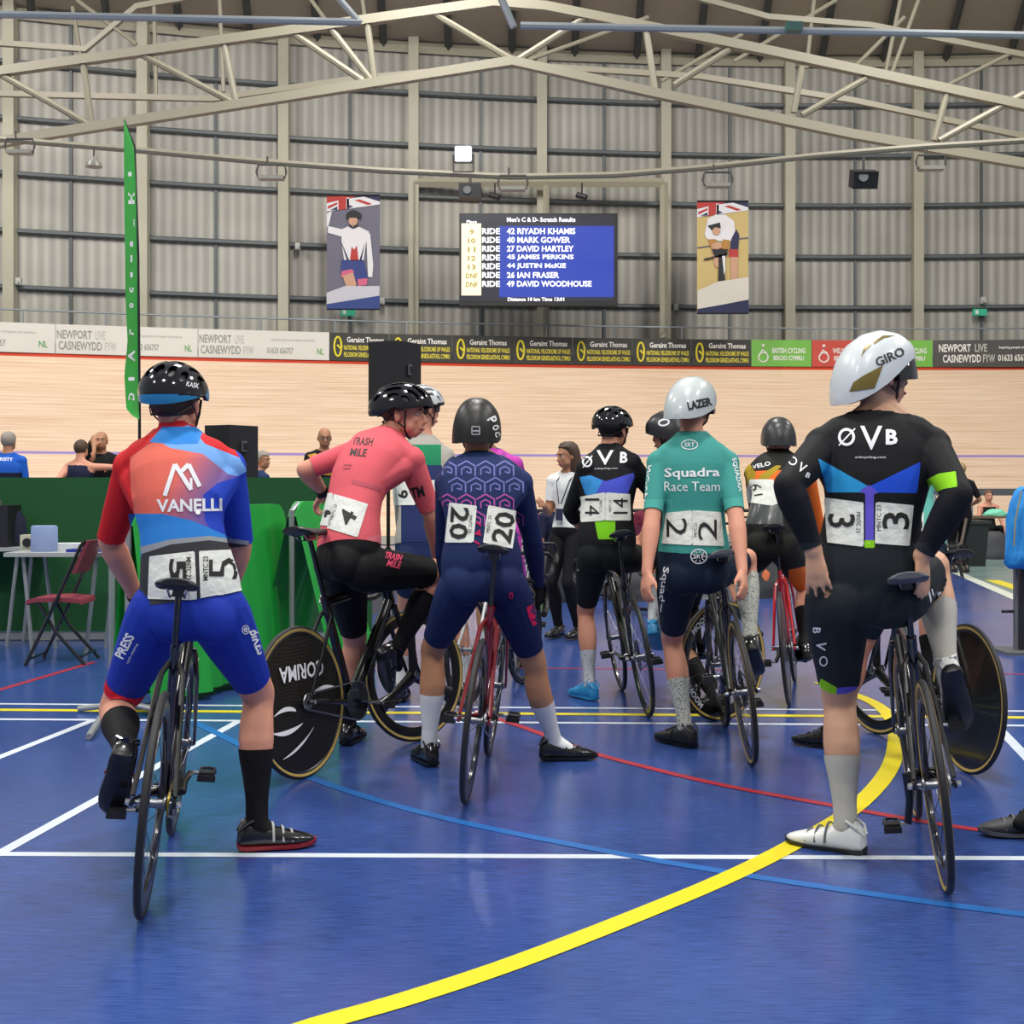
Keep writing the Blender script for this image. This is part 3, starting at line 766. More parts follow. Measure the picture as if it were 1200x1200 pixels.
def race_bibs(s, g, polys, texts, off=.004, pinned=True):
    """number cloths pinned to the back of garment g; texts: (string, cx, cy, w, h, rot, bold)"""
    out = []
    M_bib = mat('number_cloth', '#dcdfd6', .6, bump=(22, .35))
    ink = mat('black_ink', '#121212', .6)
    for poly, tx in zip(polys, texts):
        pg = g.patch(poly, off)
        if pg is None: continue
        pg.mats = [M_bib]; pg.mi[:] = 0; pg.clean(.2)
        o = pg.build('race_number', s.root, s.org); bv = pg.bvh()
        for t in tx:
            v, tt = placed(*t); decal('printed_number', v, tt, bv, ink, o, s.org, .0025, L=4)
        out.append(o)
    return out
# ---------- camera, world, lights ----------
cam = bpy.data.cameras.new('camera'); co = bpy.data.objects.new('camera', cam); COL.objects.link(co)
co.location = CAM; co.rotation_euler = (R(90), 0, 0); cam.sensor_width = 36; cam.lens = F/1200*36; cam.shift_y = (HY-600)/1200.0
cam.clip_end = 300; scn.camera = co
scn.view_settings.view_transform = 'Standard'; scn.view_settings.look = 'None'; scn.view_settings.gamma = 1; scn.view_settings.use_curve_mapping = False
scn.view_settings.exposure = 0.0
w = bpy.data.worlds.new('hall_light'); scn.world = w; w.use_nodes = True
w.node_tree.nodes['Background'].inputs[0].default_value = (.92, .95, 1.0, 1); w.node_tree.nodes['Background'].inputs[1].default_value = .30
def area(name, loc, size, power, col=(1, .96, .9), target=None):
    l = bpy.data.lights.new(name, 'AREA'); l.shape = 'RECTANGLE'; l.size, l.size_y = size; l.energy = power; l.color = col
    o = bpy.data.objects.new(name, l); COL.objects.link(o); o.location = loc
    if target is not None: o.rotation_euler = (V(target)-V(loc)).to_track_quat('-Z', 'Y').to_euler()
    return o
for x in (-12, 0, 12):
    for y in (-6, 4, 14): area('roof_lamp', (x, y, 13.0), (1.8, 1.8), 980, (1, .97, .93))
for x in (-14, -2, 10): area('roof_lamp', (x, 25, 15.5), (2, 5), 1450, (1, .96, .9), target=(x*1.1+1, 38, 3.0))
# ---------- floor with court markings ----------
def court_mat():
    m = bpy.data.materials.new('blue_sports_floor'); m.use_nodes = True; nt = m.node_tree; b = nt.nodes['Principled BSDF']
    tc = nt.nodes.new('ShaderNodeTexCoord'); mp = nt.nodes.new('ShaderNodeMapping'); mp.inputs['Scale'].default_value = (1.2, 22, 1)
    n = nt.nodes.new('ShaderNodeTexNoise'); n.inputs['Scale'].default_value = 7; n.inputs['Detail'].default_value = 6; n.inputs['Roughness'].default_value = .7
    n2 = nt.nodes.new('ShaderNodeTexNoise'); n2.inputs['Scale'].default_value = .8; n2.inputs['Detail'].default_value = 3
    cr = nt.nodes.new('ShaderNodeValToRGB'); cr.color_ramp.elements[0].position = .3; cr.color_ramp.elements[0].color = hexc('#1d3878'); cr.color_ramp.elements[1].position = .78; cr.color_ramp.elements[1].color = hexc('#4b69b4')
    nt.links.new(tc.outputs['Object'], mp.inputs[0]); nt.links.new(mp.outputs[0], n.inputs['Vector']); nt.links.new(n.outputs['Fac'], cr.inputs[0])
    nt.links.new(tc.outputs['Object'], n2.inputs['Vector'])
    mx = nt.nodes.new('ShaderNodeMixRGB'); mx.blend_type = 'MULTIPLY'; mx.inputs[0].default_value = .45
    nt.links.new(cr.outputs[0], mx.inputs[1]); nt.links.new(n2.outputs['Fac'], mx.inputs[2]); nt.links.new(mx.outputs[0], b.inputs['Base Color'])
    rr = nt.nodes.new('ShaderNodeMapRange'); rr.inputs[3].default_value = .15; rr.inputs[4].default_value = .27; nt.links.new(n2.outputs['Fac'], rr.inputs[0]); nt.links.new(rr.outputs[0], b.inputs['Roughness'])
    bp = nt.nodes.new('ShaderNodeBump'); bp.inputs['Strength'].default_value = .06; bp.inputs['Distance'].default_value = .004; nt.links.new(n.outputs['Fac'], bp.inputs['Height']); nt.links.new(bp.outputs[0], b.inputs['Normal'])
    b.inputs['Specular IOR Level'].default_value = .8
    return m
FL = [court_mat(), mat('line_white', '#c9d2dc', .35), mat('line_yellow', '#d9c81c', .35), mat('line_cyan', '#1d5fa6', .35), mat('line_red', '#a02838', .35), mat('grey_green_floor', '#6f8482', .3, noise=(3, .08)), mat('line_pale', '#c8cdbf', .4)]
fl = MB()
fl.add([(-34, -12, 0), (34, -12, 0), (34, 46, 0), (-34, 46, 0)], [(0, 1, 2, 3)], 0)
def strip(pts, wd, mi, z):
    pts = [V((p.x, p.y, 0)) for p in pts]; Lv = []; Rv = []
    for i, p in enumerate(pts):
        d = (pts[min(i+1, len(pts)-1)]-pts[max(i-1, 0)]).normalized(); n = V((-d.y, d.x, 0)); Lv.append((p.x+n.x*wd/2, p.y+n.y*wd/2, z)); Rv.append((p.x-n.x*wd/2, p.y-n.y*wd/2, z))
    m = len(pts); fl.add(Lv+Rv, [(i, m+i, m+i+1, i+1) for i in range(m-1)], mi)
def smooth_px(pxs, n=8):
    g = [G(*p) for p in pxs]; out = []
    for i in range(len(g)-1):
        p0, p1, p2, p3 = g[max(i-1, 0)], g[i], g[i+1], g[min(i+2, len(g)-1)]
        for k in range(n):
            t = k/n; out.append(.5*((2*p1)+(p2-p0)*t+(2*p0-5*p1+4*p2-p3)*t*t+(3*p1-p0-3*p2+p3)*t**3))
    return out+[g[-1]]
def ln(a, b, ext=0.0):
    A, B = G(*a), G(*b); d = (B-A); return [A-d*ext, B+d*ext]
z = .0012
strip(ln((0, 1001), (1200, 1006), .6), .050, 1, z)
strip(ln((0, 843), (1200, 850.5), .6), .050, 1, z); strip(ln((0, 825), (1200, 833.5), .6), .045, 1, z)
strip(ln((0, 832), (1200, 841), .6), .075, 2, z*1.3)
strip(ln((0, 1000), (280, 845)), .05, 1, z*1.1); strip(ln((-40, 903), (112, 843)), .05, 1, z*1.1); strip(ln((1168, 851), (1215, 900)), .055, 1, z*1.1)
strip(smooth_px([(225, 845), (290, 877), (365, 912), (460, 943), (560, 968), (680, 992), (800, 1014), (1000, 1045), (1200, 1072), (1320, 1084)]), .052, 3, z*1.6)
strip(smooth_px([(560, 835), (620, 855), (690, 881), (760, 900), (850, 921), (980, 945), (1100, 966), (1210, 981), (1300, 990)]), .050, 4, z*1.8)
strip(smooth_px([(330, 1216), (375, 1200), (480, 1170), (600, 1130), (730, 1080), (850, 1030), (930, 990), (1000, 948), (1040, 905), (1050, 870), (1046, 845), (1020, 822), (960, 800)]), .082, 2, z*2.1)
strip(ln((600, 783), (860, 785)), .04, 4, z); strip(ln((1040, 788), (1260, 791)), .04, 4, z); strip(ln((-60, 826), (110, 776)), .05, 4, z)
# the walkway around the court
A, B = G(1060, 645), G(1240, 722)
fl.add([(A.x, A.y, z), (B.x, B.y, z), (30, B.y-2, z), (34, 40, z), (-30, 40, z), (-30, 31, z), (A.x-3, 31, z)], [(0, 1, 2, 3, 4, 5, 6)], 5)
strip([A+(A-B)*.5, B+(B-A)*.5], .16, 6, z*2); strip([G(1163, 680), G(1200, 692), G(1240, 705)], .2, 2, z*3)
floor = fl.build('floor', FL, smooth=False); tag(floor, kind='structure')
# ---------- track and wall curves ----------
def curve_fn(pts):
    xs = [p[0] for p in pts]; ys = [p[1] for p in pts]; c = np.polyfit(xs, ys, 4); return lambda x: float(np.polyval(c, x))
TR = curve_fn([(-30, 26), (-22, 31), (-13.4, 34.9), (-4.85, 37.3), (0, 38.0), (7, 38.7), (15.1, 39.1), (24, 37.2), (32, 33)])
WL = curve_fn([(-30, 28.6), (-22, 33.2), (-13.8, 36.6), (-5, 39.3), (0, 40.0), (7, 40.6), (15.3, 40.6), (24, 38.9), (32, 35)])
XS = [-29+i*.5 for i in range(121)]
def nrm(fn, x): 
    d = V((1, (fn(x+.05)-fn(x-.05))/.1, 0)).normalized(); return V((d.y, -d.x, 0))   # towards the camera
def wood():
    m = bpy.data.materials.new('pine_strips'); m.use_nodes = True; nt = m.node_tree; b = nt.nodes['Principled BSDF']
    uv = nt.nodes.new('ShaderNodeUVMap'); mp = nt.nodes.new('ShaderNodeMapping'); mp.inputs['Scale'].default_value = (.35, 26, 1)
    n = nt.nodes.new('ShaderNodeTexNoise'); n.inputs['Scale'].default_value = 1.0; n.inputs['Detail'].default_value = 5; n.inputs['Roughness'].default_value = .65
    cr = nt.nodes.new('ShaderNodeValToRGB'); e = cr.color_ramp.elements; e[0].position = .30; e[0].color = hexc('#d2aa8a'); e[1].position = .62; e[1].color = hexc('#f0d8be')
    nt.links.new(uv.outputs[0], mp.inputs[0]); nt.links.new(mp.outputs[0], n.inputs['Vector']); nt.links.new(n.outputs['Fac'], cr.inputs[0]); nt.links.new(cr.outputs[0], b.inputs['Base Color'])
    b.inputs['Roughness'].default_value = .42; b.inputs['Specular IOR Level'].default_value = .4
    return m
TM = [wood(), mat('track_line_violet', '#9a86c4', .5), mat('track_edge_red', '#c8442c', .5), mat('track_apron', '#8f8f88', .6)]
ZT, WT, HT = 4.86, 5.3, 4.74
tv = []; tf = []; tm = []; uvs = []
prof = [0, .02, .1, .2, .3, .4, .533, .547, .65, .75, .85, .9, .97, 1.0, 1.02]
for x in XS:
    n = nrm(TR, x); base = V((x, TR(x), 0))
    for t in prof:
        if t <= 1: p = base+n*(WT*t)+V((0, 0, ZT-HT*t+.25*math.sin(math.pi*t)*-.6))
        else: p = base+n*(WT+2.5)+V((0, 0, .02))
        tv.append(p); uvs.append((x, t*7))
k = len(prof)
for i in range(len(XS)-1):
    for j in range(k-1):
        tf.append((i*k+j, i*k+j+1, (i+1)*k+j+1, (i+1)*k+j)); t = (prof[j]+prof[j+1])/2
        tm.append(2 if t < .02 else 1 if .533 < t < .547 else 3 if t > 1 else 0)
trk = mk('cycling_track', tv, tf, TM, mi=tm, angle=None); tag(trk, 'steeply banked pale timber cycling track curving across the far end of the hall', 'track')
ul = trk.data.uv_layers.new(name='UVMap')
for li, l in enumerate(trk.data.loops): ul.data[li].uv = uvs[l.vertex_index]
def cladding():
    m = bpy.data.materials.new('ribbed_metal_cladding'); m.use_nodes = True; nt = m.node_tree; b = nt.nodes['Principled BSDF']
    uv = nt.nodes.new('ShaderNodeUVMap'); wv = nt.nodes.new('ShaderNodeTexWave'); wv.inputs['Scale'].default_value = 1.05; wv.wave_profile = 'SIN'
    nt.links.new(uv.outputs[0], wv.inputs['Vector'])
    n = nt.nodes.new('ShaderNodeTexNoise'); n.inputs['Scale'].default_value = .5; nt.links.new(uv.outputs[0], n.inputs['Vector'])
    mx = nt.nodes.new('ShaderNodeMixRGB'); mx.inputs[1].default_value = hexc('#95928a'); mx.inputs[2].default_value = hexc('#adaaa1')
    nt.links.new(wv.outputs['Fac'], mx.inputs[0])
    m2 = nt.nodes.new('ShaderNodeMixRGB'); m2.blend_type = 'OVERLAY'; m2.inputs[0].default_value = .25; nt.links.new(mx.outputs[0], m2.inputs[1]); nt.links.new(n.outputs['Fac'], m2.inputs[2]); nt.links.new(m2.outputs[0], b.inputs['Base Color'])
    bp = nt.nodes.new('ShaderNodeBump'); bp.inputs['Strength'].default_value = .5; bp.inputs['Distance'].default_value = .05; nt.links.new(wv.outputs['Fac'], bp.inputs['Height']); nt.links.new(bp.outputs[0], b.inputs['Normal'])
    b.inputs['Roughness'].default_value = .5; return m
wv_ = []; wf = []; uvs = []; s_acc = 0; last = None
for x in XS:
    p = V((x, WL(x), 0)); s_acc += (p-last).length if last else 0; last = p
    for zz in (3.0, 9, 15.2): wv_.append((p.x, p.y, zz)); uvs.append((s_acc, zz))
for i in range(len(XS)-1):
    for j in range(2): wf.append((i*3+j, i*3+j+1, (i+1)*3+j+1, (i+1)*3+j))
wall = mk('wall_back', wv_, wf, cladding(), angle=None); tag(wall, kind='structure')
ul = wall.data.uv_layers.new(name='UVMap')
for li, l in enumerate(wall.data.loops): ul.data[li].uv = uvs[l.vertex_index]
M_cream = mat('cream_steel', '#b0ac98', .5); M_girt = mat('galvanised_girt', '#5a6062', .5, .2); M_steelb = mat('pale_steel', '#98a0a4', .4, .3)
def wpt(px, z=0, off=.0):   # point on the wall seen at column px
    x = (px-CX)/F*39
    for _ in range(8): x = (px-CX)/F*(WL(x)-off)
    return V((x, WL(x)-off, z))
def tpt(px, z=0, off=0.0):
    x = (px-CX)/F*38
    for _ in range(8): x = (px-CX)/F*(TR(x)-off)
    return V((x, TR(x)-off, z))
TN = [0]
def trim(mb, m=M_cream, **kw):
    TN[0] += 1; return tag(mb.build('trim_%d' % TN[0], m, smooth=False, **kw), kind='structure')
for px in (-150, 12, 168, 333, 485, 635, 780, 925, 1075, 1225, 1380):
    p = wpt(px, 9, .22); trim(MB().box((p.x, p.y, 9), (.30, .34, 12.6)))
for px in (-70, 83, 253, 410, 563, 708, 855, 1002, 1150, 1300):
    p = wpt(px, 9, .05); trim(MB().box((p.x, p.y, 9), (.08, .06, 12.4)), M_girt)
for zz in (5.25, 6.83, 8.39, 9.97, 11.5, 13.05):
    mb = MB(); mb.tube([V((x, WL(x)-.12, zz)) for x in XS], .075, 6); trim(mb, M_girt)
mb = MB(); mb.tube([V((x, WL(x)-.14, 14.4)) for x in XS], .16, 4); trim(mb)
# safety rail behind the boards
mb = MB(); mb.tube([V((x, TR(x)+.25, 6.02)) for x in XS if x > -28], .025, 6)
for i, x in enumerate(XS[::4]): mb.tube([(x, TR(x)+.25, 4.6), (x, TR(x)+.25, 6.02)], .02, 6)
tag(mb.build('guard_rail', M_steelb), 'thin pale steel guard rail running along the top of the banked track', 'railing')
# walkway slab behind track top so nothing shows through
mb = MB(); vs = []
for x in XS: vs += [(x, TR(x)-.02, ZT-.02), (x, WL(x)+.1, ZT-.02)]
mb.add(vs, [(2*i, 2*i+1, 2*i+3, 2*i+2) for i in range(len(XS)-1)]); trim(mb, M_grey)
# ---------- advertising boards ----------
AB = {'white': mat('board_white', '#d8d6cd', .5), 'black': mat('board_black', '#33322c', .5), 'green': mat('board_green', '#74b64b', .5), 'red': mat('board_red', '#c64a3e', .5), 'dark': mat('board_charcoal', '#4c4a47', .5)}
I_dk = mat('ink_grey', '#8f8f86', .6); I_yel = mat('ink_yellow', '#e6d63c', .5); I_wh = mat('ink_white', '#ece9e2', .5); I_gr = mat('ink_green', '#5b9a4a', .5); I_pale = mat('ink_pale_grey', '#b9b8af', .6)
BZ0, BZ1 = 4.86, 5.64
def board(p0, p1, kind, texts, label, group=None, emblem=None):
    a, b = tpt(p0, 0, .03), tpt(p1, 0, .03); u = (b-a); L = u.length; u.normalize(); n = V((u.y, -u.x, 0))
    c = (a+b)/2; hh = BZ1-BZ0; mb = MB(); mb.box((c.x, c.y, (BZ0+BZ1)/2), (L-.02, .04, hh), math.atan2(u.y, u.x))
    o = mb.build('advertising_board', AB[kind], org=V((c.x, c.y, BZ0)), smooth=False); tag(o, label, 'advertising board', group)
    for (tx, fx, fz, fw, fh, m) in texts:
        text3('lettering', tx, V((c.x, c.y, 0))+u*(L*(fx-.5))+V((0, 0, BZ0+hh*fz))+n*.022, u, (0, 0, 1), L*fw, hh*fh, m, o, org=V((c.x, c.y, BZ0)), bold=.02)
    if emblem:
        e = MB(); q = V((c.x, c.y, BZ0+hh*.5))+u*(L*(emblem[1]-.5))+n*.025
        if emblem[0] == 'o':
            e.tube([q+u*(.10*math.cos(t))+V((0, 0, .27*math.sin(t))) for t in (2*math.pi*i/18 for i in range(18))], .03, 6, closed=True); e.tube([q+u*.07-V((0, 0, .05)), q-u*.02+V((0, 0, .05))], .03, 6)
        else:
            e.tube([q+u*(.14*math.cos(t))+V((0, 0, -.12+.14*math.sin(t))) for t in (2*math.pi*i/16 for i in range(16))], .022, 6, closed=True); e.tube([q-u*.14-V((0, 0, .1)), q-u*.02+V((0, 0, .1)), q+u*.10+V((0, 0, .0))], .025, 6); e.sph(q+V((0, 0, .22)), .05)
        e.build('emblem', emblem[2], o, org=V((c.x, c.y, BZ0)))
    return o
for p0, p1, w_ in ((-150, 65, 0), (65, 232, 1), (232, 386, 2)):
    board(p0, p1, 'white', [('NEWPORT', .13, .66, .24, .30, I_dk), ('LIVE', .31, .66, .07, .30, I_pale), ('CASNEWYDD', .17, .28, .30, .30, I_dk), ('FYW', .38, .28, .08, .3, I_pale), ('Inspiring people to be happier and healthier', .72, .68, .34, .12, I_pale), ('01633 656757', .62, .30, .2, .22, I_dk), ('NL', .93, .30, .05, .22, I_gr)],
          ['white board with grey lettering at the far left end above the track', 'white board with grey lettering behind the tall green flag', 'white board with grey lettering just left of the first black board'][w_], 'white advertising boards')
yb = [(386, 456), (456, 530), (530, 600), (600, 671), (671, 741), (741, 810), (810, 880)]
pos = ['first black board after the white ones, partly behind the raised loudspeaker', 'second black board, right beside the raised loudspeaker', 'third black board from the white ones, left of the results screen edge', 'black board directly below the left half of the results screen', 'black board directly below the right edge of the results screen', 'black board just left of the right-hand poster', 'last black board, touching the green one']
for (a, b), ps in zip(yb, pos):
    board(a, b, 'black', [('Geraint Thomas', .60, .76, .62, .2, I_wh), ('NATIONAL VELODROME OF WALES', .60, .47, .72, .17, I_yel), ('FELODROM GENEDLAETHOL CYMRU', .60, .22, .72, .17, I_yel)], 'yellow-lettered '+ps, 'black boards with yellow lettering', ('o', .14, I_yel))
board(880, 951, 'green', [('BRITISH CYCLING', .62, .6, .55, .2, I_wh), ('BEICIO CYMRU', .62, .32, .5, .18, I_wh)], 'bright green board beside the last black board', 'green boards', ('b', .2, I_wh))
board(951, 1022, 'red', [('WELSH CYCLING', .62, .6, .55, .2, I_wh), ('BEICIO CYMRU', .62, .32, .5, .18, I_wh)], 'red board partly behind the white pointed helmet', None, ('b', .2, I_wh))
board(1022, 1093, 'green', [('BRITISH CYCLING', .62, .6, .55, .2, I_wh), ('BEICIO CYMRU', .62, .32, .5, .18, I_wh)], 'bright green board to the right of the white pointed helmet', 'green boards', ('b', .2, I_wh))
board(1093, 1330, 'dark', [('NEWPORT', .11, .70, .16, .30, I_wh), ('LIVE', .24, .70, .06, .30, I_pale), ('CASNEWYDD', .145, .30, .19, .30, I_wh), ('FYW', .28, .30, .06, .3, I_pale), ('Inspiring people to be happier', .43, .70, .2, .12, I_wh), ('01633 656757', .41, .32, .17, .25, I_wh)], 'long charcoal board with white lettering at the far right', None)
# ---------- roof ----------
roofm = mat('dark_roof_deck', '#a0978a', .7, noise=(.5, .1))
ZR = 14.55
vs = []
for x in XS: vs += [(x, WL(x)+.3, ZR), (x, 28, ZR+1.6)]
tag(MB().add(vs, [(2*i, 2*i+2, 2*i+3, 2*i+1) for i in range(len(XS)-1)]).build('ceiling', roofm, smooth=False), kind='structure')
M_purl = mat('grey_purlin', '#3b3f40', .6)
for i in range(-9, 11):
    x = i*1.9; y1 = WL(x)-.2; sk = -1.2 if i < 0 else 1.2
    trim(MB().tube([V((x, y1, ZR-.12)), V((x*.82, 29, ZR+1.35))], .11, 4), M_purl)
def beam(a, b, Y, r=.16, m=M_cream, Yb=None): return MB().tube([P(a[0], a[1], Y), P(b[0], b[1], Yb or Y)], r*1.25, 4), m
def poly_beam(pts, Y, r, mb=None):
    mb = mb or MB(); mb.tube([P(x, y, Y) for x, y in pts], r, 4, side=(0, 1, 1)); return mb
# nearer roof truss: two chords meeting at the ends, with lattice bars
M_truss = mat('truss_cream', '#837e6d', .5)
def truss(label, Y, top, bot, webs, r, rw):
    root = empty('roof_truss', P(600, 60, Y), 0, label, 'truss', 'roof trusses'); org = P(600, 60, Y)
    poly_beam(top, Y, r).build('top_chord', M_truss, root, org=org, smooth=False); poly_beam(bot, Y, r).build('bottom_chord', M_truss, root, org=org, smooth=False)
    for a, b in webs: MB().tube([P(*a, Y), P(*b, Y)], rw, 8).build('lattice_bar', M_truss, root, org=org)
truss('nearest cream steel roof truss crossing the full width, its lower chord peaking above the screen', 29,
      [(-260, 130), (0, 84), (300, 42), (578, 3), (640, 8), (900, 60), (1200, 124), (1420, 172)], [(-260, 215), (40, 160), (277, 123), (600, 72), (770, 110), (1000, 158), (1200, 192), (1420, 235)],
      [((2, 88), (108, 148)), ((97, 72), (108, 148)), ((162, 62), (277, 122)), ((262, 48), (277, 122)), ((342, 38), (430, 98)), ((385, 30), (442, 103)), ((430, 24), (440, 102)), ((757, 32), (768, 108)), ((790, 100), (855, 58)), ((940, 78), (930, 132)), ((940, 135), (1015, 92)), ((1112, 100), (1095, 165)), ((1100, 165), (1200, 110)), ((505, 14), (600, 70)), ((690, 18), (604, 72))], .14, .075)
truss('second cream steel roof truss, further back and half hidden by the nearest one', 34,
      [(-150, 40), (100, 58), (160, 8), (320, -20), (600, -30), (760, -18), (900, 20), (1020, 30), (1300, 84)], [(-160, 112), (0, 110), (250, 116), (420, 92), (600, 76), (820, 90), (1000, 118), (1200, 160), (1340, 190)],
      [((85, 8), (99, 92)), ((90, 0), (160, 52)), ((180, -20), (183, 112)), ((257, -10), (262, 108)), ((350, -20), (385, 28)), ((420, -30), (440, 100)), ((620, 70), (760, 20)), ((775, 95), (870, 40)), ((860, 72), (980, 0)), ((955, -10), (945, 80)), ((1000, 80), (1060, 20)), ((1055, 0), (1036, 94)), ((1040, 100), (1080, -10)), ((1190, 60), (1100, 105))], .10, .055)
mb = MB(); mb.tube([P(-200, 12, 24), P(0, 17, 24), P(422, 26, 24)], .07, 8); mb.tube([P(610, 30, 24), P(930, 36, 24), P(1330, 44, 24)], .07, 8)
mb.tube([P(388, -12, 24), P(422, 27, 24)], .06, 8); mb.tube([P(583, -12, 24), P(602, 32, 24)], .07, 8)
tag(mb.build('cable_tray', M_steelb), 'pale grey cable tray running straight across just under the roof', 'cable tray')
tag(MB().box(P(928, 36, 24)+V((0, -.17, 0)), (.28, .2, .16)).build('junction_box', mat('teal_box', '#2d5a55', .5), org=P(928, 36, 24), smooth=False), 'small dark teal box clipped on the pale cable tray', 'box')
mb = MB(); mb.tube([P(x, y, 27) for x, y in ((-220, 135), (0, 163), (160, 176), (300, 189), (450, 200), (600, 207), (720, 205), (820, 197), (960, 182), (1080, 172), (1200, 165), (1400, 140))], .065, 8)
tag(mb.build('lighting_rail', M_truss), 'thin curved cream lighting rail sweeping across the wall above the screen', 'rail')
mb = MB(); mb.tube([P(486, 214, 39.2), P(778, 214, 39.2)], .14, 4); mb.tube([P(486, 214, 39.2), P(486, 396, 39.2)], .12, 4); mb.tube([P(778, 214, 39.2), P(778, 396, 39.2)], .12, 4); mb.tube([P(640, 214, 39.2), P(640, 396, 39.2)], .09, 4)
tag(mb.build('screen_frame', M_cream, smooth=False), 'cream steel goalpost frame standing behind and around the results screen', 'frame')
# floodlights and fixtures
M_lamph = mat('lamp_housing', '#4a4a48', .5, .3)
def flood(px, py, label, lit=False, Y=26.6, s=1.0, off=8):
    c = P(px, py, Y); root = empty('floodlight', c, 0, label, 'floodlight', None if lit else 'unlit floodlights on the rail')
    if lit:
        MB().box(c, (.36, .12, .34)).build('lamp_body', M_lamph, root, org=c, smooth=False)
        MB().box(c-V((0, .07, 0)), (.30, .02, .28)).build('lit_face', mat('lit_lamp', '#e8ecff', .5, emit=('#dfe4ff', 40)), root, org=c, smooth=False)
        MB().tube([c+V((-.2, 0, 0)), c+V((-.2, 0, -.35)), c+V((.2, 0, -.35)), c+V((.2, 0, 0))], .02, 6).build('bracket', M_lamph, root, org=c)
    else:
        a = s*.26; mb = MB(); mb.tube([c+V((-a, 0, .14*s)), c+V((a, 0, .14*s)), c+V((a*1.15, 0, 0)), c+V((a*1.05, 0, -.12*s)), c+V((-a*1.05, 0, -.12*s)), c+V((-a*1.15, 0, 0))], .025, 6, closed=True); mb.build('bracket', M_lamph, root, org=c)
        MB().box(c+V((0, 0, -.13*s)), (a*1.9, .25, .07)).build('lamp_body', mat('lamp_lid', '#8c8b80', .5), root, org=c, smooth=False)
        MB().tube([c+V((-.08, 0, .14*s)), c+V((-.08, 0, .3*s))], .02, 6).build('hanger', M_lamph, root, org=c)
flood(543, 181, 'lit white floodlight above the results screen', True)
flood(23, 171, 'unlit floodlight nearest the left edge of the picture'); flood(318, 201, 'unlit floodlight above and left of the left poster'); flood(601, 214, 'unlit floodlight just above the results screen')
flood(841, 210, 'unlit floodlight above the right poster'); flood(1091, 190, 'unlit floodlight nearest the right edge of the picture')
c = P(110, 190, 26.6); rt = empty('pendant_lamp', c, 0, 'small hanging bell-shaped lamp near the top of the green flag', 'lamp')
MB().lathe([(.17, -.10), (.15, -.02), (.06, .06), (.05, .10)], c, (0, 0, 1), 18).build('lamp_shade', mat('lamp_shade_grey', '#77766e', .4), rt, org=c); MB().tube([c+V((0, 0, .1)), c+V((0, 0, .28))], .02, 6).build('hanger', M_lamph, rt, org=c)
def wall_speaker(px, py, w_, h_, Y, label, tilt=0):
    c = P(px, py, Y); rt = empty('hanging_loudspeaker', c, 0, label, 'loudspeaker'); mb = MB()
    mb.box(c, (w_, .4, h_), Matrix.Rotation(R(tilt), 3, 'X')); mb.build('cabinet', M_dark, rt, org=c, smooth=False)
    MB().tube([c+V((-.06, -.2, 0)), c+V((-.06, -.23, 0))], h_*.28, 14).build('horn', mat('speaker_horn', '#5f6265', .5), rt, org=c); MB().tube([c+V((0, 0, h_/2)), c+V((0, 0, h_/2+.3))], .03, 6).build('bracket', M_lamph, rt, org=c)
wall_speaker(551, 225, .5, .32, 30, 'black box loudspeaker hung left above the results screen'); wall_speaker(1012, 210, .52, .36, 28, 'black angled loudspeaker hung right of the right-hand poster', 20)
for px, lab in ((580, 'left'), (682, 'right')):
    c = P(px, 230, 32); rt = empty('spotlight', c, 0, 'small dark theatre spotlight hung above the screen on the %s' % lab, 'spotlight', None)
    MB().tube([c+V((-.12, 0, .03)), c+V((.1, -.1, -.06))], .075, 12).build('barrel', M_dark, rt, org=c); MB().tube([c, c+V((0, 0, .32))], .02, 6).build('yoke', M_dark, rt, org=c)
# exit signs and small wall boxes
for px, py, lab in ((408, 366, 'under the left poster'), (1148, 366, 'on the wall above the far right board')):
    p = wpt(px, 0, .3); c = P(px, py, p.y); s_ = empty('exit_sign', c, 0, 'small green running-man exit sign '+lab, 'exit sign')
    MB().box(c, (.42, .08, .20)).build('panel', mat('exit_green', '#2f9a78', .5, emit=('#2f9a78', .35)), s_, org=c, smooth=False)
    MB().box(c+V((-.1, -.05, 0)), (.09, .01, .11)).build('pictogram', I_wh, s_, org=c, smooth=False)
for px, py, lab in ((22, 330, 'at the far left'), (349, 289, 'between the flag and the left poster'), (448, 353, 'beside the lower corner of the left poster'), (792, 360, 'just left of the right poster'), (1152, 352, 'above the right exit sign')):
    p = wpt(px, 0, .3); c = P(px, py, p.y); s_ = MB().box(c, (.14, .14, .20)).tube([c+V((0, -.06, -.02)), c+V((0, -.16, -.04))], .05, 10); tag(s_.build('wall_camera', mat('pale_grey_box', '#b9bab5', .5), org=c, smooth=False), 'tiny pale box fitted on the far wall '+lab, 'wall box')
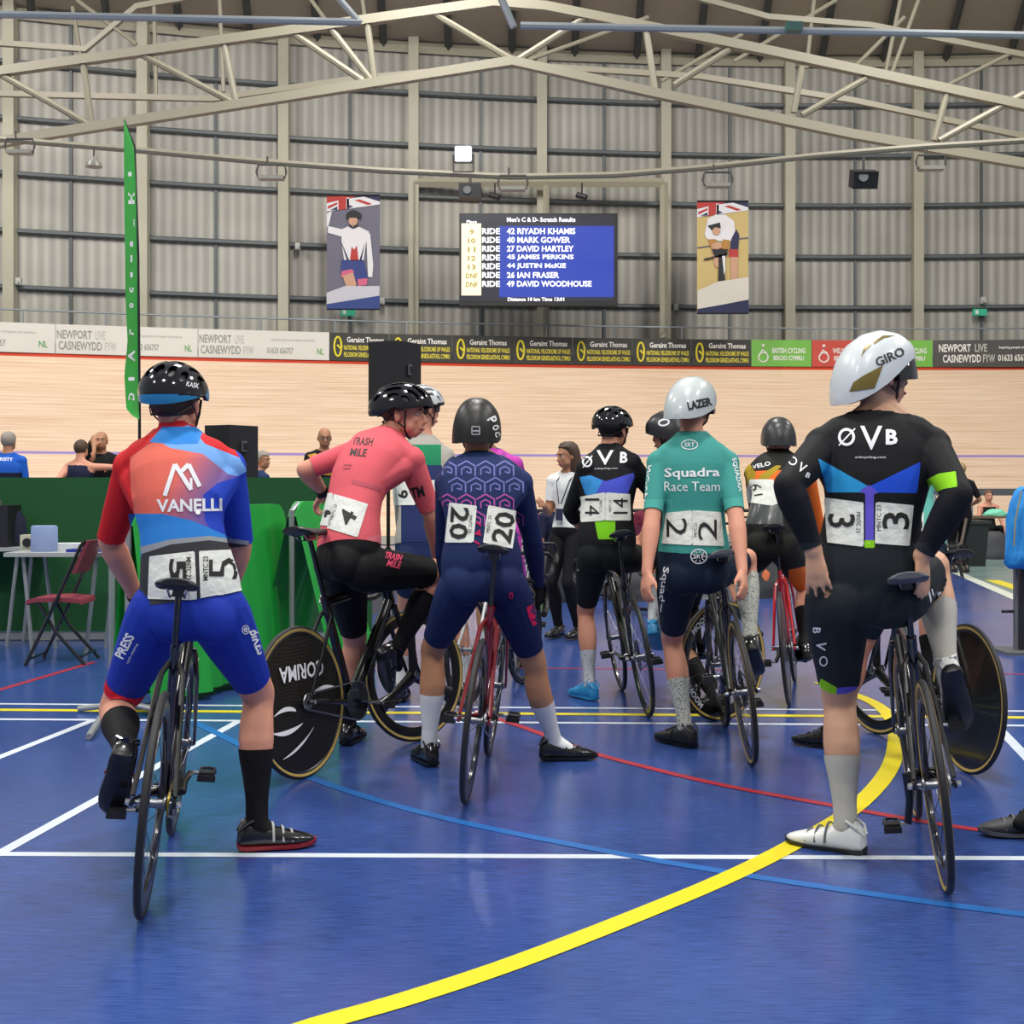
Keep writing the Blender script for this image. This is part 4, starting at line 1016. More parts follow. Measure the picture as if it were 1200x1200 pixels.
# ---------- results screen ----------
Ys = 36.9; c = P(631, 305, Ys); scr = empty('results_screen', c, 0, 'large wall screen showing race results in white on blue', 'screen')
wS, hS = 185/F*Ys, 108/F*Ys
mb = MB(); mb.box(c, (wS, .25, hS)); mb.build('bezel', mat('screen_bezel', '#0e0e10', .4), scr, org=c, smooth=False)
def emis(n, col, st): return mat(n, '#000000', .4, emit=(col, st))
def scr_rect(n, x0, y0, x1, y1, m, k=0):
    a = P(x0, y0, Ys); b = P(x1, y1, Ys); y = c.y-.135-.004*k
    return mk(n, [(a.x, y, b.z), (b.x, y, b.z), (b.x, y, a.z), (a.x, y, a.z)], [(0, 1, 2, 3)], m, scr, org=c, smooth=False)
scr_rect('dark_field', 541, 253, 719, 354, emis('scr_dark', '#1b1c2e', 1.0)); scr_rect('blue_field', 585, 266, 719, 349, emis('scr_blue', '#1a3cb0', 1.1), 1); scr_rect('place_column', 541, 263, 564, 347, emis('scr_cream', '#ffe9bd', 1.6), 1)
EW = emis('scr_white', '#ffffff', 1.5); EM = emis('scr_magenta', '#e3a6e8', 1.2); EY = emis('scr_ochre', '#b09a3c', 1.0)
def stx(tx, cx, cy, w_, h_, m, k=2):
    v, t, sz = text2d(tx, .03); y = c.y-.135-.004*k
    vs = []
    for q in v: p = P(cx+q[0]/sz[0]*w_, cy-q[1]/sz[1]*h_, Ys); vs.append((p.x, y, p.z))
    mk('screen_text', vs, t, m, scr, org=c, smooth=False)
stx("Men's C & D- Scratch Results", 634, 258.5, 80, 5.5, EW); stx('Distance 10 km Time 13:01', 628, 351.5, 66, 4.5, EW); stx('Place', 553, 261, 12, 3.5, EW, 3)
rows = [('9', '42 RIYADH KHAMIS'), ('10', '40 MARK GOWER'), ('11', '27 DAVID HARTLEY'), ('12', '45 JAMES PERKINS'), ('13', '44 JUSTIN McKIE'), ('DNF', '26 IAN FRASER'), ('DNF', '49 DAVID WOODHOUSE')]
wid = [80, 74, 78, 78, 69, 61, 99]
for i, ((a, b), wd_) in enumerate(zip(rows, wid)):
    y = 272+i*10.25; stx(b, 594+wd_/2, y, wd_, 7.2, EW); stx('RIDE', 575.5, y, 21, 7, EW); stx(a, 553, y+1, 5 if len(a) == 1 else 9 if len(a) == 2 else 14, 6, EY)
# ---------- posters ----------
def poster(px0, py0, px1, py1, Y, label, shapes):
    a, b = P(px0, py0, Y), P(px1, py1, Y); c = V(((a.x+b.x)/2, Y, b.z)); root = empty('hanging_poster', c, 0, label, 'poster', None)
    W, Hh = b.x-a.x, a.z-b.z
    MB().box(((a.x+b.x)/2, Y+.02, (a.z+b.z)/2), (W, .03, Hh)).build('cloth', shapes[0], root, org=c, smooth=False)
    for k, (nm, m, polys) in enumerate(shapes[1]):
        vs = []; ts = []
        for pl in polys:
            v, t = poly2(pl); n = len(vs); vs += [(a.x+x*W, Y-.004-.003*k, a.z-y*Hh) for x, y in v]; ts += [tuple(i+n for i in f) for f in t]
        mk(nm, vs, ts, m, root, org=c, smooth=False)
    [MB().tube([(a.x, Y, zz), (b.x, Y, zz)], .03, 8).build('pole', M_dark, root, org=c) for zz in (a.z, b.z)]
def ell(cx, cy, rx, ry, n=16): return [(cx+rx*math.cos(2*math.pi*k/n), cy+ry*math.sin(2*math.pi*k/n)) for k in range(n)]
pw, pr, pb = mat('poster_white', '#cfcdd0', .7), mat('poster_red', '#a8322e', .7), mat('poster_navy', '#1d2245', .7)
sk_, bl_, gy = mat('poster_skin', '#b98f74', .7), mat('poster_dark', '#1c1d22', .7), mat('poster_grey', '#62606f', .7)
flag = [('flag_field', pb, [[(.0, .0), (1, .0), (1, .08), (0, .145)]]), ('flag_red', pr, [[(0, 0), (.62, 0), (0, .09)], ]), ('flag_white', pw, [[(0, .07), (.22, .045), (.22, .125), (.16, .13), (0, .145)], [(.38, .03), (.7, .012), (1, .055), (1, .08), (.38, .12)], [(.36, .02), (.42, .02), (.42, .118), (.36, .12)]]), ('flag_stripes', pr, [[(.22, 0), (.37, 0), (.37, .12), (.22, .13)], [(.52, .045), (.62, .035), (.86, .075), (.78, .085)], [(.02, .095), (.2, .06), (.2, .08), (.02, .12)]]), ('flag_corner', pb, [[(.06, .132), (.2, .098), (.2, .125)], [(.4, .08), (.5, .1), (.4, .115)]])]
poster(383, 229, 445, 362, 37.2, 'left poster of a cheering rider in a white suit against grey with one arm raised', (gy, flag+[
    ('arm', pw, [[(.02, .27), (.3, .3), (.32, .37), (.02, .33)], [(.0, .16), (.10, .14), (.04, .26), (0, .28)], [(.74, .31), (.82, .34), (.88, .62), (.86, .72), (.78, .72), (.76, .5)]]),
    ('suit', pw, [[(.28, .3), (.4, .275), (.6, .275), (.8, .32), (.74, .42), (.70, .57), (.33, .57), (.28, .42)]]),
    ('suit_flashes', pr, [[(.44, .57), (.47, .45), (.52, .48), (.57, .44), (.6, .57)]]), ('suit_stripes', pb, [[(.25, .38), (.42, .57), (.38, .57)], [(.72, .42), (.62, .57), (.66, .57)]]),
    ('shorts', mat('poster_blue', '#2b3a76', .7), [[(.28, .57), (.70, .58), (.78, .72), (.58, .76), (.26, .68)]]), ('cuffs', mat('poster_pink', '#c05a78', .7), [[(.28, .67), (.48, .65), (.52, .68), (.28, .73)], [(.58, .74), (.77, .73), (.76, .79), (.6, .80)]]),
    ('leg', sk_, [[(.3, .71), (.5, .68), (.56, .78), (.52, .84), (.38, .82)]]), ('face', sk_, [ell(.5, .225, .085, .045)]), ('helmet', bl_, [[(.38, .22), (.37, .17), (.42, .145), (.5, .13), (.6, .145), (.66, .17), (.65, .22), (.6, .2), (.42, .2)]]), ('chinstrap', bl_, [[(.42, .26), (.5, .28), (.6, .26), (.6, .275), (.5, .295), (.42, .275)]]),
    ('mist', mat('poster_mist', '#b4b4bc', .7), [[(0, .86), (.35, .80), (1, .80), (1, .885), (0, .96)]]), ('foot_band', mat('poster_band', '#2a3c78', .7), [[(0, .96), (1, .885), (1, 1), (0, 1)]])]))
tanp = mat('poster_tan', '#b9a268', .7)
poster(817, 236, 877, 367, 37.2, 'right poster of a crouched time-trial rider head-on against a pale track', (tanp, flag+[
    ('track_stripes', gy, [[(0, .41), (.3, .39), (.3, .40), (0, .42)], [(.8, .33), (1, .32), (1, .33), (.8, .34)], [(.7, .74), (1, .715), (1, .722), (.7, .75)]]), ('back', pw, [[(.14, .3), (.2, .16), (.35, .12), (.55, .12), (.72, .18), (.74, .28), (.66, .36), (.5, .36), (.2, .34)]]),
    ('leg_dark', pb, [[(.66, .34), (.76, .25), (.82, .3), (.8, .43), (.64, .43)]]), ('leg_red', pr, [[(.62, .43), (.80, .43), (.80, .50), (.62, .5)]]), ('calves', sk_, [[(.64, .5), (.79, .5), (.78, .7), (.66, .72)], [(.26, .38), (.4, .4), (.42, .6), (.34, .58)]]),
    ('forearms', mat('poster_gold', '#a87634', .7), [[(.22, .34), (.36, .34), (.38, .42), (.26, .42)], [(.5, .34), (.64, .35), (.6, .44), (.46, .42)]]), ('helmet', pw, [ell(.37, .2, .17, .07)]), ('visor', bl_, [[(.2, .22), (.44, .19), (.46, .24), (.3, .27)]]), ('face', sk_, [ell(.37, .27, .08, .035)]),
    ('hands', sk_, [ell(.38, .40, .10, .03)]), ('bicycle', bl_, [[(.28, .43), (.6, .43), (.56, .5), (.34, .5)], [(.12, .515), (.14, .53), (.6, .475), (.6, .465)], [(.42, .48), (.50, .48), (.56, .80), (.40, .80)]]), ('fork', pw, [[(.48, .49), (.54, .49), (.545, .62), (.52, .66)]]),
    ('mist', mat('poster_mist2', '#c2bdb2', .7), [[(0, .80), (.4, .72), (1, .68), (1, .88), (0, .97)]]), ('foot_band', pb, [[(0, .965), (1, .885), (1, 1), (0, 1)]])]))
# ---------- bicycles ----------
def along(a, yaw_px):  # helper: a point wheelbase ahead at an angle (degrees right of straight away)
    t = R(yaw_px); return V(a)+V((math.sin(t), math.cos(t), 0))
BK = {}
BK['A'] = bike('black track bicycle ridden by the person in the red and blue jersey', G(167, 1072), G(200, 979), 5.4, rw='deep', fw='spoke', crank=10, chain_m=M_goldchain, saddle_h=.995)
BK['D'] = bike('black track bicycle with tan tyre walls beside the person in the white pointed helmet', G(1109, 1043), G(1073, 953), -6.3, rw='deep', fw='deep', tan=(True, True), crank=92, saddle_h=1.0, frame_words=[('DOLAN', .5, .045, M_white)], thick=1.25, seat_m=M_grey)
BK['C'] = bike('dark red track bicycle under the person in the navy patterned suit', G(546, 940), G(571, 887), 5.8, frame_m=M_red, rw='deep', fw='spoke', crank=-5, saddle_h=1.04, thick=1.1)
BK['B'] = bike('black track bicycle with a solid lettered disc rear wheel under the person in pink', G(358, 912), G(492, 867), -5, frame_m=M_black, rw='disc', fw='tri', tan=(True, True), crank=-12, saddle_h=1.10, steer=-18,
               words=[('CORIMA', 180, -.135, .33, .07, 0)], thick=1.35, bars='drop')
a = G(881, 895); BK['E'] = bike('black track bicycle with a pale saddle beside the person in the teal jersey', a, along(a, 2), -7.2, rw='deep', fw='deep', tan=(True, False), crank=-35, saddle_h=.985, seat_m=M_alu)
a = G(760, 839); BK['F'] = bike('slim black track bicycle leaning beside the person in light blue shoes', a, along(a, -4), -8, rw='spoke', fw='spoke', crank=185, saddle_h=1.04)
a = G(925, 826); BK['I'] = bike('red and white track bicycle with a smoke disc wheel under the person in orange sleeves', a, along(a, 14), -5, frame_m=M_redb, rw='disc', fw='deep', crank=20, saddle_h=1.06)
BK['H'] = bike('black track bicycle with a plain unlettered disc rear wheel at the far right', G(1133, 906), G(1033, 862), 1, rw='disc', fw='tri', tan=(True, True), crank=180, saddle_h=.99, steer=12)
BK['G'] = bike('black track bicycle turned sideways behind the teal-jerseyed rider, its lettered front wheel showing', at_x(800, 8.25, 0), G(845, 838), 0, rw='spoke', fw='deep', tan=(False, True), crank=60, saddle_h=.99, steer=-62)
BK['K'] = bike('white and red track bicycle mostly hidden by the dark red one', V((-.26, 7.75, 0)), V((.08, 8.66, 0)), 0, frame_m=mat('pearl_white_paint', '#c9cfd2', .25, coat=.5), fork_m=M_redb, rw='spoke', fw='spoke', crank=0, saddle_h=1.0)
BK['L'] = bike('silver track bicycle under the person in the magenta jersey', V((.03, 9.15, 0)), V((.14, 10.1, 0)), 0, frame_m=M_alu, rw='spoke', fw='spoke', crank=0, saddle_h=.98)
wf = [c for c in BK['G'].children if c.name.startswith('front_wheel')][0]
for sg in (-1, 1):
    for ang in (-40, 140, 50):
        u = V((-math.sin(R(ang)), 0, math.cos(R(ang))))*(1 if sg > 0 else 1); v2 = V((math.cos(R(ang)), 0, math.sin(R(ang))))*(-sg)
        text3('wheel_lettering', 'MOON', V((math.cos(R(ang))*.283, sg*.0135, math.sin(R(ang))*.283)), -u if sg < 0 else u, v2*-1 if sg < 0 else v2, .15, .034, M_white, wf, bold=.02, off=.0)
ONLY = "ABCDEFGHIKL"
# ---------- the riders ----------
UP = V((0, 0, 1))
M_shoe = mat('shoe_black', '#121214', .25, coat=.5); M_sole = mat('shoe_sole', '#0c0c0e', .4); M_heelw = mat('shoe_grey_trim', '#9a9c9a', .4); M_shred = mat('shoe_red_trim', '#8a1d22', .35)
M_shwhite = mat('shoe_white', '#d7d9d6', .35, coat=.2); M_shblue = mat('shoe_cover_blue', '#2f8fc6', .45); M_sockb = fabric('sock_black', '#131214'); M_sockw = fabric('sock_white', '#d8dadb'); M_sockg = fabric('sock_light_grey', '#b3b1a8')
M_txtw = mat('print_white', '#e2e4e6', .6); M_ink = mat('print_black', '#141416', .6)
def dots_mat(name, base, dot, sc, th):
    m = mat(name, base, .7); nt = m.node_tree; b = nt.nodes['Principled BSDF']; tc = nt.nodes.new('ShaderNodeTexCoord'); v = nt.nodes.new('ShaderNodeTexVoronoi'); v.inputs['Scale'].default_value = sc
    cr = nt.nodes.new('ShaderNodeValToRGB'); cr.color_ramp.interpolation = 'CONSTANT'; cr.color_ramp.elements[0].color = hexc(dot); cr.color_ramp.elements[1].position = th; cr.color_ramp.elements[1].color = hexc(base)
    nt.links.new(tc.outputs['Object'], v.inputs['Vector']); nt.links.new(v.outputs['Distance'], cr.inputs[0]); nt.links.new(cr.outputs[0], b.inputs['Base Color']); return m
M_sockdot = dots_mat('sock_speckled', '#bcbfb6', '#2c302e', 95, .30); M_sockdot2 = dots_mat('sock_spotted', '#c9cdd2', '#3d4148', 60, .22)
sx_dir = V((1, 0, 0))
def txt_on(s, g, items, m, par, off=.003):
    bv = g.bvh() if isinstance(g, Garment) else g
    for it in items:
        v, t = placed(*it); decal('lettering', v, t, bv, m, par, s.org, off, L=5)
def art_on(s, g, parts, m, par, name='emblem', off=.003):
    v, t = join2(parts); decal(name, v, t, g.bvh() if isinstance(g, Garment) else g, m, par, s.org, off, L=5)
# ===== rider A: red and blue jersey =====
if 'A' in ONLY:
    s = Fig('A', 'person in red and blue jersey with number five, astride a black bicycle at the left',
        P(225, 706, 4.43), P(207, 514, 4.58), (P(156, 549, 4.58), P(265, 549, 4.58)), (P(190, 712, 4.43), P(252, 712, 4.43)), (P(160, 700, 4.84), P(266, 702, 4.86)),
        (P(147, 880, 4.18), P(301, 962, 4.68)), (P(133, 962, 4.30), P(350, 968, 4.74)), P(206, 471, 4.60), (.18, .98, -.02), kp=(V((-.35, 1, .2)), V((.25, 1, 0))), ep=(V((-1, -.2, -.3)), V((1, -.2, -.3))),
        legs=(.46, .455), bulge=.05, vs=.0075, w=.95, limbk=1.08, hands=(dict(curl=60), dict(curl=60)), skin=SK_pink)
    c_red, c_sal, c_blu, c_blu2, c_sky, c_sil, c_gry = [fabric('jersey_'+n, c) for n, c in (('red', '#c22026'), ('salmon', '#d8604e'), ('royal', '#2442b4'), ('violet', '#5a4a9c'), ('sky', '#2f7fcc'), ('silver', '#8f9499'), ('charcoal', '#38383c'))]
    def grad():
        m = bpy.data.materials.new('jersey_fade'); m.use_nodes = True; nt = m.node_tree; b = nt.nodes['Principled BSDF']; b.inputs['Roughness'].default_value = .7
        tc = nt.nodes.new('ShaderNodeTexCoord'); sp = nt.nodes.new('ShaderNodeSeparateXYZ'); mr = nt.nodes.new('ShaderNodeMath'); mr.operation = 'MULTIPLY_ADD'; mr.inputs[1].default_value = .45
        nt.links.new(tc.outputs['Object'], sp.inputs[0]); nt.links.new(sp.outputs['Z'], mr.inputs[0])
        m1 = nt.nodes.new('ShaderNodeMath'); m1.operation = 'MULTIPLY'; m1.inputs[1].default_value = 1.0; nt.links.new(sp.outputs['X'], m1.inputs[0])
        m2 = nt.nodes.new('ShaderNodeMath'); m2.operation = 'MULTIPLY'; m2.inputs[1].default_value = -1; nt.links.new(m1.outputs[0], m2.inputs[0]); nt.links.new(m2.outputs[0], mr.inputs[2])
        cr = nt.nodes.new('ShaderNodeValToRGB'); e = cr.color_ramp.elements; e[0].position = .44; e[0].color = hexc('#2a3fa8'); e[1].position = .64; e[1].color = hexc('#d8604e'); q = e.new(.53); q.color = hexc('#8a5a86')
        nt.links.new(mr.outputs[0], cr.inputs[0]); nt.links.new(cr.outputs[0], b.inputs['Base Color']); return m
    gfade = grad(); c_lfade = fabric('jersey_pale_blue', '#6f9fdc'); c_mix = fabric('jersey_dusk', '#7d7fc0')
    g = s.garment({'spine': ('b', .02, .985), 'ua': ('<', .98)}, .006, c_red)
    g.poly([(147, 540), (175, 520), (220, 512), (290, 560), (292, 660), (120, 660)], gfade, back=True)
    g.poly([(186, 506), (222, 498), (240, 520), (290, 540), (293, 560), (268, 556), (238, 532), (200, 525), (180, 514)], c_lfade)
    g.poly([(175, 518), (190, 500), (240, 500), (232, 520), (206, 521)], c_sky)
    g.poly([(290, 552), (275, 560), (255, 566), (238, 580), (240, 610), (262, 640), (320, 650), (320, 520), (276, 528)], c_blu, back=True)
    g.poly([(120, 500), (151, 500), (153, 570), (158, 610), (166, 640), (172, 662), (120, 665)], c_red, back=True)
    g.poly([(150, 602), (190, 602), (225, 610), (262, 626), (282, 636), (276, 652), (160, 662)], c_sky)
    g.poly([(164, 641), (200, 632), (245, 628), (292, 634), (292, 640), (245, 634), (200, 638), (166, 650)], c_sil); g.poly([(166, 649), (200, 638), (245, 633), (292, 639), (292, 710), (150, 712)], c_gry, back=True)
    j = s.put('jersey', g); txt_on(s, g, [('VANELLI', 222, 592, 77, 15, 1, 0, .03)], M_txtw, j)
    art_on(s, g, [line2([(193, 581), (205, 544), (224, 574)], 5), line2([(213, 552), (221, 544), (234, 570)], 5), line2([(224, 560), (224, 574)], 3), ring2(232, 600, 3, 3, 3)], M_txtw, j)
    race_bibs(s, g, [[(176, 652), (228, 646), (231, 703), (174, 702)], [(233, 646), (277, 644), (290, 698), (235, 703)]],
              [[('5', 208, 668, 26, 20, -90, 0, .03), ('MNTC 23', 221, 666, 26, 6, -90, 0, .01)], [('5', 262, 666, 25, 34, 90, 0, .0), ('MNTC 23', 241, 666, 28, 6, 90, 0, .01)]])
    navy = fabric('shorts_royal_blue', '#1d36a0'); gs = s.garment({'spine': ('<', .10), 'th': ('<', .82)}, .0045, navy)
    fr = s.garment({'th_l': ('b', .74, .825)}, .0055, fabric('hem_red', '#c01c2c'))
    so = s.put('shorts', gs); s.put('leg_band', fr, 'red elastic band at the hem of the blue shorts')
    txt_on(s, gs, [('PRESS', 146, 757, 30, 12, 62, 0, .03), ('cycle clothing', 155, 766, 26, 4, 62, 0, 0), ('BIKES', 303, 752, 30, 13, -70, 0, .03), ('e', 288, 738, 5, 6, 0, 0, .02)], M_txtw, so)
    art_on(s, gs, [ring2(288, 738, 4.5, 5.5, 1)], M_txtw, so)
    s.put('sock', s.garment({'sh_l': ('>', .42)}, .004, M_sockb)); s.put('sock', s.garment({'sh_r': ('>', .42)}, .004, M_sockb))
    s.shoe(0, M_shoe, M_sole, s_ := (P(133, 962, 4.30)-P(148, 884, 4.16)), up=V((-.1, 1, .3)), heel_m=M_shred); s.shoe(1, M_shoe, M_shred, (.95, .3, -.02), heel_m=M_heelw)
    hr = hair_cap(s.head, s.root, s.org, HAIR, low=-.085)
    [s.put('glove', s.garment({'ha_'+q: 'all', 'fa_'+q: ('>', .93)}, .003, fabric('glove_black', '#131316'))) for q in 'lr']
    hm = road_helmet(s, [mat('helmet_gloss_black', '#0b0b12', .12, coat=.8), mat('helmet_blue', '#2c86b4', .3), M_dark], tilt=4, rim_z=-.004, band=.04); strap(s, hm)
    txt_on(s, s.helm_bvh, [('KASK', 226, 451, 15, 6, -12, 0, .02), ('KASK', 196, 476, 14, 4, 2, 0, .01)], M_txtw, hm)
# ===== rider D: black suit with blue, white pointed helmet =====
if 'D' in ONLY:
    s = Fig('D', 'person in black suit with blue chevron and white pointed helmet, hands on hips',
        P(1014, 688, 4.52), P(1030, 486, 4.62), (P(966, 524, 4.60), P(1090, 524, 4.57)), (P(980, 702, 4.52), P(1048, 700, 4.52)), (P(954, 646, 4.42), P(1080, 652, 4.40)),
        (P(991, 966, 4.66), P(1110, 785, 4.62)), (P(960, 972, 4.78), P(1122, 862, 4.74)), P(1028, 438, 4.64), (.94, .33, .08), kp=(V((.22, 1, 0)), V((.7, 1, .2))), ep=(V((-.8, -.6, .1)), V((.45, -1, .1))),
        legs=(.445, .435), bulge=.03, vs=.0072, w=1.12, limbk=1.13, skin=SK, arms=(.275, .235), hk=1.02,
        hands=(dict(d=V((.10, -.03, -1)), n=V((-.6, -.8, 0)), curl=10, spread=9, side=1, thumb=55, th_dir=V((.75, -.25, -.55)), k=1.0), dict(d=V((.06, .0, -1)), n=V((.6, -.8, 0)), curl=10, spread=3, side=-1, k=.95)))
    bk, cy, rb, vio, lime = [fabric('suit_'+n, c) for n, c in (('black', '#17181b'), ('cyan', '#2a93cc'), ('royal', '#1f4fcc'), ('violet', '#5f55c4'), ('lime', '#86c81e'))]; nv = fabric('arm_warmer_ink', '#14151c'); dk = fabric('suit_slate', '#20262b')
    g = s.garment({'spine': ('b', -.2, .955), 'ua': 'all', 'fa': ('<', .93), 'th': ('<', .80)}, .005, bk)
    low = lambda z: None
    g.poly([(900, 575), (960, 560), (960, 640), (975, 660), (890, 660)], nv, back=True); g.poly([(1075, 585), (1130, 575), (1130, 660), (1060, 660)], nv, back=True)
    g.poly([(930, 636), (1085, 636), (1130, 690), (1130, 780), (920, 830), (930, 690)], dk, back=True)
    g.poly([(959, 537), (1018, 570), (1012, 577), (969, 577)], cy); g.poly([(1019, 570), (1079, 541), (1075, 578), (1025, 577)], rb); g.poly([(1010, 573), (1019, 568), (1030, 578), (1024, 578), (1024, 636), (1014, 636), (1014, 578), (1006, 577)], vio)
    g.poly([(1013, 633), (1025, 633), (1025, 642), (1013, 642)], lime)
    g.poly([(1086, 562), (1100, 555), (1120, 552), (1122, 570), (1105, 573), (1091, 580)], lime)
    g.poly([(962, 795), (981, 806), (978, 830), (950, 830)], lime); g.poly([(981, 806), (1020, 803), (1020, 830), (978, 830)], vio)
    j = s.put('skinsuit', g); txt_on(s, g, [('V', 1021, 513, 26, 28, 0, 0, .01), ('B', 1045, 512, 14, 18, 0, 0, .04), ('ovbcycling.com', 1020, 536, 36, 3.5, 0, 0, 0), ('V', 940, 548, 9, 11, -30, 0, .01), ('B', 947, 557, 5, 6, -30, 0, .02), ('B', 957, 739, 7, 9, -95, 0, .02), ('V', 962, 757, 10, 12, -100, 0, .02), ('HB', 1098, 703, 22, 8, 70, 0, .03)], M_txtw, j)
    art_on(s, g, [ring2(992, 512, 10, 10.5, 3.2), line2([(983, 522), (1002, 502)], 1.6), ring2(929, 540, 5, 5, 1.4), ring2(965, 775, 5, 6, 1.6), line2([(1088, 690), (1093, 712)], 2), line2([(1092, 690), (1096, 706)], 1.6)], M_txtw, j)
    race_bibs(s, g, [[(967, 583), (1012, 589), (1012, 641), (970, 636)], [(1026, 588), (1070, 592), (1065, 640), (1025, 637)]],
              [[('3', 986, 610, 16, 32, -90, 0, .01), ('MNTC 23', 1006, 612, 24, 5, -90, 0, .0)], [('3', 1050, 610, 20, 32, 90, 0, .01), ('MNTC 23', 1030, 607, 30, 5, 90, 0, .0)]])
    s.put('sock', s.garment({'sh_l': ('>', .44)}, .004, M_sockg)); s.put('sock', s.garment({'sh_r': ('>', .40)}, .004, M_sockg))
    s.shoe(0, M_shwhite, M_sole, (-.80, .60, -.02), heel_m=M_grey, k=1.08); s.shoe(1, M_shwhite, M_sole, P(1122, 862, 4.76)-P(1110, 785, 4.62), up=V((.1, 1, .2)), k=1.05)
    hair_cap(s.head, s.root, s.org, HAIR, low=-.075)
    hw = mat('helmet_pearl_white', '#cfd6d6', .3, coat=.5)
    hm = aero_helmet(s, [(-.166, .012, -.099, -.080), (-.161, .05, -.099, -.035), (-.148, .076, -.094, .025), (-.125, .096, -.084, .072), (-.09, .108, -.068, .110), (-.04, .114, -.040, .138), (.01, .114, -.005, .148), (.06, .106, .030, .138), (.095, .088, .045, .115), (.122, .055, .052, .090), (.134, .015, .058, .072)], [hw, M_dark])
    vz = aero_helmet(s, [(.015, .106, -.035, .02), (.06, .100, -.030, .06), (.10, .082, -.030, .08), (.128, .050, -.028, .072), (.136, .012, -.02, .06)], [mat('visor_smoke', '#14161c', .08, coat=1.0), M_dark], 'visor'); s.root  # child
    vz.parent = hm
    goldm = mat('helmet_bronze', '#7a6a34', .35, .3)
    art_on(s, s.helm_bvh_main if hasattr(s, 'helm_bvh_main') else BVHTree.FromPolygons([hm.matrix_world @ v.co+s.org for v in hm.data.vertices], [tuple(p.vertices) for p in hm.data.polygons]),
           [poly2([(1000, 448), (1012, 440), (1035, 428), (1025, 455), (995, 459)]), poly2([(1009, 419), (1012, 408), (1022, 400), (1021, 404), (1012, 413)]), poly2([(1023, 401), (1035, 393), (1050, 393), (1036, 396), (1024, 403)])], goldm, hm, 'bronze_panel')
    hb = BVHTree.FromPolygons([v.co+s.org for v in hm.data.vertices], [tuple(p.vertices) for p in hm.data.polygons])
    txt_on(s, hb, [('GIRO', 1043, 418, 36, 11, 24, 0, .02)], M_dark, hm); strap(s, hm)
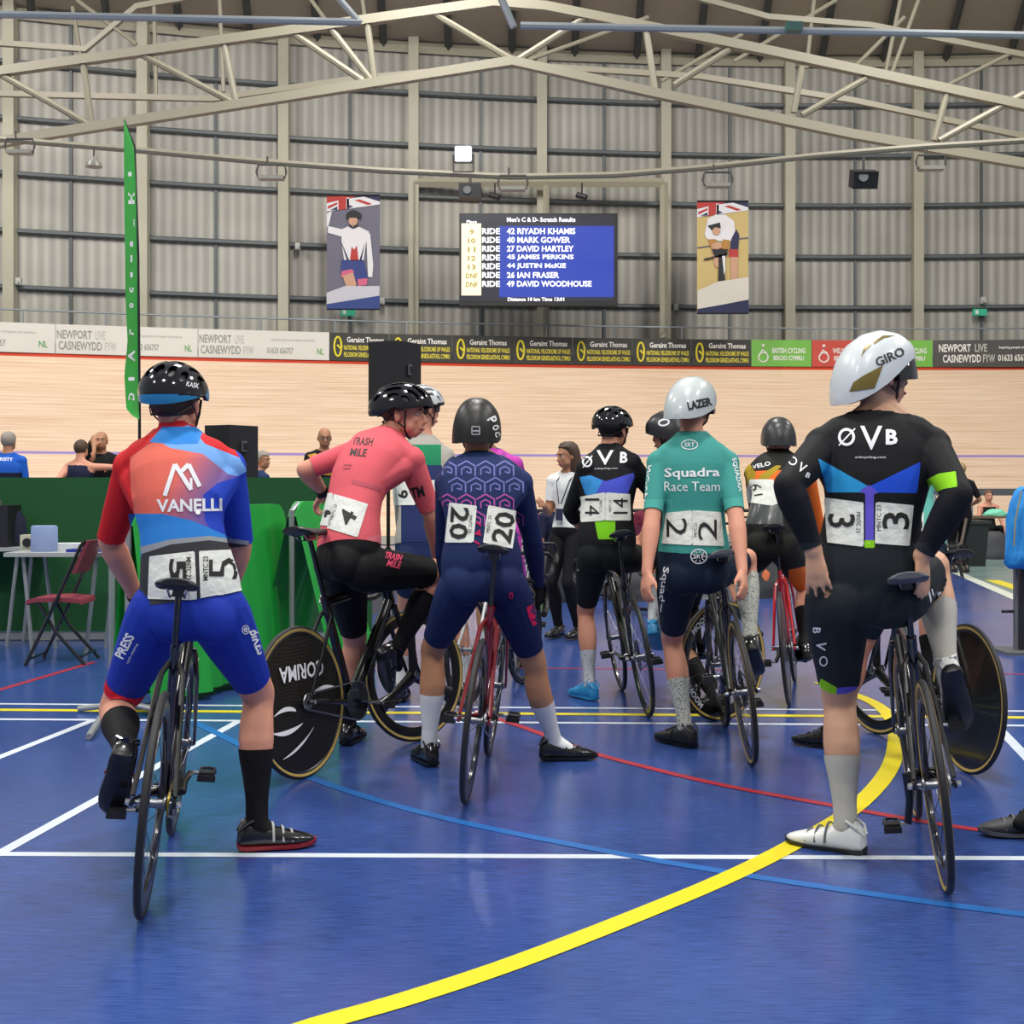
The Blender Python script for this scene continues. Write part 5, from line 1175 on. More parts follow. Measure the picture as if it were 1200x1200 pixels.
# ===== rider C: navy patterned suit =====
if 'C' in ONLY:
    s = Fig('C', 'person in navy hexagon-patterned suit and round black helmet, number twenty on the back',
        P(565, 672, 5.80), P(560, 538, 5.98), (P(526, 567, 5.95), P(608, 567, 5.95)), (P(541, 686, 5.80), P(592, 686, 5.80)), (P(524, 690, 6.32), P(631, 686, 6.28)),
        (P(503, 866, 6.12), P(649, 873, 6.22)), (P(492, 884, 6.35), P(684, 880, 6.20)), P(559, 501, 6.0), (.1, 1, -.05), kp=(V((-.5, 1, 0)), V((1.0, .8, .2))), ep=(V((-1, -.1, -.2)), V((1, -.1, -.2))),
        legs=(.455, .445), bulge=.06, vs=.0085, w=1.05, limbk=1.03, skin=SK_tan, hands=(dict(curl=55), dict(curl=55)))
    nvy = fabric('suit_navy', '#1d2b55'); nv2 = fabric('suit_deep_navy', '#17224c')
    g = s.garment({'spine': ('b', -.2, .95), 'ua': 'all', 'fa': ('<', .97), 'th': ('<', .80)}, .005, nvy)
    g.poly([(560, 636), (660, 636), (660, 780), (590, 780)], nv2, back=True)
    j = s.put('skinsuit', g)
    # angular hexagon line pattern fading from lilac to pink
    import itertools
    def hexpat():
        L = []; a = 13
        for r in range(-1, 7):
            for c in range(-1, 7):
                cx = 524+c*a*1.73+(r % 2)*a*.865; cy = 552+r*a*1.5
                if not (518 < cx < 612 and 545 < cy < 618): continue
                pts = [(cx+a*.92*math.sin(R(60*k)), cy-a*.92*math.cos(R(60*k))) for k in range(6)]
                L.append((cy, line2([pts[5], pts[0], pts[1], pts[2]], 1.7))); q = [(cx-a*.42, cy+a*.35), (cx-a*.42, cy-a*.2), (cx, cy-a*.42), (cx+a*.42, cy-a*.2), (cx+a*.42, cy+a*.2), (cx, cy+a*.05)]
                L.append((cy, line2(q, 1.5)))
        return L
    HP = hexpat(); lil, pk = fabric('print_lilac', '#6d6fae'), fabric('print_pink', '#b0559f')
    art_on(s, g, [p for c, p in HP if c < 578], lil, j, 'hexagon_print', .0025); art_on(s, g, [p for c, p in HP if c >= 578], pk, j, 'hexagon_print', .0025)
    mag = fabric('print_crimson', '#c01c50'); art_on(s, g, [ring2(599, 698, 2.5, 4, 1.5), poly2([(617, 712), (628, 706), (636, 712), (634, 728), (625, 734), (620, 724)])], mag, j); art_on(s, g, [ring2(624, 716, 2, 2, 2, 8), ring2(630, 719, 2, 2, 2, 8), line2([(624, 726), (629, 727)], 1.5)], nv2, j, off=.005)
    art_on(s, g, [poly2([(556, 626), (562, 620), (564, 628)]), line2([(558, 612), (564, 616)], 2), line2([(556, 634), (562, 638)], 2)], mag, j)
    race_bibs(s, g, [[(527, 589), (559, 593), (555, 636), (522, 636)], [(572, 592), (606, 599), (600, 643), (566, 636)]],
              [[('20', 538, 613, 38, 22, -94, 0, .02), ('MNTC 23', 551, 614, 20, 4, -94, 0, 0)], [('20', 590, 618, 36, 24, 80, 0, .02), ('MNTC 23', 573, 614, 20, 4, 82, 0, 0)]])
    s.put('sock', s.garment({'sh_l': ('>', .45)}, .004, M_sockw)); s.put('sock', s.garment({'sh_r': ('>', .45)}, .004, M_sockw))
    s.shoe(0, M_shoe, M_sole, (-.35, .93, -.02)); s.shoe(1, M_shoe, M_sole, (.98, .15, -.02))
    [s.put('glove', s.garment({'ha_'+q: 'all', 'fa_'+q: ('>', .96)}, .004, fabric('glove_black', '#131316'))) for q in 'lr']
    hm = aero_helmet(s, [(-.150, .02, -.080, -.02), (-.143, .062, -.081, .050), (-.12, .088, -.082, .090), (-.08, .103, -.078, .118), (-.02, .110, -.06, .135), (.04, .107, -.03, .130), (.09, .094, -.01, .110), (.125, .070, .005, .080), (.14, .03, .01, .055)], [mat('helmet_matte_black', '#141414', .42), M_dark]); strap(s, hm)
    txt_on(s, s.helm_bvh, [('P', 577, 492, 7, 11, -62, 0, .03), ('O', 581, 501, 6, 8, -62, 0, .03), ('C', 583, 509, 6, 6, -62, 0, .03)], M_txtw, hm); art_on(s, s.helm_bvh, [line2([(553, 500), (562, 500), (562, 509), (553, 509), (553, 500)], 1.5), line2([(553, 505), (562, 505)], 2)], mat('label_grey', '#9b9c9e', .5), hm)
    hair_cap(s.head, s.root, s.org, HAIR_d, low=-.07)
# ===== rider B: pink jersey =====
if 'B' in ONLY:
    s = Fig('B', 'person in a pink jersey and black shorts looking right, number four on the back',
        P(408, 652, 6.18), P(453, 512, 6.46), (P(424, 528, 6.66), P(481, 540, 6.36)), (P(402, 668, 6.27), P(426, 668, 6.10)), (P(380, 578, 6.84), P(512, 650, 6.62)),
        (P(408, 842, 6.62), P(463, 765, 6.36)), (P(398, 858, 6.85), P(470, 815, 6.52)), P(473, 484, 6.48), (.97, -.22, -.05), kp=(V((.3, 1, 0)), V((.9, .6, .5))), ep=(V((-1, -.4, -.2)), V((.5, -.6, -.4))),
        legs=(.455, .445), bulge=.06, vs=.008, w=1.1, limbk=1.1, skin=SK_pink, hands=(dict(curl=45, d=V((-.5, .3, -.6)), n=V((-.4, -.2, .8))), dict(curl=60)), wd=1.05, hk=1.03)
    pink = fabric('jersey_coral_pink', '#d95f68'); pk2 = fabric('jersey_soft_pink', '#dd7480'); g = s.garment({'spine': ('b', .06, .985), 'ua': ('<', .86)}, .006, pink)
    g.poly([(430, 630), (470, 620), (470, 660), (430, 640)], pk2, back=True)
    j = s.put('jersey', g); txt_on(s, g, [('TRASH', 425, 517, 24, 9, -3, .2, .02), ('MILE', 420, 530, 19, 9, -3, .2, .02), ('cycling', 407, 545, 9, 3, 0, 0, .0), ('team', 406, 549, 8, 2.5, 0, 0, .0), ('TM', 489, 577, 16, 13, 14, 0, .04)], M_ink, j)
    art_on(s, g, [poly2([(412, 561), (447, 571), (447, 576), (412, 566)])], fabric('jersey_rose_stripe', '#bf5a66'), j, off=.002)
    race_bibs(s, g, [[(376, 578), (391, 578), (388, 617), (371, 615)], [(392, 579), (431, 591), (419, 630), (384, 619)]], [[('4', 381, 600, 12, 16, -70, 0, .02)], [('4', 407, 606, 17, 19, 60, 0, .02), ('MNTC 23', 391, 600, 18, 3.5, 75, 0, .0)]])
    blk = fabric('shorts_black', '#131214'); gs = s.garment({'spine': ('<', .13), 'th': ('<', .84)}, .0045, blk); so = s.put('shorts', gs)
    txt_on(s, gs, [('TRASH', 461, 652, 20, 8, -12, .2, .03), ('MILE', 462, 661, 16, 8, -12, .2, .02)], fabric('print_hot_pink', '#d94a6a'), so)
    s.put('sock', s.garment({'sh_r': ('>', .26)}, .004, M_sockb)); s.put('sock', s.garment({'sh_l': ('>', .60)}, .004, M_sockb)); s.put('glove', s.garment({'fa_l': ('b', .78, 1.1)}, .004, fabric('glove_black', '#131316')), 'black wrist warmer')
    s.shoe(0, M_shoe, M_sole, (.2, .97, 0)); s.shoe(1, M_shoe, M_sole, P(470, 815, 6.52)-P(463, 765, 6.36), up=V((.8, .6, .2)))
    hair_cap(s.head, s.root, s.org, HAIR, low=-.085)
    hm = road_helmet(s, [mat('helmet_gloss_black', '#0b0b12', .12, coat=.8), mat('helmet_black_rim', '#141416', .3), M_dark], tilt=-6, rim_z=.004, band=.02, k=1.04); strap(s, hm)
# ===== rider E: teal jersey, white helmet =====
teal = fabric('jersey_teal', '#3d9088'); teal2 = fabric('jersey_light_teal', '#4aa096'); nvt = fabric('shorts_teal_navy', '#152335')
if 'E' in ONLY:
    s = Fig('E', 'person in teal jersey and white teardrop helmet, arms hanging, number two on the back',
        P(813, 662, 6.42), P(811, 514, 6.50), (P(773, 543, 6.48), P(851, 543, 6.46)), (P(796, 674, 6.42), P(832, 672, 6.42)), (P(758, 672, 6.24), P(870, 670, 6.18)),
        (P(803, 852, 6.56), P(880, 752, 6.62)), (P(784, 862, 6.75), P(886, 782, 6.78)), P(812, 474, 6.54), (.50, .86, -.02), kp=(V((-.1, 1, 0)), V((.6, 1, .3))), ep=(V((-.5, -1, 0)), V((.5, -1, 0))),
        legs=(.455, .445), bulge=.03, vs=.009, w=1.02, limbk=1.0, skin=SK_pink, hands=(dict(curl=25, n=V((-.8, -.5, 0)), side=-1), dict(curl=25, n=V((.8, -.5, 0)), side=1)))
    g = s.garment({'spine': ('b', .10, .985), 'ua': ('<', .86)}, .006, teal)
    g.poly([(740, 585), (788, 585), (788, 610), (740, 610)], teal2, back=True); g.poly([(846, 585), (890, 580), (890, 606), (850, 606)], teal2, back=True)
    j = s.put('jersey', g); txt_on(s, g, [('Squadra', 811, 555, 65, 14, 1, 0, .02), ('Race Team', 811, 570, 65, 11, 0, 0, .0), ('SQUADRA', 757, 566, 44, 8, 80, 0, .02), ('SQUADRA', 864, 556, 40, 6, -78, 0, .02), ('SRT', 808, 521, 12, 5, 0, 0, .01)], M_txtw, j)
    art_on(s, g, [ring2(808, 521, 10, 6, 1)], M_txtw, j)
    race_bibs(s, g, [[(781, 601), (811, 598), (811, 639), (776, 637)], [(811.3, 598), (844, 600), (848, 640), (811.3, 639)]], [[('2', 793, 618, 22, 24, -90, 0, .0)], [('2', 829, 621, 24, 22, 90, 0, .0), ('MNTC 23', 815, 621, 16, 4, 90, 0, 0)]])
    gs = s.garment({'spine': ('<', .16), 'th': ('<', .80)}, .0045, nvt); so = s.put('shorts', gs)
    art_on(s, gs, [ring2(819, 652, 10, 9, 1.2)]+[line2([(819+8*math.cos(R(a)), 652+7*math.sin(R(a))), (819+5*math.cos(R(a)), 652+4.5*math.sin(R(a)))], .8) for a in range(0, 360, 40)], M_txtw, so)
    txt_on(s, gs, [('SRT', 819, 652, 12, 5, 0, 0, .01), ('Squadra', 776, 692, 56, 9, -98, 0, .02)], M_txtw, so)
    s.put('sock', s.garment({'sh_l': ('>', .46)}, .004, M_sockdot)); s.put('sock', s.garment({'sh_r': ('>', .2)}, .004, M_sockdot)); s.shoe(0, mat('shoe_charcoal', '#1c1b1d', .45), M_sole, (-.55, .83, 0), k=1.05); s.shoe(1, M_shoe, M_sole, P(886, 782, 6.8)-P(880, 752, 6.62), up=V((0, .6, .8)), heel_m=M_heelw)
    hair_cap(s.head, s.root, s.org, HAIR_d, low=-.085)
    hm = aero_helmet(s, [(-.20, .02, -.084, -.062), (-.19, .060, -.084, .00), (-.165, .085, -.078, .05), (-.12, .104, -.066, .098), (-.06, .113, -.045, .130), (.0, .113, -.025, .140), (.05, .105, .0, .130), (.09, .090, .020, .112), (.12, .06, .03, .09), (.135, .02, .04, .07)], [mat('helmet_pale_grey', '#b7c0c0', .3, coat=.5), M_dark])
    hb = s.helm_bvh; txt_on(s, hb, [('LAZER', 820, 473, 29, 10, 12, 0, .05)], M_ink, hm)
    vz = aero_helmet(s, [(.01, .107, -.05, .0), (.05, .100, -.045, .04), (.10, .080, -.04, .06), (.128, .045, -.03, .06), (.136, .012, -.02, .05)], [mat('visor_smoke', '#14161c', .08, coat=1.0), M_dark], 'visor'); vz.parent = hm; strap(s, hm)
# ===== rider F: black and blue suit, light blue shoes =====
if 'F' in ONLY:
    s = Fig('F', 'person in a black and blue jersey and light blue shoes, number fourteen on the back',
        P(710, 642, 7.86), P(713, 529, 7.96), (P(688, 549, 7.86), P(739, 543, 7.86)), (P(695, 653, 7.86), P(726, 653, 7.86)), (P(690, 628, 8.16), P(756, 622, 8.12)),
        (P(691, 797, 8.0), P(766, 732, 8.0)), (P(682, 806, 8.15), P(774, 752, 8.2)), P(719, 503, 7.98), (.62, .78, -.1), kp=(V((-.1, 1, 0)), V((.6, 1, .2))), ep=(V((-1, -.3, -.3)), V((1, -.3, -.3))),
        legs=(.46, .45), bulge=.04, vs=.010, it=3, w=1.04, limbk=1.0, skin=SK_pink, hands=(dict(curl=55), dict(curl=55)))
    bk, sky, roy, lime = fabric('jersey_black', '#17191c'), fabric('jersey_cyan_fade', '#3a8fd0'), fabric('jersey_indigo', '#4a55c8'), fabric('jersey_lime', '#78c81e')
    g = s.garment({'spine': ('b', .04, .985), 'ua': 'all', 'fa': ('<', .3)}, .006, bk)
    g.poly([(679, 559), (692, 557), (710, 564), (742, 554), (744, 558), (735, 580), (686, 580)], roy); g.poly([(679, 559), (692, 557), (706, 563), (698, 579), (686, 580)], sky)
    g.poly([(696, 606), (721, 606), (721, 632), (701, 632)], lime)
    j = s.put('jersey', g); txt_on(s, g, [('V', 709, 536, 20, 17, 0, 0, .01), ('B', 731, 536, 9, 13, -3, 0, .04), ('ovbcycling.com', 710, 549, 27, 2.5, 1, 0, 0)], M_txtw, j); art_on(s, g, [ring2(688, 541, 6, 6.5, 2), line2([(683, 548), (694, 534)], 1.2)], M_txtw, j)
    race_bibs(s, g, [[(680, 582), (709, 577), (709, 610), (681, 612)], [(709.3, 577), (738, 579), (739, 610), (709.3, 610)]], [[('14', 694, 594, 20, 17, -90, 0, .0), ('MNTC 23', 704, 593, 14, 3, -90, 0, 0)], [('14', 727, 593, 18, 17, 90, 0, .0), ('MNTC 23', 715, 593, 14, 3, 90, 0, 0)]])
    gs = s.garment({'spine': ('<', .10), 'th': ('<', .80)}, .0045, fabric('shorts_green_black', '#14191a')); gs.poly([(696, 608), (721, 608), (721, 632), (701, 632)], lime); so = s.put('shorts', gs)
    txt_on(s, gs, [('O', 675, 668, 3, 6, -90, 0, .01), ('V', 675, 655, 3, 5, -90, 0, .01)], M_txtw, so)
    s.put('sock', s.garment({'sh_l': ('>', .55)}, .004, M_sockdot2)); s.put('sock', s.garment({'sh_r': ('>', .3)}, .004, M_sockdot2)); s.shoe(0, M_shblue, M_shblue, (-.5, .86, 0)); s.shoe(1, M_shblue, M_shblue, P(774, 752, 8.2)-P(766, 732, 8.0), up=V((0, .5, .8)))
    hair_cap(s.head, s.root, s.org, HAIR_d, low=-.09); hm = road_helmet(s, [mat('helmet_gloss_black', '#0b0b12', .12, coat=.8), mat('helmet_black_rim', '#141416', .3), M_dark], tilt=0, rim_z=.01, band=.02); strap(s, hm)
    mb = MB(); mb.tube([s.head(.02, .078, 0), s.head(.075, .055, .0), s.head(.105, .0, .0), s.head(.075, -.055, .0), s.head(.02, -.078, 0)], [.003, .016, .018, .016, .003], 8, flat=.3, side=s.head.u); mb.build('sunglasses', mat('orange_lens', '#b8401c', .15), s.root, org=s.org)
# ===== rider I: orange sleeves =====
if 'I' in ONLY:
    s = Fig('I', 'person in black, orange and yellow suit bending forward over a red bicycle',
        P(905, 632, 8.14), P(914, 536, 8.42), (P(884, 555, 8.40), P(944, 556, 8.36)), (P(892, 645, 8.14), P(921, 645, 8.14)), (P(892, 640, 8.75), P(962, 648, 8.6)),
        (P(886, 745, 8.25), P(943, 757, 8.2)), (P(886, 760, 8.4), P(944, 772, 8.4)), P(912, 513, 8.42), (.05, 1, -.1), kp=(V((-.3, 1, .2)), V((.4, 1, .2))), ep=(V((-1, -.2, -.2)), V((1, -.2, -.2))),
        legs=(.455, .445), bulge=.07, vs=.010, it=3, w=1.05, limbk=1.0, skin=SK_pink, hands=(dict(curl=55), dict(curl=55)))
    bk, orr, yel = fabric('suit_olive_black', '#1e1e1c'), fabric('suit_orange', '#dd6a24'), fabric('suit_mustard', '#a08a24')
    g = s.garment({'spine': ('b', -.2, .985), 'ua': 'all', 'fa': ('<', .95), 'th': ('<', .86)}, .006, bk)
    g.poly([(875, 570), (885, 552), (930, 550), (935, 566), (900, 580), (880, 575)], orr); g.poly([(872, 548), (878, 542), (886, 555), (880, 572), (875, 568)], yel); g.poly([(892, 556), (910, 545), (916, 546), (899, 562), (888, 562)], yel)
    g.poly([(938, 560), (975, 560), (975, 660), (950, 660)], orr, back=True)
    g.poly([(874, 590), (915, 590), (918, 614), (874, 614)], mat('suit_shiny_grey', '#4a4e4e', .25), back=True); g.poly([(860, 678), (900, 678), (900, 700), (860, 700)], orr, back=True); g.poly([(924, 668), (960, 660), (960, 700), (924, 700)], orr, back=True)
    j = s.put('skinsuit', g); txt_on(s, g, [('VELO', 892, 545, 22, 5, 12, 0, .02)], M_txtw, j)
    race_bibs(s, g, [[(872, 584), (879, 562), (906, 562), (916, 588), (905, 593), (872, 588)]], [[('61', 886, 574, 14, 14, -80, 0, .0)]])
    s.put('sock', s.garment({'sh_l': ('>', .42)}, .004, M_sockb)); s.put('sock', s.garment({'sh_r': ('>', .42)}, .004, M_sockb)); s.shoe(0, M_shoe, M_sole, (0, .95, -.2)); s.shoe(1, M_shoe, M_sole, (0, .95, -.2))
    hm = aero_helmet(s, [(-.150, .02, -.068, -.01), (-.143, .062, -.069, .050), (-.12, .088, -.070, .090), (-.08, .103, -.065, .118), (-.02, .110, -.05, .132), (.04, .107, -.03, .128), (.09, .094, -.01, .110), (.125, .070, .005, .080), (.14, .03, .01, .055)], [mat('helmet_satin_grey', '#2b2d2f', .35), M_dark]); strap(s, hm)
    art_on(s, s.helm_bvh, [poly2([(903, 503), (910, 512), (905, 506)]), poly2([(919, 503), (913, 512), (917, 506)])], M_dark, hm, 'vent')
# ===== rider H: second teal jersey, hidden behind D =====
if 'H' in ONLY:
    s = Fig('H', 'person in a teal jersey almost hidden behind the rider with the white pointed helmet',
        P(1066, 652, 6.12), P(1044, 530, 6.35), (P(1014, 552, 6.34), P(1074, 552, 6.26)), (P(1048, 662, 6.14), P(1082, 662, 6.10)), (P(1030, 640, 6.75), P(1058, 645, 6.72)),
        (P(975, 846, 6.50), P(1090, 800, 6.30)), (P(958, 862, 6.62), P(1094, 815, 6.45)), P(1035, 505, 6.45), (.1, 1, 0), kp=(V((-.4, 1, .1)), V((.4, 1, .2))), ep=(V((-1, -.2, -.3)), V((1, -.2, -.3))),
        legs=(.455, .445), bulge=.05, vs=.011, it=3, skin=SK_pink, w=1.0, hands=(dict(curl=55), dict(curl=55)))
    g = s.garment({'spine': ('b', .06, .985), 'ua': ('<', .86)}, .006, fabric('jersey_sea_green', '#5fae9f')); j = s.put('jersey', g)
    race_bibs(s, g, [[(1040, 600), (1082, 600), (1082, 655), (1040, 655)]], [[('12', 1072, 618, 14, 18, 90, 0, .02)]])
    s.put('shorts', s.garment({'spine': ('<', .10), 'th': ('<', .80)}, .0045, nvt)); s.put('sock', s.garment({'sh_l': ('>', .5)}, .004, M_sockb)); s.put('sock', s.garment({'sh_r': ('>', .5)}, .004, M_sockb)); s.shoe(0, M_shoe, M_sole, (-.8, .6, 0)); s.shoe(1, M_shoe, M_sole, (0, 1, -.2))
    hm = aero_helmet(s, [(-.15, .02, -.068, -.01), (-.12, .086, -.068, .090), (-.08, .103, -.065, .118), (-.02, .110, -.05, .132), (.04, .107, -.03, .128), (.09, .094, -.01, .110), (.14, .03, .01, .055)], [mat('helmet_satin_grey', '#2b2d2f', .35), M_dark])
# ===== rider G: dark round helmet behind E =====
if 'G' in ONLY:
    s = Fig('G', 'person in a dark round helmet with a white ring, hidden behind the teal-jerseyed rider',
        P(800, 655, 7.70), P(792, 535, 7.80), (P(772, 552, 7.78), P(812, 552, 7.95)), (P(788, 664, 7.68), P(812, 664, 7.74)), (P(790, 640, 8.05), P(812, 640, 8.1)),
        (P(838, 824, 7.55), P(812, 822, 7.95)), (P(822, 836, 7.52), P(800, 826, 8.1)), P(785, 506, 7.82), (-.85, .5, -.1), kp=(V((-.4, .6, 0)), V((0, 1, .2))), ep=(V((1, -.2, -.3)),)*2,
        legs=(.455, .445), bulge=.04, vs=.012, it=3, skin=SK_mid, w=.95, hands=(dict(curl=50), dict(curl=50)))
    bk = fabric('jersey_black', '#17191c'); s.put('jersey', s.garment({'spine': ('b', .06, .985), 'ua': ('<', .86)}, .006, bk)); s.put('shorts', s.garment({'spine': ('<', .10), 'th': ('<', .80)}, .0045, bk)); s.put('sock', s.garment({'sh_l': ('>', .45)}, .004, M_sockb)); s.put('sock', s.garment({'sh_r': ('>', .45)}, .004, M_sockb)); s.shoe(0, M_shoe, M_sole, (-.98, .1, 0)); s.shoe(1, M_shoe, M_sole, (-.2, .95, 0))
    hm = aero_helmet(s, [(-.150, .02, -.068, -.01), (-.143, .062, -.069, .050), (-.12, .088, -.070, .090), (-.08, .103, -.065, .118), (-.02, .110, -.05, .132), (.04, .107, -.03, .128), (.09, .094, -.01, .110), (.125, .070, .005, .080), (.14, .03, .01, .055)], [mat('helmet_satin_black', '#1b1c1f', .35), M_dark]); strap(s, hm)
    art_on(s, s.helm_bvh, [ring2(778, 495, 7, 4.5, 2, rot=12)], M_txtw, hm)
# ===== rider K: grey, green and navy jersey behind B =====
if 'K' in ONLY:
    s = Fig('K', 'person in a grey, green and navy jersey and white helmet behind the pink-jerseyed rider',
        P(497, 645, 7.75), P(497, 518, 7.95), (P(470, 536, 7.92), P(521, 536, 7.92)), (P(483, 652, 7.75), P(512, 652, 7.75)), (P(478, 655, 8.4), P(545, 650, 8.4)),
        (P(470, 822, 7.95), P(545, 812, 8.0)), (P(462, 832, 8.2), P(552, 822, 8.3)), P(496, 478, 7.98), (.72, .62, -.05), kp=(V((-.1, 1, 0)), V((.3, 1, 0))), ep=(V((-1, -.2, -.3)), V((1, -.2, -.3))),
        legs=(.455, .445), bulge=.04, vs=.011, it=3, skin=SK_pink, w=1.0, hands=(dict(curl=50), dict(curl=50)))
    gy, gn, nv = fabric('jersey_stone_grey', '#a09c94'), fabric('jersey_green', '#1a7a52'), fabric('jersey_blue_navy', '#232f5c')
    g = s.garment({'spine': ('b', .06, .985), 'ua': 'all', 'fa': ('<', .9)}, .006, gy); g.poly([(470, 521), (517, 521), (517, 545), (470, 545)], gn); g.poly([(470, 545), (518, 545), (518, 640), (470, 640)], nv)
    j = s.put('jersey', g); race_bibs(s, g, [[(460, 562), (487, 565), (487, 592), (460, 592)], [(487.3, 565), (514, 562), (514, 592), (487.3, 592)]], [[('9', 471, 579, 10, 14, -90, 0, .02)], [('9', 505, 577, 12, 14, 90, 0, .02)]])
    s.put('shorts', s.garment({'spine': ('<', .10), 'th': ('<', .60)}, .0045, fabric('shorts_navy_blue', '#1b2950'))); s.put('sock', s.garment({'sh_l': ('>', .6)}, .004, M_sockw)); s.put('sock', s.garment({'sh_r': ('>', .6)}, .004, M_sockw)); s.shoe(0, M_shoe, M_sole, (0, 1, 0)); s.shoe(1, M_shoe, M_sole, (0, 1, 0))
    hair_cap(s.head, s.root, s.org, HAIR, low=-.08); hm = road_helmet(s, [mat('helmet_white_gloss', '#c8ccce', .2, coat=.5), mat('helmet_black_rim', '#141416', .3), M_dark], tilt=0, rim_z=.0, band=.02); strap(s, hm)
    mb = MB(); mb.tube([s.head(.02, .08, 0), s.head(.075, .06, .0), s.head(.107, .0, .0), s.head(.075, -.06, .0), s.head(.02, -.08, 0)], [.003, .02, .024, .02, .003], 8, flat=.3, side=s.head.u); mb.build('visor', mat('visor_violet', '#6a5560', .12), s.root, org=s.org)
# ===== rider L: magenta jersey =====
if 'L' in ONLY:
    s = Fig('L', 'person in a magenta patterned jersey, only shoulders and one side showing behind the navy-suited rider',
        P(583, 642, 9.15), P(574, 533, 9.40), (P(546, 545, 9.38), P(603, 545, 9.38)), (P(570, 650, 9.15), P(596, 650, 9.15)), (P(565, 645, 9.9), P(632, 638, 9.85)),
        (P(568, 770, 9.4), P(612, 776, 9.5)), (P(566, 780, 9.6), P(618, 786, 9.7)), P(568, 507, 9.45), (.1, 1, 0), kp=(V((-.1, 1, 0)), V((.3, 1, 0))), ep=(V((-1, -.2, -.5)), V((1, -.2, -.5))),
        legs=(.44, .43), bulge=.04, vs=.012, it=3, skin=SK_mid, w=1.0, hands=(dict(curl=50), dict(curl=50)), hk=.95)
    mg = dots_mat('jersey_magenta_mottled', '#b0289c', '#4a1c6a', 22, .32); g = s.garment({'spine': ('b', .06, .985), 'ua': 'all', 'fa': ('<', .35)}, .006, mg); s.put('jersey', g)
    s.put('shorts', s.garment({'spine': ('<', .10), 'th': ('<', .62)}, .0045, mg)); s.put('sock', s.garment({'sh_l': ('>', .6)}, .004, M_sockw)); s.put('sock', s.garment({'sh_r': ('>', .6)}, .004, M_sockw)); s.shoe(0, M_shoe, M_sole, (0, 1, 0)); s.shoe(1, M_shoe, M_sole, (0, 1, 0))
    [s.put('glove', s.garment({'ha_'+q: 'all'}, .004, mg)) for q in 'lr']; hm = aero_helmet(s, [(-.15, .02, -.068, -.01), (-.12, .086, -.068, .090), (-.08, .103, -.065, .118), (-.02, .110, -.05, .132), (.04, .107, -.03, .128), (.09, .094, -.01, .110), (.14, .03, .01, .055)], [mat('helmet_satin_grey', '#2b2d2f', .35), M_dark])
# ---------- things on the infield ----------
M_gcloth = mat('bright_green_cloth', '#0f9434', .6, bump=(3, .3)); M_gdark = mat('dark_green_fabric', '#0b4a22', .85, bump=(90, .15)); M_alug = mat('galvanised_tube', '#9ea2a4', .4, .6)
# long dark green partition
A0, B0 = at_x(-60, 11.2, 0), at_x(436, 11.2, 0)
rt = empty('partition', (A0+B0)/2, 0, 'long dark green fabric partition behind the tables at the left', 'partition'); og = (A0+B0)/2
MB().box(((A0.x+B0.x)/2, 11.2, .72), (B0.x-A0.x, .06, 1.30)).build('panel', M_gdark, rt, org=og, smooth=False)
MB().box(((A0.x+B0.x)/2, 11.16, .035), (B0.x-A0.x, .10, .05)).build('base_rail', M_alug, rt, org=og, smooth=False)
def cloth_barrier(label, a, b, h, words, mirror_end=1, flare=.12):
    a, b = V(a), V(b); u = (b-a).normalized(); n = V((u.y, -u.x, 0)); L = (b-a).length; og = (a+b)/2; og.z = 0
    rt = empty('crowd_barrier', og, 0, label, 'barrier', None); NX, NZ = 60, 26
    def pt(i, j, s):
        x = L*i/NX; t = j/NZ
        top = h-.10*(max(0, 1-min(x, L-x)/.12))**2
        z = top*(1-t)+.05*t; fold = (.028*math.sin(x*13)+.018*math.sin(x*31+1))*t
        return a+u*x+n*(s*(.03+flare*t*.9)+fold)+V((0, 0, z))
    for s in (1, -1):
        vs = [pt(i, j, s) for i in range(NX+1) for j in range(NZ+1)]; fs = [(i*(NZ+1)+j, (i+1)*(NZ+1)+j, (i+1)*(NZ+1)+j+1, i*(NZ+1)+j+1) for i in range(NX) for j in range(NZ)]
        if s == 1:   # crown between the two faces
            k = len(vs); vs += [pt(i, 0, q) for i in range(NX+1) for q in (1, -1)]; fs += [(k+2*i, k+2*i+1, k+2*i+3, k+2*i+2) for i in range(NX)]
        cl = mk('cloth_cover', vs, fs, M_gcloth, rt, org=og, angle=None)
        if s == 1: bv = BVHTree.FromPolygons(vs, fs)
    for w_ in words: v, t = placed(*w_); decal('lettering', v, t, bv, M_txtw, rt, og, .008, L=8)
    mb = MB(); mb.tube([a+V((0, 0, .05)), a+V((0, 0, h-.06)), a+u*.08+V((0, 0, h-.02)), b-u*.08+V((0, 0, h-.02)), b+V((0, 0, h-.06)), b+V((0, 0, .05))], .019, 8); mb.build('tube_frame', M_alug, rt, org=og)
    for q in (a, b): MB().tube([q-n*.32+V((0, 0, .02)), q-n*.05+V((0, 0, .06)), q+n*.05+V((0, 0, .06)), q+n*.32+V((0, 0, .02))], .017, 8).build('foot', M_alug, rt, org=og)
    return rt
cloth_barrier('bright green cloth-covered barrier behind the rider in the red and blue jersey', G(150, 838), at_x(330, 9.3, 0), 1.17, [('a', 226, 770, 14, 10, 0, 0, .05), ('O', 286, 725, 12, 12, 0, 0, .05)])
cloth_barrier('bright green cloth-covered barrier between the lettered disc wheel and the dark partition', at_x(342, 8.9, 0), at_x(392, 9.5, 0), 1.19, [('AEL', 376, 703, 26, 17, -8, .1, .05)], flare=.3)
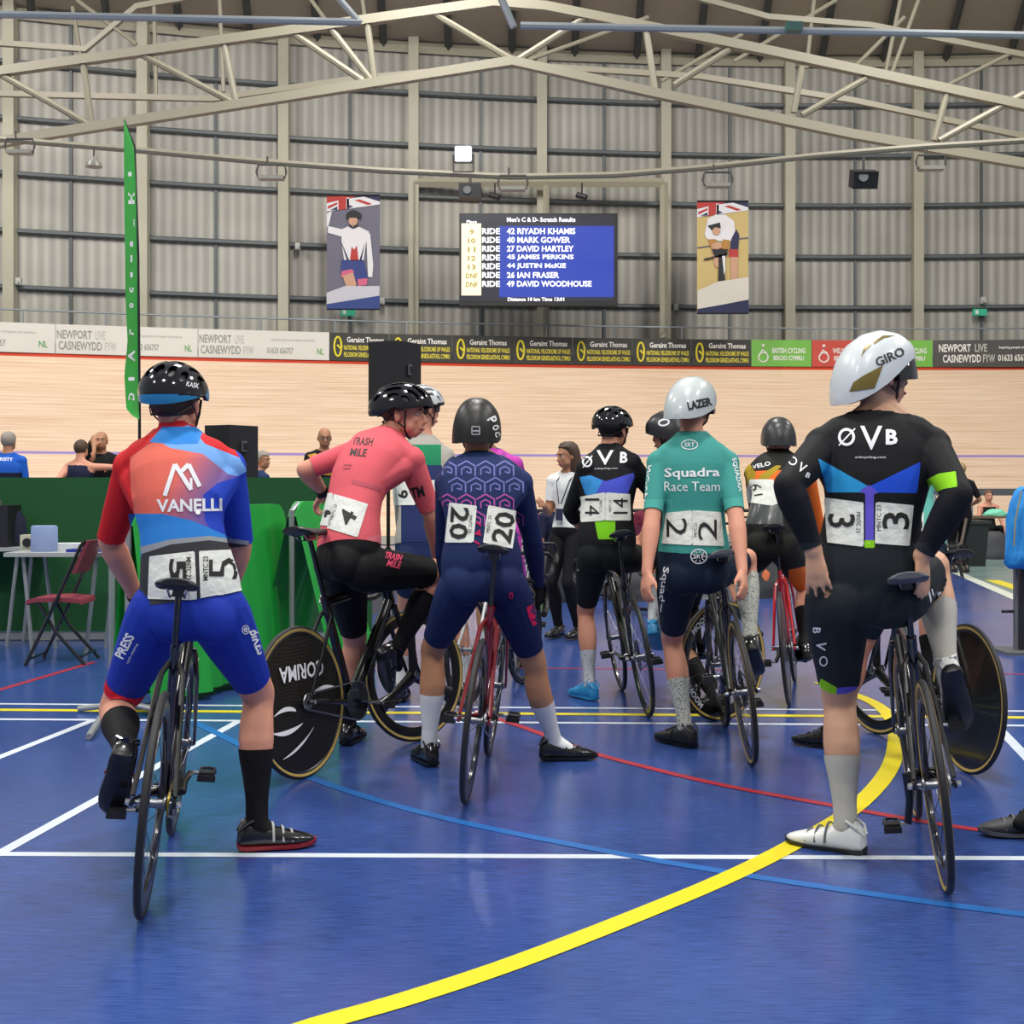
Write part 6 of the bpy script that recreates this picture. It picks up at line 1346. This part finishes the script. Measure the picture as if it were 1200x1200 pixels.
# bare barrier leg standing left of the first cloth
p = at_x(131, 9.0, 0); mb = MB(); mb.tube([p+V((0, 0, .02)), p+V((0, 0, .93))], .022, 8); mb.tube([G(104, 868)+V((0, 0, .02)), G(118, 852)+V((0, 0, .05)), G(140, 842)+V((0, 0, .05))], .018, 8)
tag(mb.build('barrier_leg', M_alug, org=p), 'bare grey barrier tube standing between the folding chair and the bright green cloth', 'barrier leg')
# tables
def table(label, x0, x1, Y, z, dep, grp='folding tables by the partition'):
    a, b = at_x(x0, Y, 0), at_x(x1, Y, 0); c = V(((a.x+b.x)/2, Y+dep/2, 0)); rt = empty('folding_table', c, 0, label, 'table', grp); w_ = b.x-a.x
    MB().box((c.x, c.y, z-.015), (w_, dep, .03)).build('tabletop', mat('table_grey', '#9aa09e', .5), rt, org=c, smooth=False)
    for sx in (-1, 1):
        for sy in (-1, 1):
            MB().tube([(c.x+sx*(w_/2-.12), c.y+sy*(dep/2-.08), z-.03), (c.x+sx*(w_/2-.2), c.y+sy*(dep/2-.06), .0)], .016, 8).build('leg', M_alug, rt, org=c)
    return c
t1 = table('grey-topped folding table holding the paper roll and blue folder', 4, 128, 10.0, .79, .62); table('grey-topped folding table at the left edge carrying the black box', -110, 34, 10.66, .80, .48)
def prop(name, mb, m, label, cat, org, smooth=True, **k): return tag(mb.build(name, m, org=org, smooth=smooth, **k), label, cat)
q = at_x(52, 10.25, .79); prop('paper_roll', MB().lathe([(.0, 0), (.100, 0), (.102, .01), (.098, .19), (.09, .2), (.03, .2), (.03, .17), (.0, .17)], q, (0, 0, 1), 32), mat('paper_blue', '#7d8fb5', .8), 'large roll of pale blue paper towel standing on the folding table', 'paper roll', q)
q = at_x(86, 10.35, .79); prop('paper_stack', MB().box(q+V((0, 0, .03)), (.26, .18, .06), .1), mat('paper_white', '#c8ccd0', .8), 'white stack of paper right beside the blue towel roll', 'paper', q, False)
q = at_x(100, 10.16, .79); prop('folder', MB().box(q+V((0, 0, .012)), (.24, .16, .024), -.05), mat('folder_blue', '#1c2c88', .4), 'dark blue folder lying flat on the table edge near the chair back', 'folder', q, False)
q = at_x(35, 10.5, .79); mb = MB(); mb.box(q+V((0, 0, .06)), (.12, .10, .12)); mb.tube([q+V((0, -.05, .06)), q+V((0, -.07, .06))], .035, 14, mi=1); prop('desk_clock', mb, [mat('device_cream', '#b9b8a0', .5), M_dark], 'small cream device with a dark dial left of the towel roll', 'device', q, False)
q = at_x(-6, 10.85, .80); rt = empty('equipment_box', q, 0, 'tall black equipment box on the table at the left edge', 'box'); MB().box(q+V((0, 0, .17)), (.32, .3, .34)).build('case', M_dark, rt, org=q, smooth=False); MB().tube([q+V((-.05, 0, .34)), q+V((-.05, 0, .37)), q+V((.05, 0, .37)), q+V((.05, 0, .34))], .008, 6).build('handle', M_grey, rt, org=q)
q = at_x(21, 10.95, .80); mb = MB(); mb.rings([[q+V((.07*k_*math.cos(t), .09*k_*math.sin(t), z_)) for t in (2*math.pi*i/14 for i in range(14))] for z_, k_ in ((0, .95), (.06, 1.1), (.15, 1.0), (.24, .75), (.29, .35))]); prop('dark_jacket', mb, mat('jacket_navy', '#171c33', .9, bump=(12, .6)), 'crumpled navy jacket heaped beside the black equipment box', 'jacket', q)
# folding chair
def folding_chair(label, base, yaw, seatc, grp=None, cat='chair'):
    rt = empty('folding_chair', base, yaw, label, cat, grp)
    fr = M_black
    for s in (-1, 1):
        MB().tube([(-.20, s*.20, .90), (-.17, s*.21, .86), (.0, s*.215, .47), (.22, s*.22, .0)], .013, 8).build('frame_tube', fr, rt); MB().tube([(.14, s*.19, .46), (.02, s*.19, .25), (-.20, s*.20, .0)], .013, 8).build('leg', fr, rt)
    MB().tube([(.21, -.22, .04), (.21, .22, .04)], .010, 6).build('stretcher', fr, rt); MB().tube([(-.17, -.2, .06), (-.17, .2, .06)], .010, 6).build('stretcher', fr, rt)
    mb = MB(); rr = []
    for x, z_ in ((-.17, .465), (-.16, .478), (0, .49), (.17, .484), (.21, .474), (.22, .462)): rr.append([(x, -.2, z_-.03), (x, .2, z_-.03), (x, .2, z_), (x, -.2, z_)])
    mb.rings(rr); mb.build('seat', seatc, rt)
    rr = []
    for z_ in (.66, .68, .78, .88, .90): rr.append([(-.10-(z_-.66)*.42+dx, sy*.2, z_) for dx, sy in ((0, -1), (-.03, -1), (-.045, 0), (-.03, 1), (0, 1), (-.015, 0))])
    MB().rings(rr).build('backrest', seatc, rt)
    return rt
M_maroon = mat('maroon_vinyl', '#7d2f3c', .45)
folding_chair('maroon and black folding chair in front of the partition at the left', at_x(76, 9.75, 0), R(183), M_maroon)
c2 = folding_chair('maroon folding chair seen between the rider with number fourteen and the teal jersey', at_x(757, 13.4, 0), R(70), M_maroon)
# loudspeakers
def pa_box(label, px0, px1, pyt, pyb, Y, stand_px, yaw):
    a, b = P(px0, pyt, Y), P(px1, pyb, Y); c = V(((a.x+b.x)/2, Y, b.z)); w_, h_ = (b.x-a.x), a.z-b.z; base = V((c.x, c.y, 0)); rt = empty('loudspeaker', base, 0, label, 'loudspeaker', None)
    M = Matrix.Rotation(R(yaw), 3, 'Z'); W = w_*.80; D = .36
    vs = [c+M @ V(p_) for p_ in ((-W/2*.75, -D/2, 0), (W/2*.75, -D/2, 0), (W/2, D/2, 0), (-W/2, D/2, 0))]; vs += [v+V((0, 0, h_)) for v in vs]
    mb = MB(); mb.add(vs, [(3, 2, 1, 0), (4, 5, 6, 7), (0, 1, 5, 4), (1, 2, 6, 5), (2, 3, 7, 6), (3, 0, 4, 7)]); mb.build('cabinet', mat('speaker_carpet', '#17171a', .8, bump=(150, .3)), rt, org=base, smooth=False)
    hm = V(vs[1]).lerp(vs[2], .55)+V((0, 0, h_*.62)); nn = (M @ V((1, -.2, 0))).normalized(); MB().box(hm+nn*.004, (.012, .13, .10), R(yaw)+R(12)).build('handle_cup', M_grey, rt, org=base, smooth=False); MB().box(hm+nn*.012, (.012, .09, .06), R(yaw)+R(12)).build('handle_recess', mat('recess_black', '#050505', .8), rt, org=base, smooth=False)
    sp = V((at_x(stand_px, Y, 0).x, Y, 0)); MB().tube([V((sp.x, sp.y, .3)), V((sp.x, sp.y, b.z))], .018, 8).build('stand_pole', M_black, rt, org=base)
    for k in range(3):
        t = R(90+120*k); MB().tube([V((sp.x, sp.y, .75)), V((sp.x+.5*math.cos(t), sp.y+.5*math.sin(t), .02))], .012, 6).build('stand_leg', M_black, rt, org=base)
pa_box('black loudspeaker on a stand behind the partition, right of the red and blue jersey', 239, 299, 499, 563, 12.4, 269, -28)
pa_box('black loudspeaker raised high on a stand above the pink-jerseyed rider', 428, 492, 402, 487, 12.2, 455, -24)
# feather flag
Yf = 11.75; top = P(147, 146, Yf); bs = at_x(163, Yf, 0); rt = empty('feather_flag', bs, 0, 'tall narrow green feather flag with white lettering behind the first rider', 'flag')
lft = [(145, 141), (145, 158), (145.5, 230), (146.5, 300), (147, 350), (149.5, 401), (145.6, 440), (148, 479), (155, 487), (161.5, 491)]; rgt = [(146, 141), (157, 172), (159, 215), (160, 260), (160.5, 300), (161, 350), (161.5, 410), (162, 440), (162.5, 480), (163.5, 491)]
vs = []; N_ = 40
for i in range(N_+1):
    t = i/N_*(len(lft)-1); k = min(int(t), len(lft)-2); f_ = t-k; L_ = [lft[k][j]*(1-f_)+lft[k+1][j]*f_ for j in (0, 1)]; R_ = [rgt[k][j]*(1-f_)+rgt[k+1][j]*f_ for j in (0, 1)]
    for m_ in range(5):
        q = m_/4; dy = (1-q)*.42; vs.append(P(L_[0]*(1-q)+R_[0]*q, L_[1]*(1-q)+R_[1]*q, Yf-dy+.05*math.sin(i*.35)*(1-q)))
fs = [(i*5+m_, (i+1)*5+m_, (i+1)*5+m_+1, i*5+m_+1) for i in range(N_) for m_ in range(4)]
mk('flag_cloth', vs, fs, mat('flag_green', '#1f9a33', .6), rt, org=bs, angle=None); bv = BVHTree.FromPolygons(vs, fs)
for w_ in [('D', 154, 465, 9, 7, 90, 0, .03), ('I', 154, 444, 4, 7, 90, 0, .05), ('A', 154, 417, 13, 8, 90, 0, .03), ('r', 154, 389, 8, 5, 90, 0, .03), ('o', 154, 358, 6, 5, 90, 0, .03), ('c', 154, 340, 6, 5, 90, 0, .03), ('i', 154, 322, 7, 3, 90, 0, .03), ('l', 154, 303, 8, 2, 90, 0, .03), ('s', 154, 286, 7, 4, 90, 0, .03), ('L', 155, 262, 10, 5, 90, 0, .02), ('H', 154, 232, 14, 7, 90, 0, .06), ('i', 152, 204, 6, 4, 90, 0, .02)]:
    v, t = placed(*w_); decal('lettering', v, t, bv, M_txtw, rt, bs, .006, L=8)
MB().tube([bs+V((0, 0, .03)), P(163.5, 491, Yf+.02), P(162, 300, Yf+.02), P(158, 172, Yf+.02), P(146, 140, Yf+.02)], [.018, .014, .011, .008, .005], 8).build('pole', M_black, rt, org=bs)
MB().lathe([(0, 0), (.2, 0), (.2, .03), (.03, .05), (0, .05)], bs, (0, 0, 1), 20).build('base', M_black, rt, org=bs)
# right-hand side
q = at_x(1137, 21.8, 0); rt = empty('waste_bin', q, 0, 'large black wheeled-style waste bin beside the black chair at the right', 'bin')
MB().rings([[q+V((sx*w_, sy*w_*.9, z_)) for sx, sy in ((-1, -1), (1, -1), (1, 1), (-1, 1))] for z_, w_ in ((0, .19), (.70, .235))]).build('body', mat('bin_black', '#1d2021', .5), rt, org=q, smooth=False); MB().box(q+V((0, 0, .72)), (.53, .48, .05)).build('rim', mat('bin_rim', '#2a2e30', .4), rt, org=q, smooth=False)
def shell_chair(label, base, yaw):
    rt = empty('stacking_chair', base, yaw, label, 'chair'); mb = MB()
    rr = []
    for x, z_ in ((.22, .44), (.16, .455), (0, .44), (-.15, .44), (-.20, .48), (-.23, .62), (-.27, .84)): rr.append([(x, y, z_+.02*abs(y)/.22) for y in (-.23, -.1, .1, .23)]+[(x-.012, y, z_-.014+.02*abs(y)/.22) for y in (.23, .1, -.1, -.23)])
    mb.rings(rr); mb.build('shell_seat', mat('chair_plastic_black', '#232528', .4), rt)
    for sx in (-1, 1):
        for sy in (-1, 1): MB().tube([(sx*.12, sy*.17, .44), (sx*.22, sy*.22, 0)], .012, 8).build('leg', M_black, rt)
shell_chair('black plastic chair left of the black waste bin', at_x(1109, 18.9, 0), R(165))
# long table with clothes, right background
a = at_x(1150, 24.5, 0); rt = empty('trestle_table', a+V((1.1, .3, 0)), 0, 'low trestle table piled with colourful kit at the far right', 'table'); og = a+V((1.1, .3, 0)); MB().box(og+V((0, 0, .74)), (2.6, .6, .04)).build('tabletop', mat('table_wood', '#6b5844', .6), rt, org=og, smooth=False)
for sx in (-1, 1): MB().box(og+V((sx*1.1, 0, .36)), (.05, .5, .72)).build('trestle', M_dark, rt, org=og, smooth=False)
def heap(name, c, r, m, label, cat, seed=0):
    rn = random.Random(seed); mb = MB(); rr = []
    for j in range(7):
        t = j/6; k_ = math.sqrt(max(.02, 1-(t*.95)**2)); rr.append([V(c)+V((r[0]*k_*math.cos(x)*(1+.18*rn.uniform(-1, 1)), r[1]*k_*math.sin(x)*(1+.18*rn.uniform(-1, 1)), r[2]*t)) for x in (2*math.pi*i/16 for i in range(16))])
    mb.rings(rr); return prop(name, mb, m, label, cat, V(c), angle=60)
heap('clothing_pile', og+V((-.75, -.05, .76)), (.22, .15, .13), mat('cloth_mint', '#79cfae', .8), 'mint green clothes heaped on the trestle table in front of the smiling woman', 'clothes', 1); heap('clothing_pile', og+V((-.2, 0, .76)), (.2, .15, .12), mat('cloth_lime', '#7fc86a', .8), 'lime green clothes to the right of the mint heap', 'clothes', 2)
heap('kit_bag', at_x(1164, 23.9, 0), (.35, .22, .5), mat('bag_grey', '#3a3b3f', .7), 'dark grey kit bag on the floor right of the waste bin', 'bag', 3); heap('kit_bag', at_x(1187, 24.2, 0), (.22, .2, .45), mat('bag_red', '#a0485a', .7), 'dusky red kit bag beside the blue jacket', 'bag', 4)
# seats for the two people sitting among the bags
for px, Y, lab in ((650, 16.2, 'dark stool under the seated person left of the woman with the lanyard'), (762, 16.8, 'dark stool under the seated person in maroon')):
    q = at_x(px, Y, 0); rt = empty('stool', q, 0, lab, 'stool'); MB().lathe([(0, .39), (.17, .39), (.18, .41), (.17, .43), (0, .43)], q, (0, 0, 1), 20).build('seat', M_dark, rt, org=q)
    for k in range(4): t = R(45+90*k); MB().tube([q+V((.12*math.cos(t), .12*math.sin(t), .39)), q+V((.18*math.cos(t), .18*math.sin(t), 0))], .012, 6).build('leg', M_black, rt, org=q)
# rail round the infield
mb = MB(); X0, X1 = at_x(1092, 27, 0).x, at_x(1290, 27, 0).x; mb.box(((X0+X1)/2, 27, 1.20), (X1-X0, .05, .14)); 
rt = empty('infield_rail', (X0, 27, 0), 0, 'grey handrail standing in front of the banked track at the right', 'railing'); mb.build('rail', M_grey, rt, org=V((X0, 27, 0)), smooth=False)
for x in (1095, 1138, 1215, 1280): MB().tube([at_x(x, 27, 0), at_x(x, 27, 1.15)], .04, 8).build('post', M_steelb, rt, org=V((X0, 27, 0)))
# blue jacket on a black stand
q = at_x(1198, 10.3, 0); rt = empty('display_stand', q, 0, 'black upright stand at the right edge with a blue jacket over it', 'stand')
MB().box(q+V((.06, 0, .55)), (.17, .06, 1.06)).build('panel', M_dark, rt, org=q, smooth=False); MB().box(q+V((-.06, -.02, .55)), (.02, .05, 1.06)).build('edge', M_grey, rt, org=q, smooth=False); MB().box(q+V((.02, 0, .012)), (.42, .40, .024)).build('foot_plate', M_grey, rt, org=q, smooth=False)
MB().tube([q+V((-.06, 0, .32)), q+V((-.16, 0, .32))], .012, 6).build('peg', M_dark, rt, org=q)
rr = []
for py, x0, x1, dd in ((571, 1196, 1240, .04), (576, 1190, 1245, .09), (590, 1183, 1250, .12), (610, 1179.5, 1252, .13), (630, 1180, 1252, .12), (648, 1177, 1250, .12), (660, 1176.5, 1225, .10), (666, 1183, 1215, .06)):
    a, b = P(x0, py, 10.2), P(x1, py, 10.2); cx_, w_ = (a.x+b.x)/2, (b.x-a.x)/2; rr.append([V((cx_+w_*math.cos(t), 10.2+dd*math.sin(t)+.028*math.sin(t*5+py*.11), a.z+.006*math.sin(t*5))) for t in (2*math.pi*i/28 for i in range(28))])
q2 = P(1210, 666, 10.2); jk = prop('blue_jacket', MB().rings(rr), mat('jacket_bright_blue', '#1f86d0', .7, bump=(9, .5)), 'bright blue jacket draped over the black stand at the right edge', 'jacket', q2, angle=60)
MB().tube([P(1197, 575, 10.05), P(1190, 610, 10.04), P(1188, 640, 10.06)], .006, 6).build('zip', mat('zip_tan', '#9a8a5a', .5), jk, org=q2)
# clutter in the infield behind the riders
BG = [(648, 15.0, 70, '#22252c', 'dark kit bag on the floor just left of the woman with the lanyard', (.34, .25, .55)), (738, 15.5, 30, '#8a3a5c', 'plum coloured bag seen between the legs of rider fourteen', (.22, .2, .35)), (752, 15.2, 50, '#2a2c30', 'black holdall right of the plum bag', (.45, .3, .38)), (835, 15.5, 20, '#4c4f55', 'mid grey crate-shaped bag under the teal rider', (.4, .3, .4)), (893, 15.5, 10, '#b0582c', 'burnt orange bag left of the red bicycle frame', (.16, .15, .35)), (610, 14.0, 30, '#3c5a34', 'moss green bag beside the magenta rider', (.3, .25, .5)), (676, 16.5, 0, '#1b1d22', 'black bag behind the woman with the lanyard', (.5, .3, .6)), (866, 15.6, 0, '#26282c', 'black bag behind the teal rider\'s right arm', (.6, .3, .5))]
for i, (px, Y, a_, c_, lab, r_) in enumerate(BG): heap('kit_bag', at_x(px, Y, 0), r_, mat('bag_%d' % i, c_, .75), lab, 'bag', 10+i)
def rack(label, x0, x1, Y):
    a, b = at_x(x0, Y, 0), at_x(x1, Y, 0); og = (a+b)/2; rt = empty('bicycle_rack', og, 0, label, 'rack'); MB().tube([a+V((0, 0, .95)), b+V((0, 0, .95))], .025, 8).build('top_bar', M_dark, rt, org=og)
    for q in (a, b): MB().tube([q+V((0, -.3, 0)), q+V((0, 0, .95)), q+V((0, .3, 0))], .02, 8).build('leg', M_dark, rt, org=og)
def small_bike(label, px, Y, yaw, fm, tan=False, kinds=('spoke', 'spoke')):
    a = at_x(px, Y, 0); t = R(yaw); return bike(label, a, a+V((math.sin(t), math.cos(t), 0)), 2, frame_m=fm, rw=kinds[0], fw=kinds[1], saddle_h=.98, tan=(tan, tan))
rack('dark bicycle rack in the far infield behind the central riders', 590, 900, 19.5)
small_bike('pale silver bicycle parked on the far rack left of the woman', 618, 18.6, 40, M_alu); small_bike('crimson bicycle parked in the gap below number fourteen', 716, 18.4, 60, M_redb); small_bike('black bicycle parked behind the teal rider', 822, 18.6, 55, M_black, True); small_bike('grey bicycle parked beyond the red track bicycle', 880, 18.2, 70, M_grey)
# low raised walkway behind the partition
trim(MB().box((-5.6, 15.0, .11), (8.4, 4.4, .22)), M_grey)
# ---------- people in the background ----------
def stander(key, label, px, Y, H, head_deg, skin, tops, pants, hair=None, wr=None, look=None, sit=False, vs=.014, w=1.0, sleeve=.8, gap=.07, bend=0.0, hkk=1.0, side=0, lift=0.0):
    k = H/1.76; a = R(head_deg); f = V((math.sin(a), math.cos(a), 0)); r = V((math.cos(a), -math.sin(a), 0)); b = at_x(px, Y, lift); dz = -.45 if sit else 0
    Lc = lambda x, y, z: b+r*(x*k)+f*(y*k)+V((0, 0, z*k+dz))
    pel = Lc(0, 0, .96); nk = Lc(0, bend, 1.47); wr = wr or ((-.25, .08, .82), (.25, .08, .82)); lk = look if look is not None else f
    an = (Lc(-.10, .0, .09), Lc(.10, .02, .09)) if not sit else (b+r*-.12+f*.42+V((0, 0, .09)), b+r*.12+f*.42+V((0, 0, .09)))
    s = Fig(key, label, pel, nk, (Lc(-.17, bend*.9, 1.42), Lc(.17, bend*.9, 1.42)), (Lc(-.085, 0, .93), Lc(.085, 0, .93)), (Lc(*wr[0]), Lc(*wr[1])), an, tuple(q+f*.2-V((0, 0, .05)) for q in an), Lc(side, bend+.03, 1.655), lk,
            kp=(f, f), ep=(-f-r*.4, -f+r*.4), legs=(.45*k, .44*k), arms=(.29*k, .26*k), bulge=.02, vs=vs, it=3, skin=skin, w=w*.95*k, wd=.95*k, limbk=k*.95, hk=k*hkk)
    g = s.garment({'spine': ('b', .03, .985), 'ua': ('<', sleeve)} if sleeve else {'spine': ('b', .03, .90)}, .009, tops); jo = s.put('shirt', g)
    gp = s.garment({'spine': ('<', .06), 'th': 'all', 'sh': ('<', .95)}, .012, pants); s.put('trousers', gp)
    for i in (0, 1): s.shoe(i, M_shoe, M_sole, f, k=k)
    if hair: hair_cap(s.head, s.root, s.org, hair, low=-.075, grow=1.09)
    return s, g, jo
M_poloY = mat('polo_yellow', '#c08a1c', .7); M_blk = fabric('shirt_black', '#17171a'); M_trk = fabric('trousers_black', '#111114'); M_nvt = fabric('top_navy', '#1c2038')
s, g, jo = stander('N', 'bald person with glasses in a black and amber polo shirt behind the partition', 380, 15.5, 1.76, 165, SK_mid, M_blk, M_trk, lift=.22, look=V((.25, -1, -.15)), wr=((-.3, .1, .88), (.3, .1, .88)))
g.poly([(355, 549), (402, 552), (402, 558), (355, 555)], M_poloY); g.poly([(360, 533), (370, 531), (376, 538), (366, 540)], M_poloY); g.poly([(384, 532), (398, 535), (394, 541), (388, 538)], M_poloY); bpy.data.objects.remove(jo); s.put('shirt', g)
hd = s.head; mb = MB(); [mb.tube([hd(.093, q*.031+.02*math.cos(t), -.004+.016*math.sin(t)) for t in (2*math.pi*i/12 for i in range(12))], .003, 5, closed=True) for q in (-1, 1)]; mb.tube([hd(.094, -.012, 0), hd(.094, .012, 0)], .003, 5); mb.build('glasses', M_dark, s.root, org=s.org)
stander('O', 'grey-haired person in dark blue looking right, beside the loudspeaker on its stand', 305, 16.6, 1.74, 60, SK_mid, fabric('shirt_dark_blue', '#1f3456'), M_trk, HAIR_g, look=V((.9, -.4, -.1)))
stander('P', 'person in a sleeveless navy top seen from behind, elbow out, far left infield', 94, 15.6, 1.62, 12, SK_pink, M_nvt, M_trk, HAIR, lift=.22, wr=((-.12, .02, 1.12), (.22, .30, 1.42)), sleeve=0)
stander('P2', 'balding person in a black shirt resting a hand against the face', 119, 16.0, 1.74, 170, SK_mid, M_blk, M_trk, None, lift=.22, wr=((-.28, .1, .85), (.06, .22, 1.50)))
s, g, jo = stander('Q', 'grey-haired person in a blue jersey seen from behind at the left edge', 9, 15.2, 1.70, 4, SK_mid, fabric('jersey_strong_blue', '#1c58b8'), M_trk, HAIR_g, lift=.22, w=1.1)
g.poly([(-20, 554), (26, 554), (26, 575), (-20, 575)], M_nvt); bpy.data.objects.remove(jo); jo = s.put('shirt', g); txt_on(s, g, [('VERSITY', 4, 538, 22, 4, -2, 0, .02)], M_txtw, jo)
s, g, jo = stander('R', 'blond person in a black T-shirt and white waist pack seen from behind at the right', 1126, 20.0, 1.66, -5, SK_mid, M_blk, M_trk, mat('hair_blond', '#9a8458', .7), wr=((-.2, .25, 1.05), (.28, .25, 1.08)))
g.poly([(1118, 585), (1134, 585), (1134, 600), (1118, 600)], M_txtw, back=True); bpy.data.objects.remove(jo); s.put('shirt', g)
stander('U', 'seated person in dark clothes just left of the woman with the lanyard', 650, 16.2, 1.7, 150, SK_mid, M_nvt, M_trk, HAIR_d, sit=True)
stander('V', 'seated person in a maroon top between number fourteen and the teal jersey', 762, 16.8, 1.7, 200, SK_pink, fabric('shirt_maroon', '#6a2436'), M_trk, HAIR, sit=True)
stander('S', 'smiling person in a black vest top seated behind the mint green clothes', 1158, 26.0, 1.68, 178, SK_pink, M_blk, M_trk, mat('hair_auburn', '#6a4632', .7), sit=True, sleeve=0, wr=((-.3, .25, .80), (.3, .25, .80)))
# the woman with the lanyard
s, g, jo = stander('M', 'person with shoulder-length hair, white short-sleeved shirt, black trousers and a lanyard', 667, 11.3, 1.66, 215, SK_mid, mat('shirt_white', '#dfe3e0', .75), M_trk, None, wr=((-.26, .05, .85), (.10, .26, 1.20)), look=V((-.85, -.5, -.12)), vs=.010, sleeve=.62)
h = s.head; mh = HAIR; mb = MB(); rr = []
for z_, x0, x1, w_ in ((.125, -.03, .01, .03), (.115, -.07, .05, .062), (.08, -.105, .075, .088), (.03, -.118, .055, .096), (-.03, -.120, .028, .100), (-.09, -.120, .022, .103), (-.15, -.115, .020, .100), (-.185, -.10, .005, .085)):
    cx_ = (x0+x1)/2; rr.append([h(cx_+(x1-x0)/2*math.cos(t), w_*math.sin(t), z_) for t in (2*math.pi*i/22 for i in range(22))])
mb.rings(rr); mb.build('hair', mat('hair_brown_long', '#43301f', .55, noise=(40, .3)), s.root, org=s.org)
mb = MB(); f_ = s.fwd0; nkp = s.nk
for q in (-1, 1): mb.tube([nkp+s.sax*(q*.06)+V((0, 0, .02)), nkp+s.sax*(q*.065)+f_*.10-V((0, 0, .05)), nkp+f_*.145-V((0, 0, .24))+s.sax*.01*q], .008, 6, flat=.4)
mb.box(nkp+f_*.155-V((0, 0, .33)), (.06, .012, .10)); mb.build('lanyard', mat('lanyard_navy', '#1d2340', .6), s.root, org=s.org)
# person at the right edge, only a shoe inside the frame
s = Fig('Z', 'person cropped by the right edge, only one dark grey shoe showing', P(1330, 690, 4.9), P(1330, 500, 4.9), (P(1280, 530, 4.95), P(1385, 530, 4.85)), (P(1305, 690, 4.95), P(1355, 690, 4.85)), (P(1280, 700, 5.0), P(1385, 700, 4.8)),
        (P(1216, 955, 4.85), P(1350, 975, 4.7)), (P(1190, 965, 4.8), P(1350, 985, 4.9)), P(1330, 455, 4.9), (-.9, .3, 0), kp=(V((-1, .2, 0)),)*2, vs=.014, it=3)
hair_cap(s.head, s.root, s.org, HAIR, low=-.075, grow=1.09); s.put('trousers', s.garment({'spine': ('<', .1), 'th': 'all', 'sh': 'all'}, .012, M_trk)); s.put('shirt', s.garment({'spine': ('b', .03, .985), 'ua': 'all'}, .01, M_blk)); s.shoe(0, mat('shoe_dark_grey', '#2b2b2e', .6), mat('sole_grey', '#55565a', .6), (-.97, .1, 0)); s.shoe(1, M_shoe, M_sole, (-.9, .1, 0))
